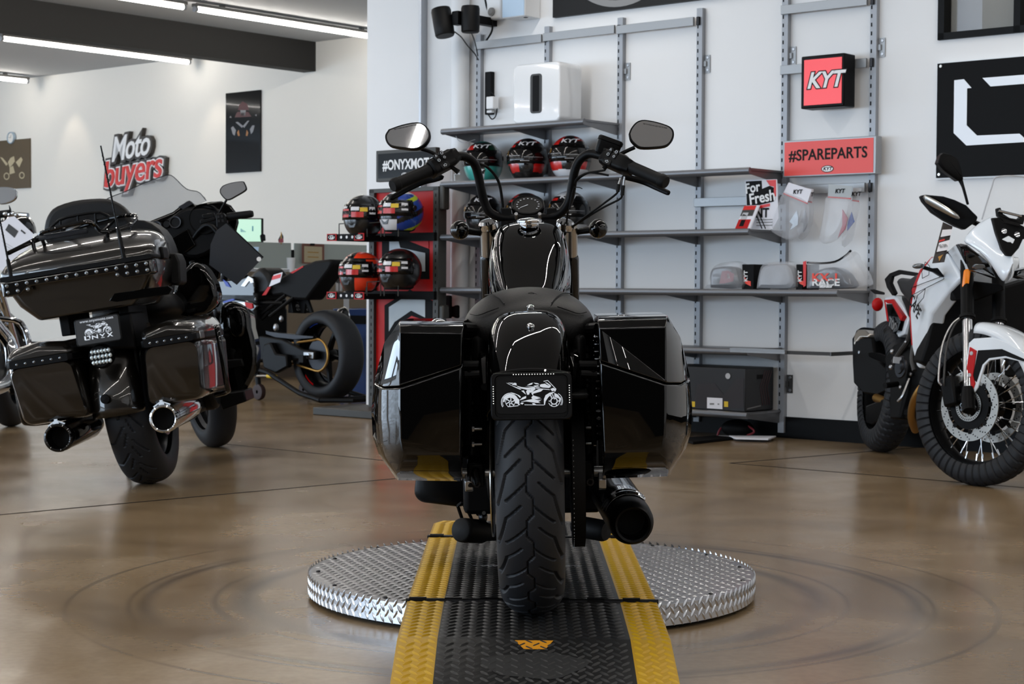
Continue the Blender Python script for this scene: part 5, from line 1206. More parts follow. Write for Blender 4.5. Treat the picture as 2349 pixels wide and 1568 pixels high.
ssl('tank_badge', z5((270, 600), (330, 580), (400, 600), (400, 630), (300, 610)), -.147, -.14, mat('pale_blue', (120, 150, 180), .3), tk, bev=.002) if False else None
ssl('side_panel', z5((150, 690), (260, 670), (380, 690), (430, 720), (400, 760), (330, 800), (200, 780)), -.15, -.11, 'gloss_black', bev=.01)
ssl('side_graphic', z5((165, 690), (240, 668), (258, 680), (175, 702)), -.158, -.15, 'blue', bev=.001)
ssl('side_graphic', z5((255, 695), (330, 695), (340, 740), (290, 725)), -.158, -.15, 'bike_white', bev=.001)
ssl('side_graphic', z5((330, 695), (385, 705), (390, 740), (345, 752)), -.158, -.15, 'bike_red', bev=.001)
g = G()
for a, b in (((330, 880), (640, 640)), ((380, 900), (520, 760)), ((430, 700), (620, 700)), ((520, 800), (700, 660))): g.tube([S(460+a[0]/3.267, 480+a[1]/3.267, -.1), S(460+b[0]/3.267, 480+b[1]/3.267, -.07)], .014, 8)
g.obj('subframe', MT['satin_black'], sp)
g = G(); g.box((0, .85, .45), (.30, .40, .40)); g.box((0, .9, .68), (.28, .5, .16)); g.obj('engine', MT['satin_black'], sp, bev=.02)
ssl('foot_guard', z5((470, 1010), (520, 995), (560, 1080), (640, 1090), (650, 1180), (560, 1230), (470, 1190), (455, 1100)), -.19, -.14, 'satin_black', bev=.012)
for c_, r_ in (((565, 885), .02), ((605, 820), .016), ((405, 975), .02)): G().ell(S(460+c_[0]/3.267, 480+c_[1]/3.267, -.13), r_, r_, r_*1.5, n=12, m=8).obj('shock_bolt', MT['zinc'], sp)
pl = ssl('plate_bracket', z5((660, 675), (800, 668), (835, 770), (820, 775), (785, 700), (775, 780), (655, 775)), .0, .02, 'matte_black', bev=.002)
Mq = T(*S(460+720/3.267, 480+725/3.267, .0)) @ rot('X', 80); Mq = Mq @ T(0, 0, .012)
Mq = T(.02, S(460+720/3.267, 480+725/3.267, 0).y-.03, S(460+720/3.267, 480+725/3.267, 0).z) @ rot('X', 75)
lp = G(Mq).loft([[V((x, y, z)) for x, y in rrect(.175, .10, .01)] for z in (-.004, .002)]).obj('licence_plate', MT['matte_black'], sp)
g = G(Mq @ T(0, .012, .003)); logo(g, I3, .11); g.X = Mq @ T(0, 0, .003); k = .022
for i, p_ in enumerate(ONY): glyph(g, -.05+i*.027, p_)
g.obj('plate_print', MT['grey'], lp, nrm=False)
for x in (-.09, .09): G().tube([(x, 1.30, .33), (x, 1.1, .9)], .027, 12).obj('fork_leg', MT['satin_black'], sp)
tire(sp, (0, 1.38, .31), (1, 0, 0), .30, .12, .225, 'tire', 'front_tire', nt=64); wheel(sp, (0, 1.38, .31), (1, 0, 0), .228, .1, 'satin_black', spokes=5, name='front_wheel')
G().tube([S(460+420/3.267, 480+1248/3.267, -.25), S(460+510/3.267, 480+1248/3.267, -.22)], .009, 8).obj('side_stand', MT['steel'], sp)
G().tube([S(460+500/3.267, 480+1248/3.267, -.22), S(460+570/3.267, 480+1255/3.267, -.2)], .014, 10).obj('foot_sleeve', MT['yellow'], sp)
# paddock stand
ps = thing('paddock_stand', 'black paddock stand with small wheels holding up the sport motorcycle', 'stand', MS)
def sq(x, y, xx): return S(460+x/3.267, 480+y/3.267, xx)
for x in (-.21, .21):
    G().tube([(x, .62, .40 if False else .22), (x, .42, .19), (x, .05, .06), (x, -.18, .022)], .018, 10).obj('side_arm', MT['satin_black'], ps)
    G().tube([(x, .55, .21), (x, .52, .065)], .02, 10).obj('wheel_fork', MT['satin_black'], ps)
    G().lathe([(.012, -.02), (.03, -.022), (.055, -.018), (.06, 0), (.055, .018), (.03, .022), (.012, .02)], (x, .52, .048), (1, 0, 0), 24).obj('wheel', mat('stand_wheel', (42, 22, 20), .6) if x < 0 else bpy.data.materials['stand_wheel'], ps)
    G().box((x*.85, .06, .3), (.03, .05, .05)).obj('lift_pad', MT['rubber'], ps)
G().tube([(-.21, -.18, .022), (.21, -.18, .022)], .018, 10).obj('cross_bar', MT['satin_black'], ps)
G().tube([(-.21, -.18, .022), (-.12, -.42, .03), (.12, -.42, .03), (.21, -.18, .022)], .016, 10).obj('handle', MT['satin_black'], ps)
Mt = MX(((0, -.94, -.0), (0, 0, 1), (-1, 0, 0))).transposed().to_4x4()
# sale tag on its tail
tg = slab('sale_tag', MS, z5((548, 490), (615, 470), (595, 545), (512, 580)), 0, -.118, -.116, 'paper', None, bev=0); tg.matrix_world = MS
tag(tg, 'small white tag with a red block hanging on the seat of the sport motorcycle', 'price tag')
slab('tag_print', MS, z5((540, 500), (604, 482), (597, 512), (533, 530)), 0, -.1195, -.119, 'red', tg, bev=0)
# ------------------------------------------------------------------ chromed cruiser cut by the left edge
ML = T(-2.90, 8.55, 0) @ rot('Y', -8)
def Lp(px, py, y): return pix(ML, px, py, 1, y)
cr = thing('chrome_cruiser', 'chrome and black cruiser motorcycle cut off by the left edge', 'motorcycle', ML)
for y, w_ in ((0, .18), (1.58, .13)):
    nm = 'rear' if y == 0 else 'front'
    tire(cr, (0, y, .325), (1, 0, 0), .325, w_, .215, 'tire', nm+'_tire', nt=72); wheel(cr, (0, y, .325), (1, 0, 0), .22, w_*.8, 'satin_black', name=nm+'_wheel')
arcfender(cr, (0, 1.58, .325), .35, -60, 75, .075, .08, 'gloss_black', 'front_fender'); arcfender(cr, (0, 0, .325), .36, -20, 85, .10, .09, 'gloss_black', 'rear_fender')
for s in (-1, 1): G().tube([(s*.1, 1.56, .33), (s*.1, 1.25, .98)], .026, 14).obj('fork_leg', MT['chrome'], cr)
G().lathe([(0, -.10), (.06, -.09), (.10, -.03), (.105, .03), (.095, .05), (0, .06)], Lp(46, 530, 1.38)+V((-.02, 0, 0)), (0, 1, 0), 28).obj('headlamp', MT['gloss_black'], cr)
G().tube([Lp(-90, 520, 1.0), Lp(-60, 500, .98), Lp(-20, 495, .95), Lp(25, 491, .90), Lp(64, 493, .85)], .012, 10, 3).obj('handlebar', MT['chrome'], cr)
G().lathe([(0, 0), (.02, .002), (.021, .02), (.019, .1), (0, .102)], Lp(-16, 494, .92), V((1, -.1, 0)), 16).obj('grip', MT['rubber'], cr)
g = G()
for x_, y_ in ((12, 490), (30, 489), (38, 492), (60, 493)): g.ell(Lp(x_, y_, .87), .014, .014, .012, n=12, m=8)
g.obj('bar_fitting', MT['chrome'], cr)
m_ = mirror(cr, [(-28, 448), (-20, 432), (0, 428), (22, 429), (36, 434), (39, 445), (35, 457), (20, 465), (0, 468), (-20, 462)], .92, Lp, [(-2, 466, .93), (-14, 478, .94), (-18, 490, .95)], -12, -5, txt=False, shell='chrome', thick=.05)
slab('sheet_clip', ML, [(20, 470), (24, 478), (26, 488), (22, 488)], 1, .90, .91, 'rubber', cr, bev=0)
rings = []
for y, hw, zt, zb in ((.62, .05, .76, .72), (.7, .12, .84, .68), (.85, .15, .90, .66), (1.0, .15, .93, .66), (1.1, .12, .92, .68), (1.16, .06, .88, .72)):
    rings.append([V((hw*cos(R(t_)), y, (zt+zb)/2+(zt-zb)/2*sin(R(t_)))) for t_ in range(0, 360, 15)])
G().loft(rings).obj('fuel_tank', MT['gloss_black'], cr, sub=1)
seat(cr, [(.05, .05, .72, .66), (.15, .15, .75, .64), (.3, .17, .74, .64), (.5, .13, .71, .64), (.62, .08, .72, .66)])
g = G(); g.box((0, .75, .36), (.28, .46, .28)); g.cyl((.12, .78, .36), (.21, .78, .36), .12); g.cyl((-.2, .8, .36), (-.1, .8, .36), .13); g.obj('engine', MT['satin_black'], cr, bev=.02)
for a, y0 in ((-22, .66), (22, .84)):
    g = G()
    for k_ in range(8): g.prism(rrect(.17, .14, .03), k_*.024, k_*.024+.010, 'z')
    g.prism(rrect(.14, .12, .03), 0, .2, 'z'); g.obj('cylinder_fins', MT['steel'], cr).matrix_local = T(0, y0, .5) @ rot('X', -a)
G().tube([(.16, .95, .6), (.22, 1.0, .45), (.23, .8, .27), (.2, .3, .25), (.2, -.3, .26)], .038, 14, 5).obj('exhaust_pipe', MT['chrome'], cr)
G().tube([(.14, 1.16, .62), (.26, 1.12, .58), (.30, 1.08, .45), (.29, 1.08, .30), (.14, 1.12, .22)], .016, 10, 3).obj('crash_bar', MT['chrome'], cr)
G().tube([(.2, .95, .22), (.36, .95, .21)], .022, 10).obj('foot_peg', MT['rubber'], cr)
for z_ in (.82, .60): G().box((.12, 1.24, z_), (.06, .05, .05)).obj('fork_clamp', MT['chrome'], cr, bev=.01)
G().lathe([(0, .03), (.03, .025), (.042, 0), (.035, -.03)], Lp(60, 690, 1.28), (.3, -1, 0), 20).obj('spot_lamp', MT['chrome'], cr)
g = G(); g.tube([(-.13, .6, .3), (-.24, .55, .02)], .012, 8); g.obj('kickstand', MT['dark_metal'], cr)
# sheet of paper hanging from its grip
sh = sheet('sales_sheet', ML, [(12, 505), (20, 498), (33, 496), (86, 545), (12, 622), (-8, 618), (-12, 520)], 1, .84, 'paper', None, .002); sh.matrix_world = ML
tag(sh, 'white printed sales sheet hanging from the chrome cruiser at the left edge', 'paper')
sheet('sheet_photo', ML, [(20, 513), (42, 530), (33, 545), (12, 527)], 1, .838, 'dark_grey_plastic', sh, .001); sheet('sheet_heading', ML, [(49, 526), (59, 534), (57, 537), (47, 529)], 1, .838, 'dark_grey_plastic', sh, .001)
g = G()
for k_ in range(5): g.tube([Lp(4+k_*3, 552+k_*8, .838), Lp(38+k_*2-k_*6, 572+k_*4, .838)], .0012, 4)
g.obj('sheet_text', MT['light_grey'], sh)
sheet('sheet_tie', ML, [(73, 541), (80, 534), (90, 537), (88, 548), (78, 549)], 1, .836, 'white', sh, .004)
# ------------------------------------------------------------------ slotted shelving on the shelf wall
def wp(px, py, b): return pix(WM, px, py, 1, b)
POST = [-7.37, -6.81, -6.25, -5.685, -5.12, -4.577]
mm('shelf_grey', (112, 113, 116), .38, metal=.6); mm('rail_grey', (150, 152, 154), .4, metal=.5); mm('post_grey', (150, 153, 158), .42, metal=.3)
names = ['at the left end of the shelf wall by the white pipe', 'second from the white pipe', 'third from the white pipe, left of the open wall bay', 'right of the wide open bay, passing the end of the top rail', 'left of the lit red sign', 'right of the lit red sign']
wl_t = lambda a, b, z: WM @ T(a, b, z)
for i, a in enumerate(POST):
    top = 2.416 if i < 4 else 2.85
    up = thing('shelf_upright', 'grey slotted upright '+names[i], 'upright', wl_t(a, 8.3, 0), 'slotted uprights on the shelf wall')
    g = G(); z0 = .03 if i == 4 else .06
    g.span((-.019, -.032, z0), (.019, 0, top)); g.mi = 1
    z = .14
    while z < top-.08:
        x0 = -.010; g.add([(x0-.004, -.0326, z), (x0+.004, -.0326, z), (x0+.004, -.0326, z+.021), (x0-.004, -.0326, z+.021)], [(0, 1, 2, 3)]); z += .046
    g.obj('post', [MT['post_grey'], MT['matte_black']], up, nrm=False)
    cz = {2: 2.10, 3: 2.10, 4: 2.10, 5: 2.10}.get(i)
    for zc, m_ in ([(cz, 'rail_grey')] if cz else [])+([(.30, 'dark_grey_plastic')] if i == 4 else []):
        c = G().box((.038, -.004, zc), (.036, .008, .10)); c.box((.024, -.012, zc), (.024, .014, .03)); c = c.obj('wall_clip', MT[m_], up)
        for dz in (-.035, .035): G().lathe([(0, .003), (.007, .003), (.009, 0)], (.042, -.008, zc+dz), (0, -1, 0), 12).obj('screw', MT['zinc'], c)
def rail(a0, a1, px, py, label):
    z = wp(px, py, 8.255).z
    r = thing('wall_rail', label, 'rail', wl_t((a0+a1)/2, 8.26, z), 'flat rails hooked on the uprights')
    L = a1-a0
    G().span((-L/2-.015, -.012, -.025), (L/2-.03, .004, .025)).obj('bar', MT['rail_grey'], r, bev=.002)
    for s in (-1, 1): G().span((s*L/2-.012, -.008, -.024), (s*L/2+.006, .02, .024)).obj('hook', MT['dark_metal'], r, bev=.002)
rail(POST[0], POST[1], 1108, 103, 'grey flat rail high on the wall right of the black speakers')
rail(POST[1], POST[2], 1263, 84, 'grey flat rail in the middle of the high row above the white speaker box')
rail(POST[2], POST[3], 1432, 67, 'grey flat rail at the right end of the high row over the open bay')
rail(POST[4], POST[5], 1806, 22, 'grey flat rail at the top of the picture above the lit red sign')
rail(POST[4], POST[5], 1806, 160, 'grey flat rail carrying the lit red sign')
rail(POST[3], POST[4], 1608, 464, 'grey flat rail behind the upright white and red show card')
rail(POST[4], POST[5], 1806, 436, 'grey flat rail from which the visor packs hang')
def shelf(i0, i1, z, label, col='shelf_grey', d=.33):
    a0, a1 = POST[i0], POST[i1]
    s = thing('wall_shelf', label, 'shelf', wl_t((a0+a1)/2, 8.268, z), 'grey metal shelves on the slotted wall')
    L = a1-a0
    G().span((-L/2, -d, -.012), (L/2, 0, .0)).obj('board', MT[col], s)
    g = G(); prof = [(-d, .004), (-d-.014, .0), (-d-.02, -.014), (-d-.014, -.028), (-d+.002, -.033), (-d+.01, -.012)]
    g.loft([[V((x, y, zz)) for y, zz in prof] for x in (-L/2, L/2)]); g.obj('front_edge', MT['shelf_grey'], s, ang=50)
    for k in range(i0, i1+1):
        x = POST[k]-(a0+a1)/2; w = .006
        g = G(); g.prism([(-d, -.006), (0.0, -.004), (0.0, -.07), (-.02, -.07), (-d, -.030)], x-w/2+(-.012 if k == i1 else (.012 if k == i0 else 0)), x+w/2+(-.012 if k == i1 else (.012 if k == i0 else 0)), 'x'); g.obj('bracket', MT['shelf_grey'], s)
shelf(0, 2, 1.795, 'short grey shelf carrying the white speaker box')
shelf(0, 4, 1.470, 'grey shelf carrying the upper row of three helmets')
shelf(0, 4, 1.143, 'grey shelf with the lower helmets and the white and red show card')
shelf(0, 5, .817, 'long grey shelf carrying the plastic-bagged visors, reaching to the last upright')
shelf(0, 4, .497, 'grey shelf just above the large black carton')
shelf(1, 4, .155, 'lowest grey shelf with the large black carton on it')
s_ = thing('divider_rail', 'narrow silver shelf lip between the last two uprights left of the white motorcycle', 'rail', wl_t(-4.85, 8.268, .50))
g = G().span((-.33, -.42, -.016), (.01, -.395, .006)); g.span((-.33, -.425, .0), (.01, -.42, .004)); g.obj('lip', MT['rail_grey'], s_)
G().span((.0, -.40, -.018), (.27, -.38, .0)).obj('extension', MT['dark_grey_plastic'], s_)
for x in (-.27, .27): G().span((x-.004, -.40, -.02), (x+.004, 0, .0)).obj('bracket', MT['shelf_grey'], s_)
# ------------------------------------------------------------------ helmets
mm('visor', (11, 10, 10), .12, coat=.3, spec=.3)
mm('print_black', (7, 6, 6), .1, coat=.25, spec=.25); mm('shell_black', (13, 13, 14), .3, coat=.6); mm('shell_red', (190, 24, 18), .3, coat=.6); mm('shell_white', (215, 216, 220), .3, coat=.6); mm('shell_teal', (60, 165, 155), .3, coat=.6)
mm('shell_blue', (28, 62, 150), .3, coat=.6); mm('shell_orange', (235, 62, 30), .3, coat=.6); mm('shell_grey', (120, 122, 126), .3, coat=.6); mm('shell_green', (10, 70, 45), .3, coat=.6)
def helmet(label, M, cols, design, group, visor='visor', ylw=True, seed=0, kyt=True, peak=1):
    """open-fronted full-face helmet, front along -y, standing at z = 0"""
    h = thing('helmet', label, 'helmet', M, group)
    nu, nv = 112, 64; T1 = 146
    def pos(u, v):
        ph = (u-.5)*2*pi; t = R(v*T1); f = cos(ph); s_ = sin(t)
        low = max(0, (v*T1-95)/51)
        x = .122*s_*sin(ph)*(1+.10*low*(1 if f < 0 else .6)); y = -.150*s_*f*(1.0 if f > 0 else 1.02)
        if f > 0: y -= .030*low*f+.006*f
        z = .122+.126*cos(t) if t < pi/2 else .122+.146*cos(t)
        if f < 0: z += .02*low*(-f)
        return V((x, y, z))
    def col(u, v):
        ph = (u-.5)*360; t = v*T1
        if abs(ph) < 82 and 60+abs(ph)*.05 < t < 107-abs(ph)*.12: return 1
        return design(ph, t)
    g = G(); vs = [pos(i/nu, j/nv) for i in range(nu) for j in range(nv+1)]; b = [g.bm.verts.new(v) for v in vs]
    for i in range(nu):
        for j in range(nv):
            i2 = (i+1) % nu; q = [b[i*(nv+1)+j], b[i2*(nv+1)+j], b[i2*(nv+1)+j+1], b[i*(nv+1)+j+1]]
            f = g.bm.faces.new(q); f.material_index = col((i+.5)/nu, (j+.5)/nv)
    g.bm.faces.new([b[i*(nv+1)+nv] for i in range(nu)])
    bmesh.ops.remove_doubles(g.bm, verts=g.bm.verts, dist=1e-6)
    g.obj('shell', [MT[c] for c in cols], h, ang=60)
    def on(ph, t, off=.004): 
        p = pos(ph/360+.5, t/T1); n = (p-V((0, 0, .12))); n.normalize(); return p+n*off
    # visor shell
    g = G(); q = [[on(p_, t_, .006) for p_ in range(-80, 81, 8)] for t_ in (61, 72, 83, 93, 103)]
    n_ = len(q[0]); g.add([v for r in q for v in r], [(i*n_+j, i*n_+j+1, (i+1)*n_+j+1, (i+1)*n_+j) for i in range(4) for j in range(n_-1)]); vz = g.obj('visor', MT[visor], h, solid=.003)
    rnd = random.Random(seed)
    SK = ((-62, 72, -44, 93, 'shell_white'), (-38, 76, -8, 97, 'shell_red'), (-4, 70, 20, 80, 'shell_white'), (2, 84, 36, 97, 'shell_red'), (26, 72, 46, 83, 'yellow'), (50, 70, 66, 90, 'shell_white'), (-34, 69, -14, 73, 'shell_white')) if ylw else ((-60, 84, -20, 85.5, 'shell_grey'), (-10, 88, 46, 89.5, 'shell_grey'), (-66, 70, -58, 82, 'gold'), (-12, 96, 12, 98, 'shell_grey'))
    for k, (p0, t0, p1, t1, m_) in enumerate(SK):
        sh_ = rnd.uniform(-4, 4); n_ = max(1, int((p1-p0)/8))
        row = [[on(p0+sh_+(p1-p0)*i_/n_, tt, .0088) for i_ in range(n_+1)] for tt in (t0, t1)]
        G().add(row[0]+row[1], [(i_, i_+1, n_+2+i_, n_+1+i_) for i_ in range(n_)]).obj('visor_sticker', MT[m_], vz)
    # top vent, chin vent, visor pivots, rear spoiler, neck trim
    g = G(); g.loft([[on(p_, t_, o_) for p_, t_, o_ in ((-14, 34, .0), (14, 34, .0), (10, 46, .012), (-10, 46, .012))], [on(p_, t_, -.004) for p_, t_ in ((-14, 34), (14, 34), (10, 46), (-10, 46))]]); g.obj('top_vent', MT['shell_black'], h, bev=.003)
    g = G(); g.loft([[on(p_, t_, o_) for p_, t_, o_ in ((-16, 112, .004), (16, 112, .004), (10, 124, .006), (-10, 124, .006))], [on(p_, t_, -.006) for p_, t_ in ((-16, 112), (16, 112), (10, 124), (-10, 124))]]); g.obj('chin_vent', MT['shell_black'], h, bev=.003)
    for s in (-1, 1): G().lathe([(0, .006), (.014, .005), (.018, 0)], on(s*84, 82, .004), (s, -.1, 0), 18).obj('visor_pivot', MT['shell_black'], h)
    g = G(); g.loft([[on(p_, t_, o_) for p_, t_, o_ in ((150, 60, .0), (179, 52, .0), (-150, 60, .0), (-160, 78, .02), (179, 80, .026), (160, 78, .02))], [on(p_, t_, -.01) for p_, t_ in ((150, 60), (179, 52), (-150, 60), (-160, 78), (179, 80), (160, 78))]]); g.obj('spoiler', MT['shell_black'], h, bev=.004)
    g = G(); g.tube([pos(i/32, 1)+V((0, 0, -.001)) for i in range(33)], .006, 8); g.obj('neck_trim', MT['rubber'], h)
    if kyt:
        c = on(0, 50, .007); up = (on(0, 44, .007)-on(0, 56, .007)).normalized(); x = V((1, 0, 0)); Mt = MX((x, up, x.cross(up))).transposed().to_4x4(); Mt.translation = c
        G(Mt).text('KYT', I3, .044, .0004, shear=.25, bold=.0012, sx=1.25).obj('lettering', MT['shell_white'], h)
    return h
def face(px, py, b, z, turn=0):                          # stands at the sight line's meeting with plane b, on height z
    p = wp(px, py, b); return WM @ T(p.x, b, z) @ rot('Z', turn)
d_teal = lambda p, t: 2 if (t > 100 and abs(p) > 14) else (3 if (-120 < p < -30 and 40 < t < 66) else (4 if (30 < p < 150 and 30 < t < 64) else (2 if t < 26 else (5 if (t > 112 and abs(p) < 26) else 0))))
d_red = lambda p, t: 2 if (-130 < p < -46 and 50 < t < 108) else (2 if (t > 103 and 24 < abs(p) < 60 and t < 122+abs(p)*.1) else (2 if (40 < abs(p) < 70 and 22 < t < 44) else 0))
d_red2 = lambda p, t: 2 if (-140 < p < -40 and 46 < t < 125) else (2 if (30 < abs(p) < 110 and 18 < t < 46) else (3 if t > 124 else (2 if (t > 102 and 24 < abs(p) < 60) else 0)))
d_blk = lambda p, t: 2 if (-130 < p < -62 and 66 < t < 108) else 0
d_wht = lambda p, t: 3 if (t < 44) else (2 if (-130 < p < -40 and 50 < t < 108) else (3 if t > 122 else 0))
gh = 'full-face helmets on the shelf wall'
S2, S3 = 1.475, 1.148
FX = 36
helmet('teal, green and black full-face helmet at the left of the upper helmet shelf', face(1108, 400, 8.10, S2, FX), ['shell_black', 'visor', 'shell_teal', 'shell_red', 'shell_green', 'shell_white'], d_teal, gh, seed=1, ylw=False)
helmet('black and red helmet in the middle of the upper helmet shelf', face(1211, 400, 8.10, S2, FX), ['shell_black', 'visor', 'shell_red', 'shell_white'], d_red, gh, seed=2, ylw=False)
helmet('red and black helmet with a white chin, third on the upper helmet shelf', face(1308, 400, 8.10, S2, FX), ['shell_black', 'visor', 'shell_red', 'shell_white'], d_red2, gh, seed=3, ylw=False)
helmet('plain black helmet with a red cheek at the left of the lower helmet shelf', face(1110, 520, 8.10, S3, FX), ['shell_black', 'visor', 'shell_red', 'shell_white'], d_blk, gh, seed=4, ylw=False)
helmet('black and red helmet mostly hidden behind the speedometer', face(1206, 520, 8.10, S3, FX), ['shell_black', 'visor', 'shell_red', 'shell_white'], d_red, gh, seed=5, ylw=False)
helmet('white-topped black and red helmet at the right of the lower helmet shelf', face(1305, 520, 8.10, S3, FX), ['shell_black', 'visor', 'shell_red', 'shell_white'], d_wht, gh, seed=6, ylw=False)
# ------------------------------------------------------------------ things on and around the shelves
def wrect(name, px0, py0, px1, py1, b0, b1, m, parent=None, bev=.004, seg=2):
    """box in the shop frame whose front face spans the two sighted corners on plane b0"""
    p, q = wp(px0, py0, b0), wp(px1, py1, b0)
    return G(WM).span((p.x, b0, q.z), (q.x, b1, p.z)).obj(name, MT[m], parent, bev=bev, seg=seg)
def wpoly(name, pts, b, m, parent=None, t=.001):
    g = G(); q = [wp(x, y, b) for x, y in pts]; g.loft([[WM @ v for v in q], [WM @ (v+V((0, t, 0))) for v in q]]); return g.obj(name, MT[m], parent)
p, q = wp(1177, 150, 7.985), wp(1284, 279, 7.985); z0 = 1.7995
sub = thing('subwoofer', 'glossy white box speaker with a black slot on the short top shelf', 'speaker', WM @ T((p.x+q.x)/2, 7.985, z0))
w, h_ = q.x-p.x, p.z-z0
mm('gloss_white', (232, 234, 236), .12, coat=1)
g = G(); o = rrect(w, h_, .035, 6, 0, h_/2)
slot = rrect(.088, h_*.66, .02, 5, 0, h_*.49); slot_i = rrect(.05, h_*.60, .006, 5, 0, h_*.49)
g.loft([[V((x*.97, y_, (z-h_/2)*.97+h_/2)) for x, z in o] if y_ < .008 or y_ > .2 else [V((x, y_, z)) for x, z in o] for y_ in (0.0, .012, .20, .21)])
sb = g.obj('cabinet', MT['gloss_white'], sub, bev=.006, seg=3)
G().loft([[V((x, -.003, z)) for x, z in slot], [V((x, .001, z)) for x, z in slot]]).obj('slot_frame', MT['dark_grey_plastic'], sub)
G().loft([[V((x, -.0045, z)) for x, z in slot_i], [V((x, -.003, z)) for x, z in slot_i]]).obj('slot', MT['matte_black'], sub)
# lit square sign and spare parts sign
kb = thing('lit_sign', 'square lit red sign in a black frame between the last two uprights', 'sign', WM @ T(0, 0, 0))
def kid(o, root): o.parent = root; o.matrix_parent_inverse = root.matrix_world.inverted(); return o
def wtext(name, txt, px0, py0, px1, b, size, m, root, **kw):
    p, q = wp(px0, py0, b), wp(px1, py0, b)
    g = G(WM @ T((p.x+q.x)/2, b, p.z) @ rot('X', 90)); g.text(txt, I3, size, kw.pop('ext', .0008), **kw); return kid(g.obj(name, MT[m], None), root)
kid(wrect('frame', 1838, 130, 1936, 243, 8.13, 8.245, 'satin_black', None, .006), kb)
mm('sign_red', (216, 72, 78), .35, em=(214, 60, 66), ems=.45)
p, q = wp(1845, 138, 8.128), wp(1930, 236, 8.128)
kid(G(WM).span((p.x, 8.127, q.z), (q.x, 8.131, p.z)).obj('face', MT['sign_red'], None), kb)
wtext('lettering_edge', 'KYT', 1857, 187, 1925, 8.1255, .118, 'satin_black', kb, shear=.28, bold=.0085, sx=1.0, spc=.95)
wtext('lettering', 'KYT', 1857, 187, 1925, 8.1235, .118, 'white', kb, shear=.28, bold=.003, sx=1.0, spc=.95)
sg = thing('spare_parts_sign', 'wide red sign reading #SPAREPARTS under the lit square sign', 'sign', WM @ T(0, 0, 0))
kid(wrect('frame', 1797, 323, 2009, 398, 8.20, 8.262, 'rail_grey', None, .003), sg)
mm('spare_red', (226, 70, 62), .4)
p, q = wp(1800, 327, 8.199), wp(2003, 395, 8.199)
kid(G(WM).span((p.x, 8.198, q.z), (q.x, 8.201, p.z)).obj('face', MT['spare_red'], None), sg)
wtext('lettering', '#SPAREPARTS', 1817, 358, 1982, 8.197, .083, 'joint_dark', sg, bold=.0015, sx=.92, spc=1.02)
def oval(px, py, b, rx, root, k=1):
    c = wp(px, py, b); g = G(WM @ T(*c) @ rot('X', 90)); g.add([(rx*cos(t*pi/12), rx*.5*sin(t*pi/12), 0) for t in range(24)], [tuple(range(24))]); e = kid(g.obj('oval_badge', MT['satin_black'], None), root)
    g = G(WM @ T(*c) @ rot('X', 90)); g.add([(rx*.88*cos(t*pi/12), rx*.40*sin(t*pi/12), .0006) for t in range(24)], [tuple(range(24))]); kid(g.obj('badge_field', MT['white'], None), root)
    g = G(WM @ T(c.x, c.y-.0012, c.z) @ rot('X', 90)); g.text('KYT', I3, rx*.62, .0002, shear=.25, bold=rx*.02, sx=1.2); kid(g.obj('badge_lettering', MT['satin_black'], None), root)
oval(1898, 387, 8.197, .038, sg)
# show card, leaflets
cd = thing('show_card', 'upright white card with black FOR FRESH lettering block and red corners on the shelf', 'card', WM @ T(0, 0, 0))
kid(wpoly('card', [(1709, 413), (1782, 411), (1786, 500), (1772, 525), (1720, 525), (1712, 470)], 8.06, 'paper', None, .004), cd)
def lay(nm, pts, b, m): return kid(wpoly(nm, pts, b, m, None, .0008), cd)
lay('dark_block', [(1711, 416), (1747, 414), (1748, 433), (1765, 426), (1775, 430), (1775, 462), (1742, 470), (1713, 471)], 8.0585, 'matte_black')
lay('red_corner', [(1757, 413), (1780, 412), (1780, 450), (1775, 451), (1775, 428), (1766, 426)], 8.0583, 'red'); lay('red_corner', [(1740, 471), (1766, 466), (1766, 473), (1742, 478)], 8.058, 'red')
for tx, x, y, sz in (('For', 1726, 431, .075), ('Fresh', 1748, 453, .083)):
    c = wp(x, y, 8.057); g = G(WM @ T(*c) @ rot('X', 90) @ rot('Z', 8)); g.text(tx, I3, sz, .0004, bold=.0018, sx=.9); kid(g.obj('card_lettering', MT['white'], None), cd)
c = wp(1748, 489, 8.0575); g = G(WM @ T(*c) @ rot('X', 90)); g.text('NT', I3, .07, .0003, bold=.002, sx=.9); kid(g.obj('card_lettering', MT['matte_black'], None), cd)
for y in (503, 509, 516):
    lay('text_line', [(1735, y), (1772, y-1), (1772, y+1.2), (1735, y+2.2)], 8.058, 'grey')
lf = thing('leaflet', 'red and black leaflet leaning in a wire easel in front of the show card', 'leaflet', WM @ T(0, 0, 0))
g = G(); q = [wp(1708, 472, 8.02), wp(1741, 471, 8.04), wp(1720, 524, 7.99), wp(1687, 524, 7.97)]; g.loft([[WM @ v for v in q], [WM @ (v+V((.004, .006, 0))) for v in q]]); kid(g.obj('cover', MT['paper'], None), lf)
def lfp(u, v): return WM @ ((q[0]*(1-u)+q[1]*u)*(1-v)+(q[3]*(1-u)+q[2]*u)*v+V((-.001, -.002, .0)))
for (u0, v0, u1, v1, m_) in ((.0, 0, .85, .18, 'red'), (.0, .18, .85, .45, 'dark_grey_plastic'), (.1, .3, .5, .6, 'light_grey'), (0, .6, .85, 1, 'bike_red'), (.2, .62, .5, .9, 'matte_black')):
    kid(G().add([lfp(u0, v0), lfp(u1, v0), lfp(u1, v1), lfp(u0, v1)], [(0, 1, 2, 3)]).obj('cover_print', MT[m_], None), lf)
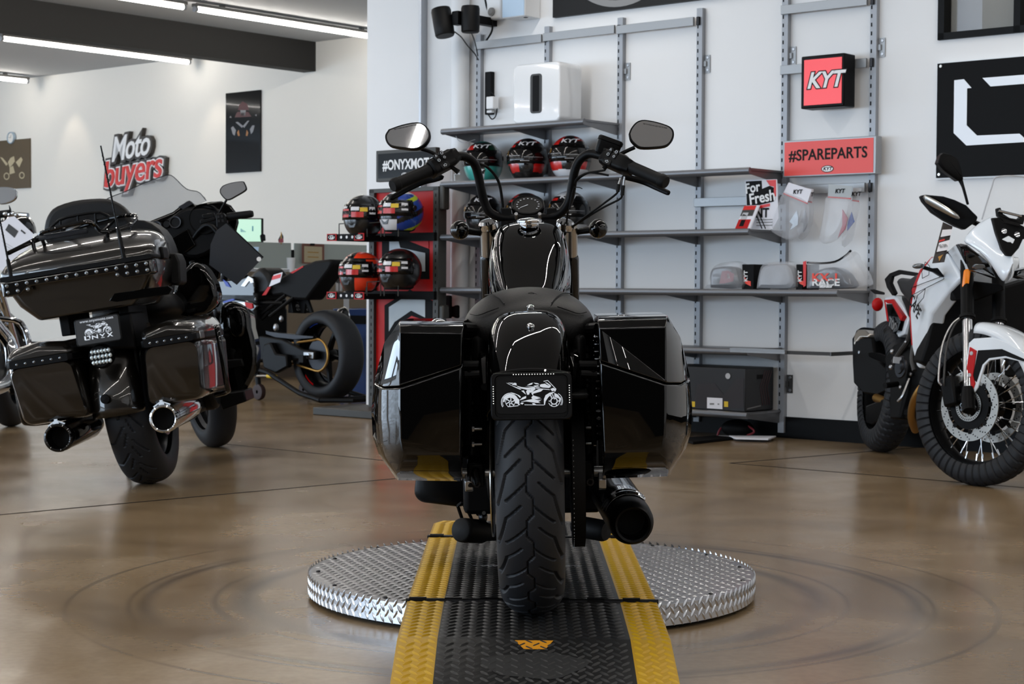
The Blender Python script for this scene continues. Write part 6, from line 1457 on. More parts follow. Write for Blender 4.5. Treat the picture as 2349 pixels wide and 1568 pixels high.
g = G(); g.tube([WM @ wp(1730, 480, 8.05), WM @ wp(1748, 524, 8.03)], .003, 6); g.tube([WM @ wp(1736, 478, 8.05), WM @ wp(1756, 524, 8.03)], .003, 6); g.tube([WM @ wp(1730, 480, 8.05), WM @ wp(1736, 478, 8.05)], .003, 6); kid(g.obj('easel', MT['satin_black'], None), lf)
# hanging visor packs
def pack(label, hd, bag, visor, vm, b, hm='paper'):
    t = thing('visor_pack', label, 'visor pack', WM @ T(0, 0, 0), 'visor packs hanging on the rail')
    kid(wpoly('header_card', hd, b, hm, None, .003), t)
    lo = [hd[-1], hd[-2]]; kid(wpoly('header_stripe', [hd[3], hd[2], (hd[2][0], hd[2][1]+3), (hd[3][0], hd[3][1]+3)], b-.001, 'red', None, .003), t)
    c = sum((wp(*h2, b) for h2 in hd), V())/len(hd)
    g = G(WM @ T(c.x, b-.003, c.z) @ rot('X', 90)); g.text('KYT', I3, .03, .0003, shear=.2, bold=.001); kid(g.obj('header_print', MT['satin_black'], None), t)
    g = G(); q = [wp(*v, b) for v in bag]; q = catmull(q+[q[0]], 3)[:-1]; cc = sum(q, V())/len(q)
    g.loft([[WM @ (cc+(v-cc)*.72+V((0, -.045, 0))) for v in q], [WM @ (cc+(v-cc)*.93+V((0, -.03, 0))) for v in q], [WM @ v for v in q], [WM @ (cc+(v-cc)*.9+V((0, .02, 0))) for v in q]]); kid(g.obj('bag', MT['bag_plastic'], None), t)
    g = G(); q = [wp(*v, b-.01) for v in visor]; g.loft([[WM @ v for v in q], [WM @ (v+V((0, .006, 0))) for v in q]]); kid(g.obj('visor', MT[vm], None), t)
mm('blue_visor', (40, 90, 190), .1, coat=1); mm('smoke_visor', (110, 112, 116), .15, coat=1); mm('red_visor', (180, 90, 100), .2); mm('header_grey', (165, 170, 172), .5)
pack('clear bag with a grey visor and tilted white header, left one on the rail', [(1809, 418), (1862, 435), (1852, 465), (1797, 442)], [(1800, 440), (1850, 462), (1855, 500), (1842, 530), (1820, 550), (1795, 545), (1770, 525), (1782, 480)], [(1828, 482), (1831, 500), (1830, 515), (1812, 528), (1818, 515), (1811, 508)], 'smoke_visor', 8.10)
pack('clear bag with a grey visor hanging just right of the tilted white header', [(1846, 430), (1866, 434), (1862, 462), (1850, 460)], [(1850, 460), (1862, 462), (1862, 500), (1852, 535), (1838, 550), (1835, 520)], [(1846, 482), (1853, 505), (1848, 525), (1842, 533), (1843, 512), (1836, 510)], 'smoke_visor', 8.16)
pack('clear bag with a white visor under a grey header, right part of the rail', [(1901, 422), (1955, 427), (1952, 454), (1899, 450)], [(1899, 450), (1952, 456), (1948, 500), (1930, 540), (1905, 557), (1884, 552), (1892, 500)], [(1932, 480), (1944, 500), (1938, 525), (1922, 545), (1932, 515)], 'red_visor', 8.10, 'header_grey')
pack('clear bag with a blue visor at the right end of the rail', [(1957, 430), (1976, 432), (1970, 460), (1955, 458)], [(1955, 458), (1970, 460), (1962, 500), (1955, 540), (1945, 560), (1936, 558)], [(1953, 486), (1959, 508), (1950, 520), (1943, 529), (1945, 505)], 'blue_visor', 8.16, 'light_grey')
# bagged visors and cartons on the long shelf
SZ = .8195
def bagged(label, pts, vis, vm, prints, b=8.0, dp=.10):
    t = thing('bagged_visor', label, 'bagged visor', WM @ T(0, 0, 0), 'plastic-bagged visors on the long shelf')
    q = catmull([wp(*v, b) for v in pts+[pts[0]]], 3)[:-1]
    for v in q: v.z = max(v.z, SZ+.002)
    c = sum(q, V())/len(q); zb = SZ+.001
    def rg(k, dy): 
        o = [c+(v-c)*k+V((0, dy, 0)) for v in q]
        for v in o: v.z = max(v.z, zb)
        return [WM @ v for v in o]
    G_ = G(); G_.loft([rg(.7, -.01), rg(.95, .01), rg(1, .05), rg(.9, dp)]); kid(G_.obj('bag', MT['bag_plastic'], None), t)
    g = G(); q2 = catmull([wp(*v, b+.02) for v in vis+[vis[0]]], 3)[:-1]; c2 = sum(q2, V())/len(q2)
    def r2(k, dy):
        o = [c2+(v-c2)*k+V((0, dy, 0)) for v in q2]
        for v in o: v.z = max(v.z, zb+.002)
        return [WM @ v for v in o]
    g.loft([r2(.75, -.002), r2(.96, .012), r2(1, .04), r2(.96, dp-.03)]); vo = kid(g.obj('visor', MT[vm], None), t)
    for nm, pl_, m_ in prints: kid(wpoly(nm, pl_, b-.004 if nm != 'seal' else b+.02, m_, None, .001), t)
    return t
mm('dark_visor', (52, 48, 48), .3, coat=.5); mm('grey_pouch', (150, 152, 156), .45); mm('wine', (130, 38, 48), .4)
bagged('bagged visor with a wine red print at the left of the long shelf', [(1612, 664), (1622, 640), (1630, 615), (1650, 602), (1690, 600), (1698, 620), (1698, 664)], [(1626, 660), (1626, 625), (1640, 612), (1680, 612), (1690, 630), (1688, 660)], 'dark_visor', [('print', [(1650, 650), (1656, 622), (1670, 620), (1684, 628), (1682, 645), (1660, 650)], 'wine'), ('print', [(1668, 628), (1673, 627), (1674, 638), (1668, 638)], 'white')])
bagged('bagged grey visor pouch in the middle of the long shelf', [(1731, 663), (1736, 630), (1745, 606), (1770, 600), (1812, 600), (1822, 615), (1825, 645), (1815, 663)], [(1736, 660), (1742, 620), (1760, 606), (1800, 606), (1816, 625), (1812, 660)], 'grey_pouch', [])
t = bagged('bagged dark visor with red and white race lettering at the right of the long shelf', [(1845, 663), (1846, 625), (1848, 600), (1880, 603), (1915, 600), (1940, 585), (1950, 576), (1962, 600), (1972, 615), (1985, 640), (1975, 660)], [(1850, 661), (1852, 640), (1868, 622), (1900, 612), (1930, 618), (1950, 640), (1950, 661)], 'dark_visor', [])
for tx, x, y, sz, m_, sx in (('KX-1', 1893, 637, .058, 'orange_red', 1.3), ('RACE', 1894, 648, .05, 'white', 1.35), ('SERIES', 1894, 656, .022, 'white', 1.2)):
    c = wp(x, y, 7.985); g = G(WM @ T(*c) @ rot('X', 90)); g.text(tx, I3, sz, .0004, bold=.0014, sx=sx); kid(g.obj('lettering', MT[m_], None), t)
g = G(); g.tube([WM @ wp(*v, 8.02) for v in ((1852, 602), (1880, 604), (1915, 600), (1940, 586), (1952, 574))], .006, 8, 3); kid(g.obj('seal_strip', MT['satin_black'], None), t)
kid(wpoly('red_edge', [(1842, 600), (1849, 598), (1848, 655), (1843, 658)], 7.99, 'red', None, .004), t)
for px0, px1, lb in ((1702, 1729, 'black and red visor carton standing between the left and middle bags'), (1826, 1841, 'black and red visor carton standing between the middle and right bags')):
    ct = thing('visor_carton', lb, 'carton', WM @ T(0, 0, 0), 'black and red visor cartons')
    p, q = wp(px0, 606, 8.03), wp(px1, 662, 8.03)
    kid(G(WM).span((p.x, 8.03, SZ), (q.x, 8.2, p.z)).obj('box', MT['matte_black'], None, bev=.003), ct)
    kid(wpoly('red_flash', [(px0+3, 632), (px0+12, 643), (px0+20, 645), (px0+20, 656), (px0+8, 650)], 8.028, 'orange_red', None, .001), ct)
    c = wp(px0+9, 633, 8.027); g = G(WM @ T(*c) @ rot('X', 90) @ rot('Z', 90)); g.text('KYT', I3, .032, .0004, bold=.001); kid(g.obj('lettering', MT['white'], None), ct)
# black carton on the lowest shelf
bx = thing('large_carton', 'large black carton with a white label on the lowest shelf', 'carton', WM @ T(0, 0, 0))
p, q = wp(1560, 838, 7.97), wp(1710, 944, 7.97)
mm('carton_black', (20, 20, 23), .5); mm('carton_dark', (34, 30, 34), .55); mm('carton_wine', (70, 32, 40), .6)
g = G(WM); zt = wp(1708, 845, 7.97).z; zb = .158; a1 = q.x
g.span((-5.72, 7.965, zb), (a1, 8.25, zt)); kid(g.obj('box', MT['carton_black'], None, bev=.004), bx)
kid(wrect('shipping_label', 1622, 911, 1657, 938, 7.962, 7.9645, 'paper', None, 0), bx)
for x in (1585, 1661): kid(wrect('yellow_label', x, 920, x+9, 933, 7.962, 7.9645, 'yellow', None, 0), bx)
kid(wpoly('label_code', [(1628, 924), (1638, 924), (1638, 928), (1628, 928)], 7.961, 'grey', None, .0005), bx); kid(wpoly('label_code', [(1646, 925), (1650, 925), (1650, 928), (1646, 928)], 7.961, 'grey', None, .0005), bx)
c = wp(1670, 862, 7.963); kid(G().lathe([(0, .002), (.016, .002), (.016, 0)], WM @ c, WM.to_3x3() @ V((0, -1, 0)), 18).obj('round_sticker', MT['light_grey'], None), bx)
kid(wpoly('side_pattern', [(1590, 935), (1600, 880), (1640, 880), (1660, 905), (1690, 868), (1706, 868), (1706, 935)], 7.9635, 'carton_dark', None, .0005), bx)
def cside(u, v): return WM @ V((a1+.0015, 7.965+.285*u, zb+(zt-zb)*v))
for k_ in range(4): kid(G().tube([cside(.62+k_*.08, .12), cside(.52+k_*.08, .55), cside(.68+k_*.08, .92)], .0015, 4).obj('side_stripe', MT['carton_wine'], None), bx)
kid(G().add([cside(.4, .74), cside(.62, .74), cside(.62, .84), cside(.4, .84)], [(0, 1, 2, 3)]).obj('hand_hole', MT['matte_black'], None), bx)
kid(G().add([cside(.06, .05), cside(.55, .10), cside(.55, .13), cside(.06, .08)], [(0, 1, 2, 3)]).obj('side_print', MT['grey'], None), bx)
# things on the floor under the lowest shelf
def onfl(px, py, z=0): 
    d = ray(px, py); return CP+d*((z-CAMH)/d.z)
pp = thing('paper_stack', 'white papers lying on the floor under the lowest shelf', 'paper', WM @ T(0, 0, 0))
for k_ in range(2): kid(G().loft([[onfl(x, y, .004+k_*.01) for x, y in ((1648+k_*25, 1001), (1770+k_*10, 1002), (1762, 1009), (1680+k_*8, 1007))], [onfl(x, y, .004+k_*.01)+V((0, 0, .007)) for x, y in ((1648+k_*25, 1001), (1770+k_*10, 1002), (1762, 1009), (1680+k_*8, 1007))]]).obj('sheet', MT['paper'], None), pp)
rb = thing('red_strap', 'red strap looped on a black bag on the floor under the lowest shelf', 'strap', WM @ T(0, 0, 0))
kid(G().tube([WM @ wp(x, y, 8.12) for x, y in ((1646, 998), (1652, 984), (1668, 972), (1690, 968), (1712, 975), (1728, 985), (1728, 992), (1714, 998))], .006, 8, 3).obj('strap', MT['wine'], None), rb)
kid(G().ell(WM @ V((wp(1690, 985, 8.13).x, 8.14, .05)), .1, .07, .05, WM).obj('bag', MT['matte_black'], None), rb)
mtb = G().loft([[onfl(x, y, .003) for x, y in ((1560, 1008), (1640, 1003), (1686, 1007), (1590, 1018))], [onfl(x, y, .003)+V((0, 0, .012)) for x, y in ((1560, 1008), (1640, 1003), (1686, 1007), (1590, 1018))]]).obj('floor_mat', MT['matte_black']); tag(mtb, 'black flat mat on the floor beside the right saddlebag', 'mat')
# ------------------------------------------------------------------ upper left of the shelf wall
def canister(px, py, b, w, hh, tilt, yaw=0):
    p = wp(px, py, b); return WM @ T(p.x, b, p.z) @ rot('Y', tilt)
spk = thing('wall_speaker', 'black round wall speaker mounted upright on a bracket near the top', 'speaker', canister(1079, 44, 8.02, 0, 0, 0), 'black wall speakers')
prof = [(0, -.082), (.05, -.082), (.056, -.075), (.0575, -.03), (.0575, .065), (.053, .08), (.03, .084), (0, .084)]
G().lathe(prof, (0, 0, 0), (0, 0, 1), 32).obj('body', MT['black_plastic'], spk); 
sp2 = thing('wall_speaker', 'black wall speaker tilted to the left beside the upright one', 'speaker', canister(1016, 51, 7.95, 0, 0, -13), 'black wall speakers')
G().lathe([(0, -.09), (.055, -.09), (.061, -.08), (.0625, -.03), (.0625, .07), (.058, .086), (.03, .09), (0, .09)], (0, 0, 0), (0, 0, 1), 32).obj('body', MT['black_plastic'], sp2)
br_ = thing('speaker_bracket', 'black jointed bracket between the two wall speakers', 'bracket', WM @ T(0, 0, 0))
g = G(WM); c = wp(1050, 42, 7.98); g.box((c.x, 7.98, c.z), (.05, .05, .085)); g.box((c.x-.04, 7.975, c.z+.005), (.05, .03, .04)); g.cyl((c.x-.025, 7.97, c.z-.03), (c.x-.025, 7.97, c.z+.04), .012, n=12); kid(g.obj('joint', MT['satin_black'], None, bev=.006), br_)
c = wp(1085, 44, 8.1); kid(G(WM).box((c.x, 8.18, c.z), (.05, .24, .05)).obj('arm', MT['satin_black'], None), br_)
def wire(name, pts, r, m, label, cat='cable'):
    o = G().tube([WM @ wp(x, y, b) for x, y, b in pts], r, 8, 4).obj(name, MT[m]); return tag(o, label, cat)
wire('speaker_cable', [(1043, 73, 7.97), (1058, 85, 8.05), (1072, 104, 8.15), (1088, 122, 8.22), (1098, 138, 8.25)], .004, 'dark_grey_plastic', 'thin grey cable sagging from the tilted wall speaker')
wire('speaker_cable', [(1081, 74, 8.04), (1088, 92, 8.12), (1093, 112, 8.2), (1096, 128, 8.25)], .004, 'dark_grey_plastic', 'thin grey cable hanging from the upright wall speaker')
wire('power_cable', [(1113, 0, 8.27), (1117, 18, 8.26), (1122, 30, 8.25), (1129, 50, 8.25), (1128, 72, 8.25), (1115, 94, 8.26)], .006, 'rubber', 'black cable curving down from the white alarm box')
ab = thing('alarm_box', 'white box with a round grey button at the top beside the wall speakers', 'box', WM @ T(0, 0, 0))
kid(wrect('case', 1116, -40, 1148, 42, 8.24, 8.3, 'white_paint', None, .01, 3), ab)
c = wp(1128, 27, 8.238); kid(G().lathe([(0, .012), (.016, .012), (.02, .008), (.026, .008), (.027, 0)], WM @ c, WM.to_3x3() @ V((0, -1, 0)), 20).obj('button', MT['grey'], None), ab)
eb = thing('meter_cabinet', 'pale blue and white wall cabinet cut off by the top of the picture', 'cabinet', WM @ T(0, 0, 0))
mm('pale_panel', (176, 200, 222), .3)
kid(wrect('case', 1153, -70, 1204, 36, 8.15, 8.296, 'white_paint', None, .004), eb)
kid(wrect('door', 1153, -70, 1202, 34, 8.146, 8.149, 'pale_panel', None, 0), eb)
for x in (1163, 1176, 1206): kid(G(WM).box((wp(x, 38, 8.2).x, 8.2, wp(x, 38, 8.2).z), (.02, .02, .014)).obj('foot', MT['matte_black'], None), eb)
st = thing('power_strip', 'black power strip with a white adapter on the wall behind the first upright', 'power strip', WM @ T(0, 0, 0))
kid(wrect('strip', 1112, 165, 1126, 262, 8.265, 8.3, 'matte_black', None, .004), st)
kid(wrect('adapter', 1115, 222, 1131, 249, 8.21, 8.265, 'white', None, .005), st); kid(wrect('plug', 1116, 253, 1128, 258, 8.24, 8.265, 'white', None, .003), st)
kid(G().tube([WM @ wp(x, y, 8.25) for x, y in ((1124, 210), (1133, 218), (1137, 235), (1140, 252), (1136, 268), (1128, 273), (1121, 264))], .004, 8, 4).obj('cord', MT['rubber'], None), st)
wire('white_cable', [(1046, 312, 8.0), (1052, 322, 8.0), (1066, 327, 8.0), (1090, 320, 8.05)], .0025, 'light_grey', 'thin white cable looping below the left end of the short top shelf')
# dark sign at the top of the wall
ts = thing('top_sign', 'black sign panel with a grey arc, cut off by the top of the picture', 'sign', WM @ T(0, 0, 0))
p = wp(1270, 41, 8.28); kid(G(WM).span((p.x, 8.27, p.z), (-5.2, 8.3, 3.2)).obj('panel', mat('panel_black', (18, 16, 15), .5, spec=.25), None), ts)
g = G(WM @ T(-6.25, 8.268, 2.98) @ rot('X', 90)); P0 = [(.5*cos(R(t)), .5*sin(R(t)), 0) for t in range(200, 341, 5)]+[(.46*cos(R(t)), .46*sin(R(t)), 0) for t in range(340, 199, -5)]
g.add(P0, [tuple(range(len(P0)))]); kid(g.obj('arc_graphic', MT['grey'], None), ts)
# big black wall sign on the right
os_ = thing('wall_sign', 'large black wall sign with angular white outline lettering above the white motorcycle', 'sign', WM @ T(0, 0, 0))
p, q = wp(2150, 146, 8.26), wp(2149, 408, 8.26)
kid(G(WM).span((p.x-.008, 8.27, q.z-.008), (p.x+2.3, 8.30, p.z+.006)).obj('backing', MT['white_paint'], None), os_)
kid(G(WM).span((p.x, 8.262, q.z), (p.x+2.29, 8.271, p.z)).obj('panel', mat('sign_black', (12, 12, 13), .55, spec=.1), None), os_)
z3 = lambda *P_: [(1560+x/2.977, y/2.977) for x, y in P_]
kid(wpoly('letter_stroke', z3((1872, 548), (1938, 540), (1990, 600), (1960, 603), (1957, 855), (2028, 925), (2318, 912), (2380, 968), (1955, 993), (1868, 908)), 8.2605, 'decal_white', None, .001), os_)
kid(wpoly('letter_stroke', z3((2065, 532), (2600, 490), (2600, 800), (2500, 800), (2500, 560), (2120, 590)), 8.2605, 'decal_white', None, .001), os_)
for k_, gl in enumerate(ONY[1:]):
    g = G(WM @ T(p.x+.85+k_*.48, 8.2604, (p.z+q.z)/2-.13) @ rot('X', 90)); k = .38; glyph(g, 0, gl, 0); kid(g.obj('letter_stroke', MT['decal_white'], None), os_)
for x, y in ((2158, 152), (2154, 400)): kid(G().lathe([(0, .004), (.007, .004), (.009, 0)], WM @ wp(x, y, 8.26), WM.to_3x3() @ V((0, -1, 0)), 14).obj('bolt', MT['brushed'], None), os_)
# black pouch hung on the pillar
pc_ = G(WM); p, q = wp(1010, 677, 8.17), wp(1034, 730, 8.17); pc_.span((p.x, 8.17, q.z), (q.x, 8.24, p.z)); pc_.span((q.x-.01, 8.18, q.z), (q.x+.05, 8.23, p.z-.06)); po = pc_.obj('wall_pouch', MT['matte_black'], None, bev=.01); tag(po, 'black pouch hanging on the white wall behind the left saddlebag', 'pouch')
hk = G().tube([WM @ wp(x, y, 7.97) for x, y in ((1044, 418), (1043, 400), (1050, 398), (1056, 399))], .006, 6).obj('shelf_hook', MT['light_grey']); tag(hk, 'small grey hook at the left end of the upper helmet shelf', 'hook')
# ------------------------------------------------------------------ helmet display stand by the pillar
mm('stand_grey', (62, 61, 58), .5, metal=.3); mm('stand_red', (186, 12, 8), .45, spec=.3); mm('pale_grey', (178, 188, 194), .5)
BS = 7.92
hs = thing('display_stand', 'red helmet display stand with dark frame and a #ONYXMOTO sign by the pillar', 'display stand', WM @ T(0, 0, 0))
def q2(px, py): v = wp(px, py, BS); return v
xl, xr_ = q2(853, 600).x, q2(1003, 600).x; zt = q2(930, 432).z
for x, nm in ((xl, 'post'), (xr_-.01, 'post')):
    g = G(WM).span((x-.022, BS-.005, .05), (x+.022, BS+.07, zt)); g.mi = 1
    z = .12
    while z < zt-.05: g.add([WM.inverted() @ (WM @ V((x+u, BS-.0056, z+w))) for u, w in ((-.004, 0), (.004, 0), (.004, .02), (-.004, .02))], [(0, 1, 2, 3)]); z += .045
    kid(g.obj(nm, [MT['stand_grey'], MT['matte_black']], None, nrm=False), hs)
for z_ in (1.30, .55):
    kid(G(WM).span((xr_+.012, BS+.0, z_), (xr_+.05, BS+.06, z_+.16)).obj('side_clip', MT['stand_grey'], None, bev=.01), hs)
kid(G(WM).span((xl-.02, BS-.005, zt-.02), (xr_+.01, BS+.07, zt+.005)).obj('top_bar', MT['stand_grey'], None), hs)
kid(G(WM).span((xl, BS+.02, .1), (xr_, BS+.05, zt-.01)).obj('panel', MT['stand_red'], None), hs)
kid(G(WM).span((xl-.25, BS-.28, .0), (xr_+.1, BS+.12, .05)).obj('base_foot', MT['stand_grey'], None, bev=.006), hs)
def gph(nm, pts, m, d=.0): kid(wpoly(nm, pts, BS+.018-d, m, None, .0015), hs)
gph('hexagon_outline', [(876, 545), (925, 520), (985, 572), (985, 640), (876, 640)], 'matte_black'); gph('hexagon_field', [(893, 545), (912, 545), (918, 568), (975, 580), (975, 622), (893, 622)], 'pale_grey', .002); gph('hexagon_red', [(926, 545), (983, 545), (983, 570), (926, 548)], 'stand_red', .003)
gph('hexagon_outline', [(882, 700), (940, 664), (992, 690), (992, 790), (882, 790)], 'matte_black', .001); gph('hexagon_field', [(892, 704), (942, 672), (975, 688), (975, 728), (943, 712), (905, 738), (892, 760)], 'pale_grey', .003); gph('hexagon_red', [(930, 735), (944, 724), (966, 732), (966, 780), (930, 780)], 'stand_red', .003)
# sign on top
p, q = q2(865, 346), q2(1002, 411)
kid(G(WM).span((p.x, BS-.01, q.z), (q.x, BS+.03, p.z)).obj('sign_frame', MT['stand_grey'], None, bev=.004), hs)
kid(G(WM).span((p.x+.022, BS-.013, q.z+.022), (q.x-.022, BS-.009, p.z-.022)).obj('sign_board', MT['print_black'], None), hs)
kid(G(WM).span(((p.x+q.x)/2-.03, BS+.0, zt), ((p.x+q.x)/2+.03, BS+.02, q.z)).obj('sign_stem', MT['light_grey'], None), hs)
c = wp(938, 377, BS-.014); g = G(WM @ T(*c) @ rot('X', 90)); g.text('#ONYXMOTO', I3, .088, .0006, bold=.0022, sx=.80); kid(g.obj('sign_lettering', MT['white'], None), hs); oval(928, 400, BS-.014, .03, hs)
# two racks with wire hoops, standing out to the left
RX0, RX1 = xl-.02, xr_-.03; RB = 7.60
for k_, py in ((0, 543), (1, 678)):
    zr_ = wp(820, py, RB).z
    g = G(WM).span((RX0-.02, RB, zr_-.02), (RX0+.24, RB+.01, zr_+.02)); g.span((RX0-.02, RB, zr_-.022), (RX0-.0, BS, zr_+.012)); g.span((RX0+.24, RB+.01, zr_-.022), (RX0+.255, BS, zr_+.012)); g.span((RX0, BS-.03, zr_-.022), (xr_, BS, zr_+.03))
    kid(g.obj('rack_bar', MT['matte_black'], None), hs)
    for x in (RX0+.07, RX0+.12, RX0+.17): kid(G().lathe([(0, .0), (.009, .0)], WM @ V((x, RB-.001, zr_)), WM.to_3x3() @ V((0, -1, 0)), 14).obj('rack_hole', MT['white'], None), hs)
    for x in (RX0-.01, RX0+.235):
        c = V((x, RB-.004, zr_)); kid(G(WM).box(c, (.085, .006, .045)).obj('rack_tag', MT['bike_red'], None), hs)
        kid(G(WM).box((c.x, c.y-.0032, c.z), (.072, .001, .034)).obj('tag_panel', MT['matte_black'], None), hs)
        g = G(WM @ T(c.x, c.y-.0041, c.z) @ rot('X', 90)); g.add([(.028*cos(t*pi/10), .013*sin(t*pi/10), 0) for t in range(20)], [tuple(range(20))]); kid(g.obj('tag_field', MT['white'], None), hs)
        g = G(WM @ T(c.x, c.y-.0046, c.z) @ rot('X', 90)); g.text('KYT', I3, .022, .0002, shear=.2, bold=.001, sx=1.2); kid(g.obj('tag_lettering', MT['matte_black'], None), hs)
    for x in (RX0+.02, RX0+.14, RX0+.27, RX0+.42):
        kid(G().tube([WM @ V(v) for v in ((x, RB+.03, zr_), (x, RB+.03, zr_+.085), (x+.10, RB+.05, zr_+.09), (x+.10, RB+.05, zr_))], .004, 6).obj('wire_hoop', MT['stand_grey'], None), hs)
def hm(px, py, b, label, cols, design, turn, seed):
    p = wp(px, py, b); helmet(label, WM @ T(p.x, b, p.z) @ rot('Z', turn), cols, design, 'full-face helmets on the display stand', seed=seed, kyt=False)
d_stb = lambda p, t: 2 if (abs(p) < 60 and t > 118 and False) else 0
d_blue = lambda p, t: 3 if (t < 34 or (abs(p) < 40 and t > 112)) else (2 if (p < -40 or p > 40) and (int((t+abs(p)*.4)/14) % 3 != 0) else (4 if int((t+abs(p)*.4)/14) % 6 == 0 else 0))
d_rb = lambda p, t: 2 if ((t < 48 and abs(p) > 20) or (30 < abs(p) < 95 and t > 106) or (60 < abs(p) < 160 and 52 < t < 66)) else (3 if (t > 60 and abs(p) < 30 and t < 66) else 0)
hm(836, 538, 7.70, 'plain black helmet at the upper left of the display stand', ['shell_black', 'visor'], d_stb, 14, 11)
hm(921, 530, 7.74, 'blue, white and black helmet at the upper right of the display stand', ['shell_black', 'visor', 'shell_blue', 'shell_white', 'lime'], d_blue, 2, 12)
hm(829, 668, 7.70, 'red-orange and black helmet at the lower left of the display stand', ['shell_black', 'visor', 'shell_orange', 'shell_white'], d_rb, 6, 13)
hm(918, 662, 7.74, 'plain black helmet at the lower right of the display stand', ['shell_black', 'visor'], d_stb, 6, 14)
# ------------------------------------------------------------------ office corner behind the track motorcycle
PA = -11.7                                                # the partition runs away from the camera on this plane
def ap(px, py, a=PA): return pix(WM, px, py, 0, a)
pt = thing('desk_partition', 'beige desk partition with frosted glass panels on top behind the sport motorcycle', 'partition', WM @ T(0, 0, 0))
b0, b1 = ap(560, 700).y, 12.4; zg0, zg1 = ap(700, 624).z, ap(700, 558).z
mm('beige_panel', (118, 104, 86), .6); mm('frosted', (168, 178, 172), .5, alpha=.8); mm('skirting_brown', (72, 58, 46), .6)
kid(G(WM).span((PA-.05, b0-1, .12), (PA, b1, zg0)).obj('panel', MT['beige_panel'], None), pt); kid(G(WM).span((PA-.06, b0-1, 0), (PA+.004, b1, .12)).obj('plinth', MT['skirting_brown'], None), pt)
kid(G(WM).span((PA-.055, b0-1, zg0), (PA+.005, b1, zg0+.025)).obj('top_rail', MT['light_grey'], None), pt)
bm_ = ap(675, 590).y
for u0, u1 in ((b0-1, bm_-.02), (bm_+.02, b1)): kid(G(WM).span((PA-.03, u0, zg0+.03), (PA-.02, u1, zg1)).obj('glass_panel', MT['frosted'], None), pt)
kid(G(WM).span((PA-.035, bm_-.012, zg0), (PA-.015, bm_+.012, zg1-.06)).obj('glass_clip', MT['matte_black'], None), pt)
def apoly(nm, pts, a, m, parent=None, t=.004):
    q = [ap(x, y, a) for x, y in pts]; return G().loft([[WM @ v for v in q], [WM @ (v+V((-t, 0, 0))) for v in q]]).obj(nm, MT[m], parent)
ce = thing('certificate', 'framed certificate clipped on the right glass panel of the partition', 'picture', WM @ T(0, 0, 0))
mm('frame_brown', (118, 70, 54), .5); mm('parchment', (186, 172, 140), .6)
kid(apoly('frame', [(693, 558), (744, 560), (744, 606), (693, 604)], PA+.01, 'frame_brown'), ce); kid(apoly('print', [(698, 564), (739, 566), (739, 603), (698, 601)], PA+.012, 'parchment', None, .002), ce); kid(apoly('clip', [(712, 558), (722, 558), (722, 563), (712, 563)], PA+.016, 'matte_black'), ce)
for y in (577, 588): kid(apoly('print_line', [(706, y), (731, y+1), (731, y+3), (706, y+2)], PA+.0135, 'gold', None, .001), ce)
cu = G().lathe([(0, 0), (.032, 0), (.042, .13), (.039, .13), (.03, .01)], WM @ (ap(667, 624, PA-.01)), (0, 0, 1), 20).obj('paper_cup', MT['white']); tag(cu, 'white paper cup standing on the partition ledge', 'cup')
mo = thing('monitor', 'monitor with a pale green screen above the frosted partition', 'monitor', WM @ T(0, 0, 0))
def yp_(px, py, y=15.9): return pix(I3, px, py, 1, y)
def yb(nm, x0, y0, x1, y1, Y0, Y1, m): 
    p, q = yp_(x0, y0, Y0), yp_(x1, y1, Y0); return kid(G().span((p.x, Y0, q.z), (q.x, Y1, p.z)).obj(nm, MT[m] if isinstance(m, str) else m, None, bev=.003), mo)
yb('case', 540, 500, 603, 556, 15.9, 15.94, 'matte_black'); yb('screen', 543, 502.5, 599, 554, 15.893, 15.90, mat('screen_green', (190, 225, 200), .3, em=(186, 224, 200), ems=.45))
for k_ in range(4): yb('screen_chart', 552+k_*3.2, 524+k_*2, 554+k_*3.2, 532, 15.889, 15.892, mat('screen_blue', (110, 170, 190), .4) if k_ == 0 else bpy.data.materials['screen_blue'])
yb('screen_chart', 578, 518, 581, 530, 15.889, 15.892, bpy.data.materials['screen_blue']); yb('stand', 560, 555, 580, 620, 15.95, 16.0, 'matte_black')
ph = slab('desk_phone', I3, [(596, 540), (601, 535), (607, 538), (608, 552), (598, 553)], 1, 15.7, 15.75, 'matte_black', None, bev=.004); tag(ph, 'small black desk phone beside the green monitor', 'phone')
lp_ = slab('blue_note', I3, [(580, 566), (594, 566), (592, 578), (580, 577)], 1, 14.9, 14.903, 'pale_panel', None, bev=0); tag(lp_, 'small pale blue note on the glass partition under the monitor', 'note')
fg = thing('desk_flag', 'small striped flag standing on the glass partition', 'flag', WM @ T(0, 0, 0))
kid(slab('cloth', I3, [(646, 534), (650, 542), (650, 556), (639, 556), (638, 549)], 1, 15.6, 15.61, 'dark_grey_plastic', None, bev=0), fg); kid(slab('red_stripe', I3, [(640, 548), (650, 546), (650, 556), (639, 556)], 1, 15.59, 15.60, 'wine', None, bev=0), fg); kid(G().cyl(yp_(645, 532, 15.6), yp_(645, 560, 15.6), .004, n=8).obj('pole', MT['gold'], None), fg)
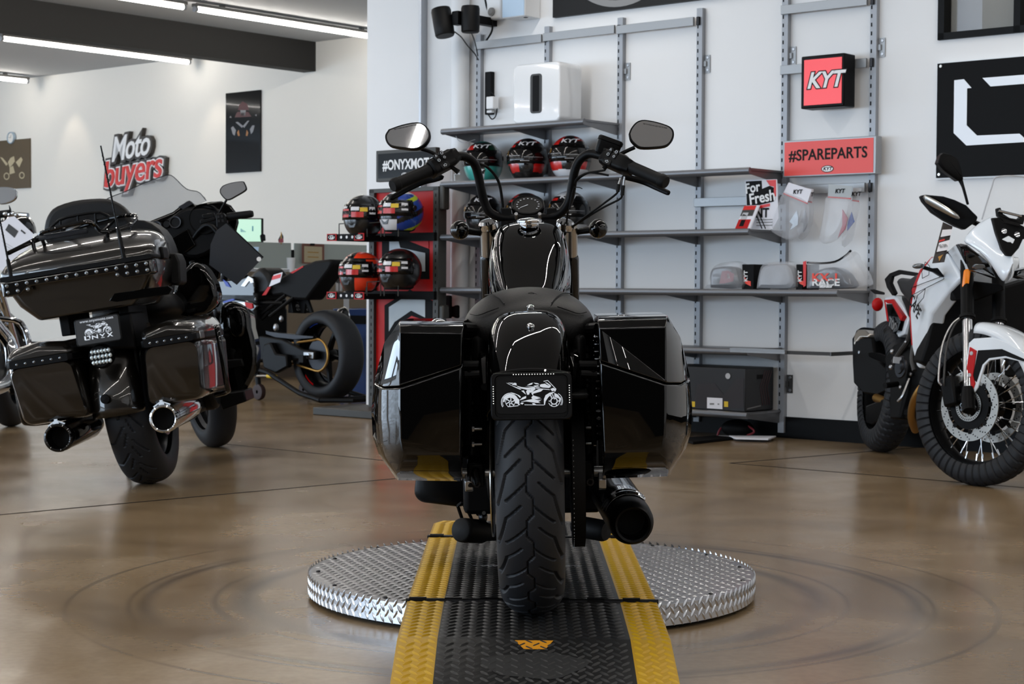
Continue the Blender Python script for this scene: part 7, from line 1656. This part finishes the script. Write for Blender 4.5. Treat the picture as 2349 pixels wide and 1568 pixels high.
# recycling bin
bp = onfl(826, 905); bn = thing('recycling_bin', 'blue recycling bin with a black liner left of the display stand', 'bin', T(bp.x+.03, bp.y+.20, 0) @ rot('Z', -30))
mm('bin_blue', (24, 52, 104), .45)
G().loft([[V((x*k_, y*k_, z)) for x, y in rrect(.40, .32, .05, 5)] for z, k_ in ((0, .80), (.01, .82), (.60, 1), (.60, .96), (.05, .78))]).obj('body', MT['bin_blue'], bn, ang=50)
G().loft([[V((x*k_, y*k_, z)) for x, y in rrect(.42, .34, .05, 5)] for z, k_ in ((.60, 1), (.645, 1.03), (.65, .98), (.60, .94))]).obj('rim', MT['bin_blue'], bn, ang=50)
G().loft([[V((x*k_, y*k_, z)) for x, y in rrect(.42, .34, .05, 5)] for z, k_ in ((.535, .985), (.60, 1.02))]).obj('liner', MT['matte_black'], bn)
dm = thing('round_dome', 'glossy black round dome on a stalk in front of the blue bin', 'lamp', T(0, 0, 0))  # unidentified glossy black dome on a stem
c = pix(I3, 786, 726, 1, 12.75); g = G(); g.lathe([(0, -.05), (.04, -.045), (.062, -.02), (.068, .01), (.066, .02)], c, (.75, .5, .1), 24); g.obj('shell', MT['gloss_black'], dm); G().lathe([(.066, .0), (.07, .004), (.066, .008)], c+V((.75, .5, .1)).normalized()*.018, (.75, .5, .1), 24).obj('rim', MT['brushed'], dm)
G().tube([c+V((.02, .02, -.05)), V((c.x+.05, c.y+.02, c.z-.25)), V((c.x+.05, c.y+.02, .01))], .01, 8, 3).obj('stalk', MT['satin_black'], dm)
tb = thing('phone_charger', 'grey and blue wall device on a post left of the lower helmets', 'device', WM @ T(0, 0, 0))
kid(slab('case', I3, [(770, 604), (784, 603), (784, 668), (770, 668)], 1, 12.85, 12.89, 'light_grey', None), tb); kid(slab('screen', I3, [(771, 612), (782, 612), (782, 648), (771, 648)], 1, 12.845, 12.849, 'dark_grey_plastic', None, bev=0), tb); kid(slab('post', I3, [(788, 668), (800, 668), (800, 900), (788, 892)], 1, 12.86, 12.89, 'light_grey', None), tb)
# ------------------------------------------------------------------ pictures and sign on the back wall
BW = 12.5
def bpoly(nm, pts, d, m, root, t=.002):
    q = [wp(x, y, BW-d) for x, y in pts]; return kid(G().loft([[WM @ v for v in q], [WM @ (v+V((0, t, 0))) for v in q]]).obj(nm, MT[m], None), root)
mm('print_bronze', (92, 78, 58), .35); mm('print_red', (70, 14, 14), .3); mm('print_silver', (120, 120, 124), .3); mm('print_orange', (150, 95, 25), .3)
po = thing('poster', 'tall glossy black motorcycle picture on the back wall right of the red lettering', 'poster', WM @ T(0, 0, 0))
p, q = wp(517.5, 214, BW-.02), wp(597, 393, BW-.02)
kid(G(WM).span((p.x, BW-.02, q.z), (q.x, BW-.002, p.z)).obj('board', MT['print_black'], None, bev=.002), po)
zz = lambda *P_: [(x/2.731, y/2.731) for x, y in P_]
for pts, m_ in (([(1475, 765), (1490, 762), (1525, 790), (1515, 800)], 'print_silver'), ([(1562, 755), (1550, 757), (1520, 790), (1530, 800)], 'print_silver'), ([(1447, 800), (1460, 790), (1478, 815), (1470, 850), (1458, 840)], 'print_silver'), ([(1595, 785), (1580, 785), (1565, 810), (1572, 840), (1585, 825)], 'print_silver'),
                ([(1485, 830), (1495, 812), (1502, 850), (1492, 852)], 'print_orange'), ([(1555, 830), (1545, 812), (1540, 850), (1550, 852)], 'print_orange'), ([(1500, 655), (1520, 635), (1548, 650), (1560, 690), (1490, 690)], 'print_red'), ([(1490, 700), (1555, 700), (1575, 730), (1470, 735), (1480, 710)], 'print_red'), ([(1505, 690), (1540, 690), (1535, 725), (1510, 725)], 'grey'), ([(1437, 735), (1445, 725), (1450, 738)], 'grey'), ([(1597, 720), (1608, 715), (1606, 728)], 'grey')): bpoly('picture_detail', zz(*pts), .0212, m_, po, .0008)
pb = thing('poster', 'brown motorcycle picture on the back wall at the left edge', 'poster', WM @ T(0, 0, 0))
p, q = wp(-70, 329, BW-.02), wp(68.5, 430.5, BW-.02)
kid(G(WM).span((p.x, BW-.02, q.z), (q.x, BW-.002, p.z)).obj('board', MT['print_bronze'], None, bev=.002), pb)
for cx_, cy_, r0, r1 in ((15, 404, 6, 8.5), (50, 402, 5.5, 8)):
    P_ = [(cx_+r1*cos(R(t))*.8, cy_+r1*sin(R(t))) for t in range(0, 361, 30)]+[(cx_+r0*cos(R(t))*.8, cy_+r0*sin(R(t))) for t in range(360, -1, -30)]; bpoly('picture_detail', P_, .0212, 'parchment', pb, .0008)
for pts in ([(18, 372), (24, 362), (32, 358), (34, 370), (28, 378), (22, 384)], [(0, 360), (6, 362), (18, 376), (14, 380)], [(22, 384), (30, 380), (34, 396), (22, 400)], [(36, 372), (48, 360), (52, 366), (44, 384)]): bpoly('picture_detail', pts, .0212, 'parchment', pb, .0008)
ck = thing('wall_clock', 'pale round wall clock just above the brown motorcycle picture', 'clock', WM @ T(0, 0, 0))
c = wp(25, 316, BW-.03); kid(G().lathe([(0, .0), (.058, .0), (.064, .012), (.072, .012), (.075, 0), (.075, -.025)], WM @ c, WM.to_3x3() @ V((0, -1, 0)), 32).obj('case', mat('clock_rim', (150, 168, 182), .5), None), ck)
kid(G().lathe([(0, .004), (.06, .004)], WM @ c, WM.to_3x3() @ V((0, -1, 0)), 32).obj('dial', MT['wall_cream'], None), ck)
for a_, l_ in ((70, .04), (170, .05)): kid(G().tube([WM @ (c+V((0, -.006, 0))), WM @ (c+V((l_*cos(R(a_)), -.006, l_*sin(R(a_)))))], .0025, 6).obj('hand', MT['grey'], None), ck)
# dimensional lettering sign, three layers
ms = thing('lettering_sign', 'raised sign with white Moto over red buyers letters on the back wall', 'sign', WM @ T(0, 0, 0))
mm('sign_bronze', (56, 50, 44), .4); mm('sign_scarlet', (212, 48, 40), .4)
c1, c2 = wp(300, 340, BW-.06), wp(304, 388, BW-.06)
hd = []
for nm, m_, d, e, off1, off2 in (('backing', 'sign_bronze', .004, .028, .036, .044), ('outline', 'white', .058, .005, .0, .020), ('face', 'sign_scarlet', .064, .008, 0, .003)):
    g = G(WM @ T(c1.x-.02, BW-d-e, c1.z+.01) @ rot('X', 90) @ rot('Z', 5))
    if nm != 'face': g.text('Moto', I3, .40, e, shear=.35, bold=off1 if nm == 'backing' else .006, sx=.86, spc=.92)
    if nm == 'backing': g.box((.06, -.06, 0), (.5, .16, e*1.5))
    g.X = WM @ T(c2.x-.0, BW-d-e-.001, c2.z-.02) @ rot('X', 90) @ rot('Z', 5); g.text('buyers', I3, .43, e, shear=.22, bold=off2, sx=.98, spc=.96 if off2 < .01 else .96)
    kid(g.obj(nm, MT[m_], None, nrm=False), ms)
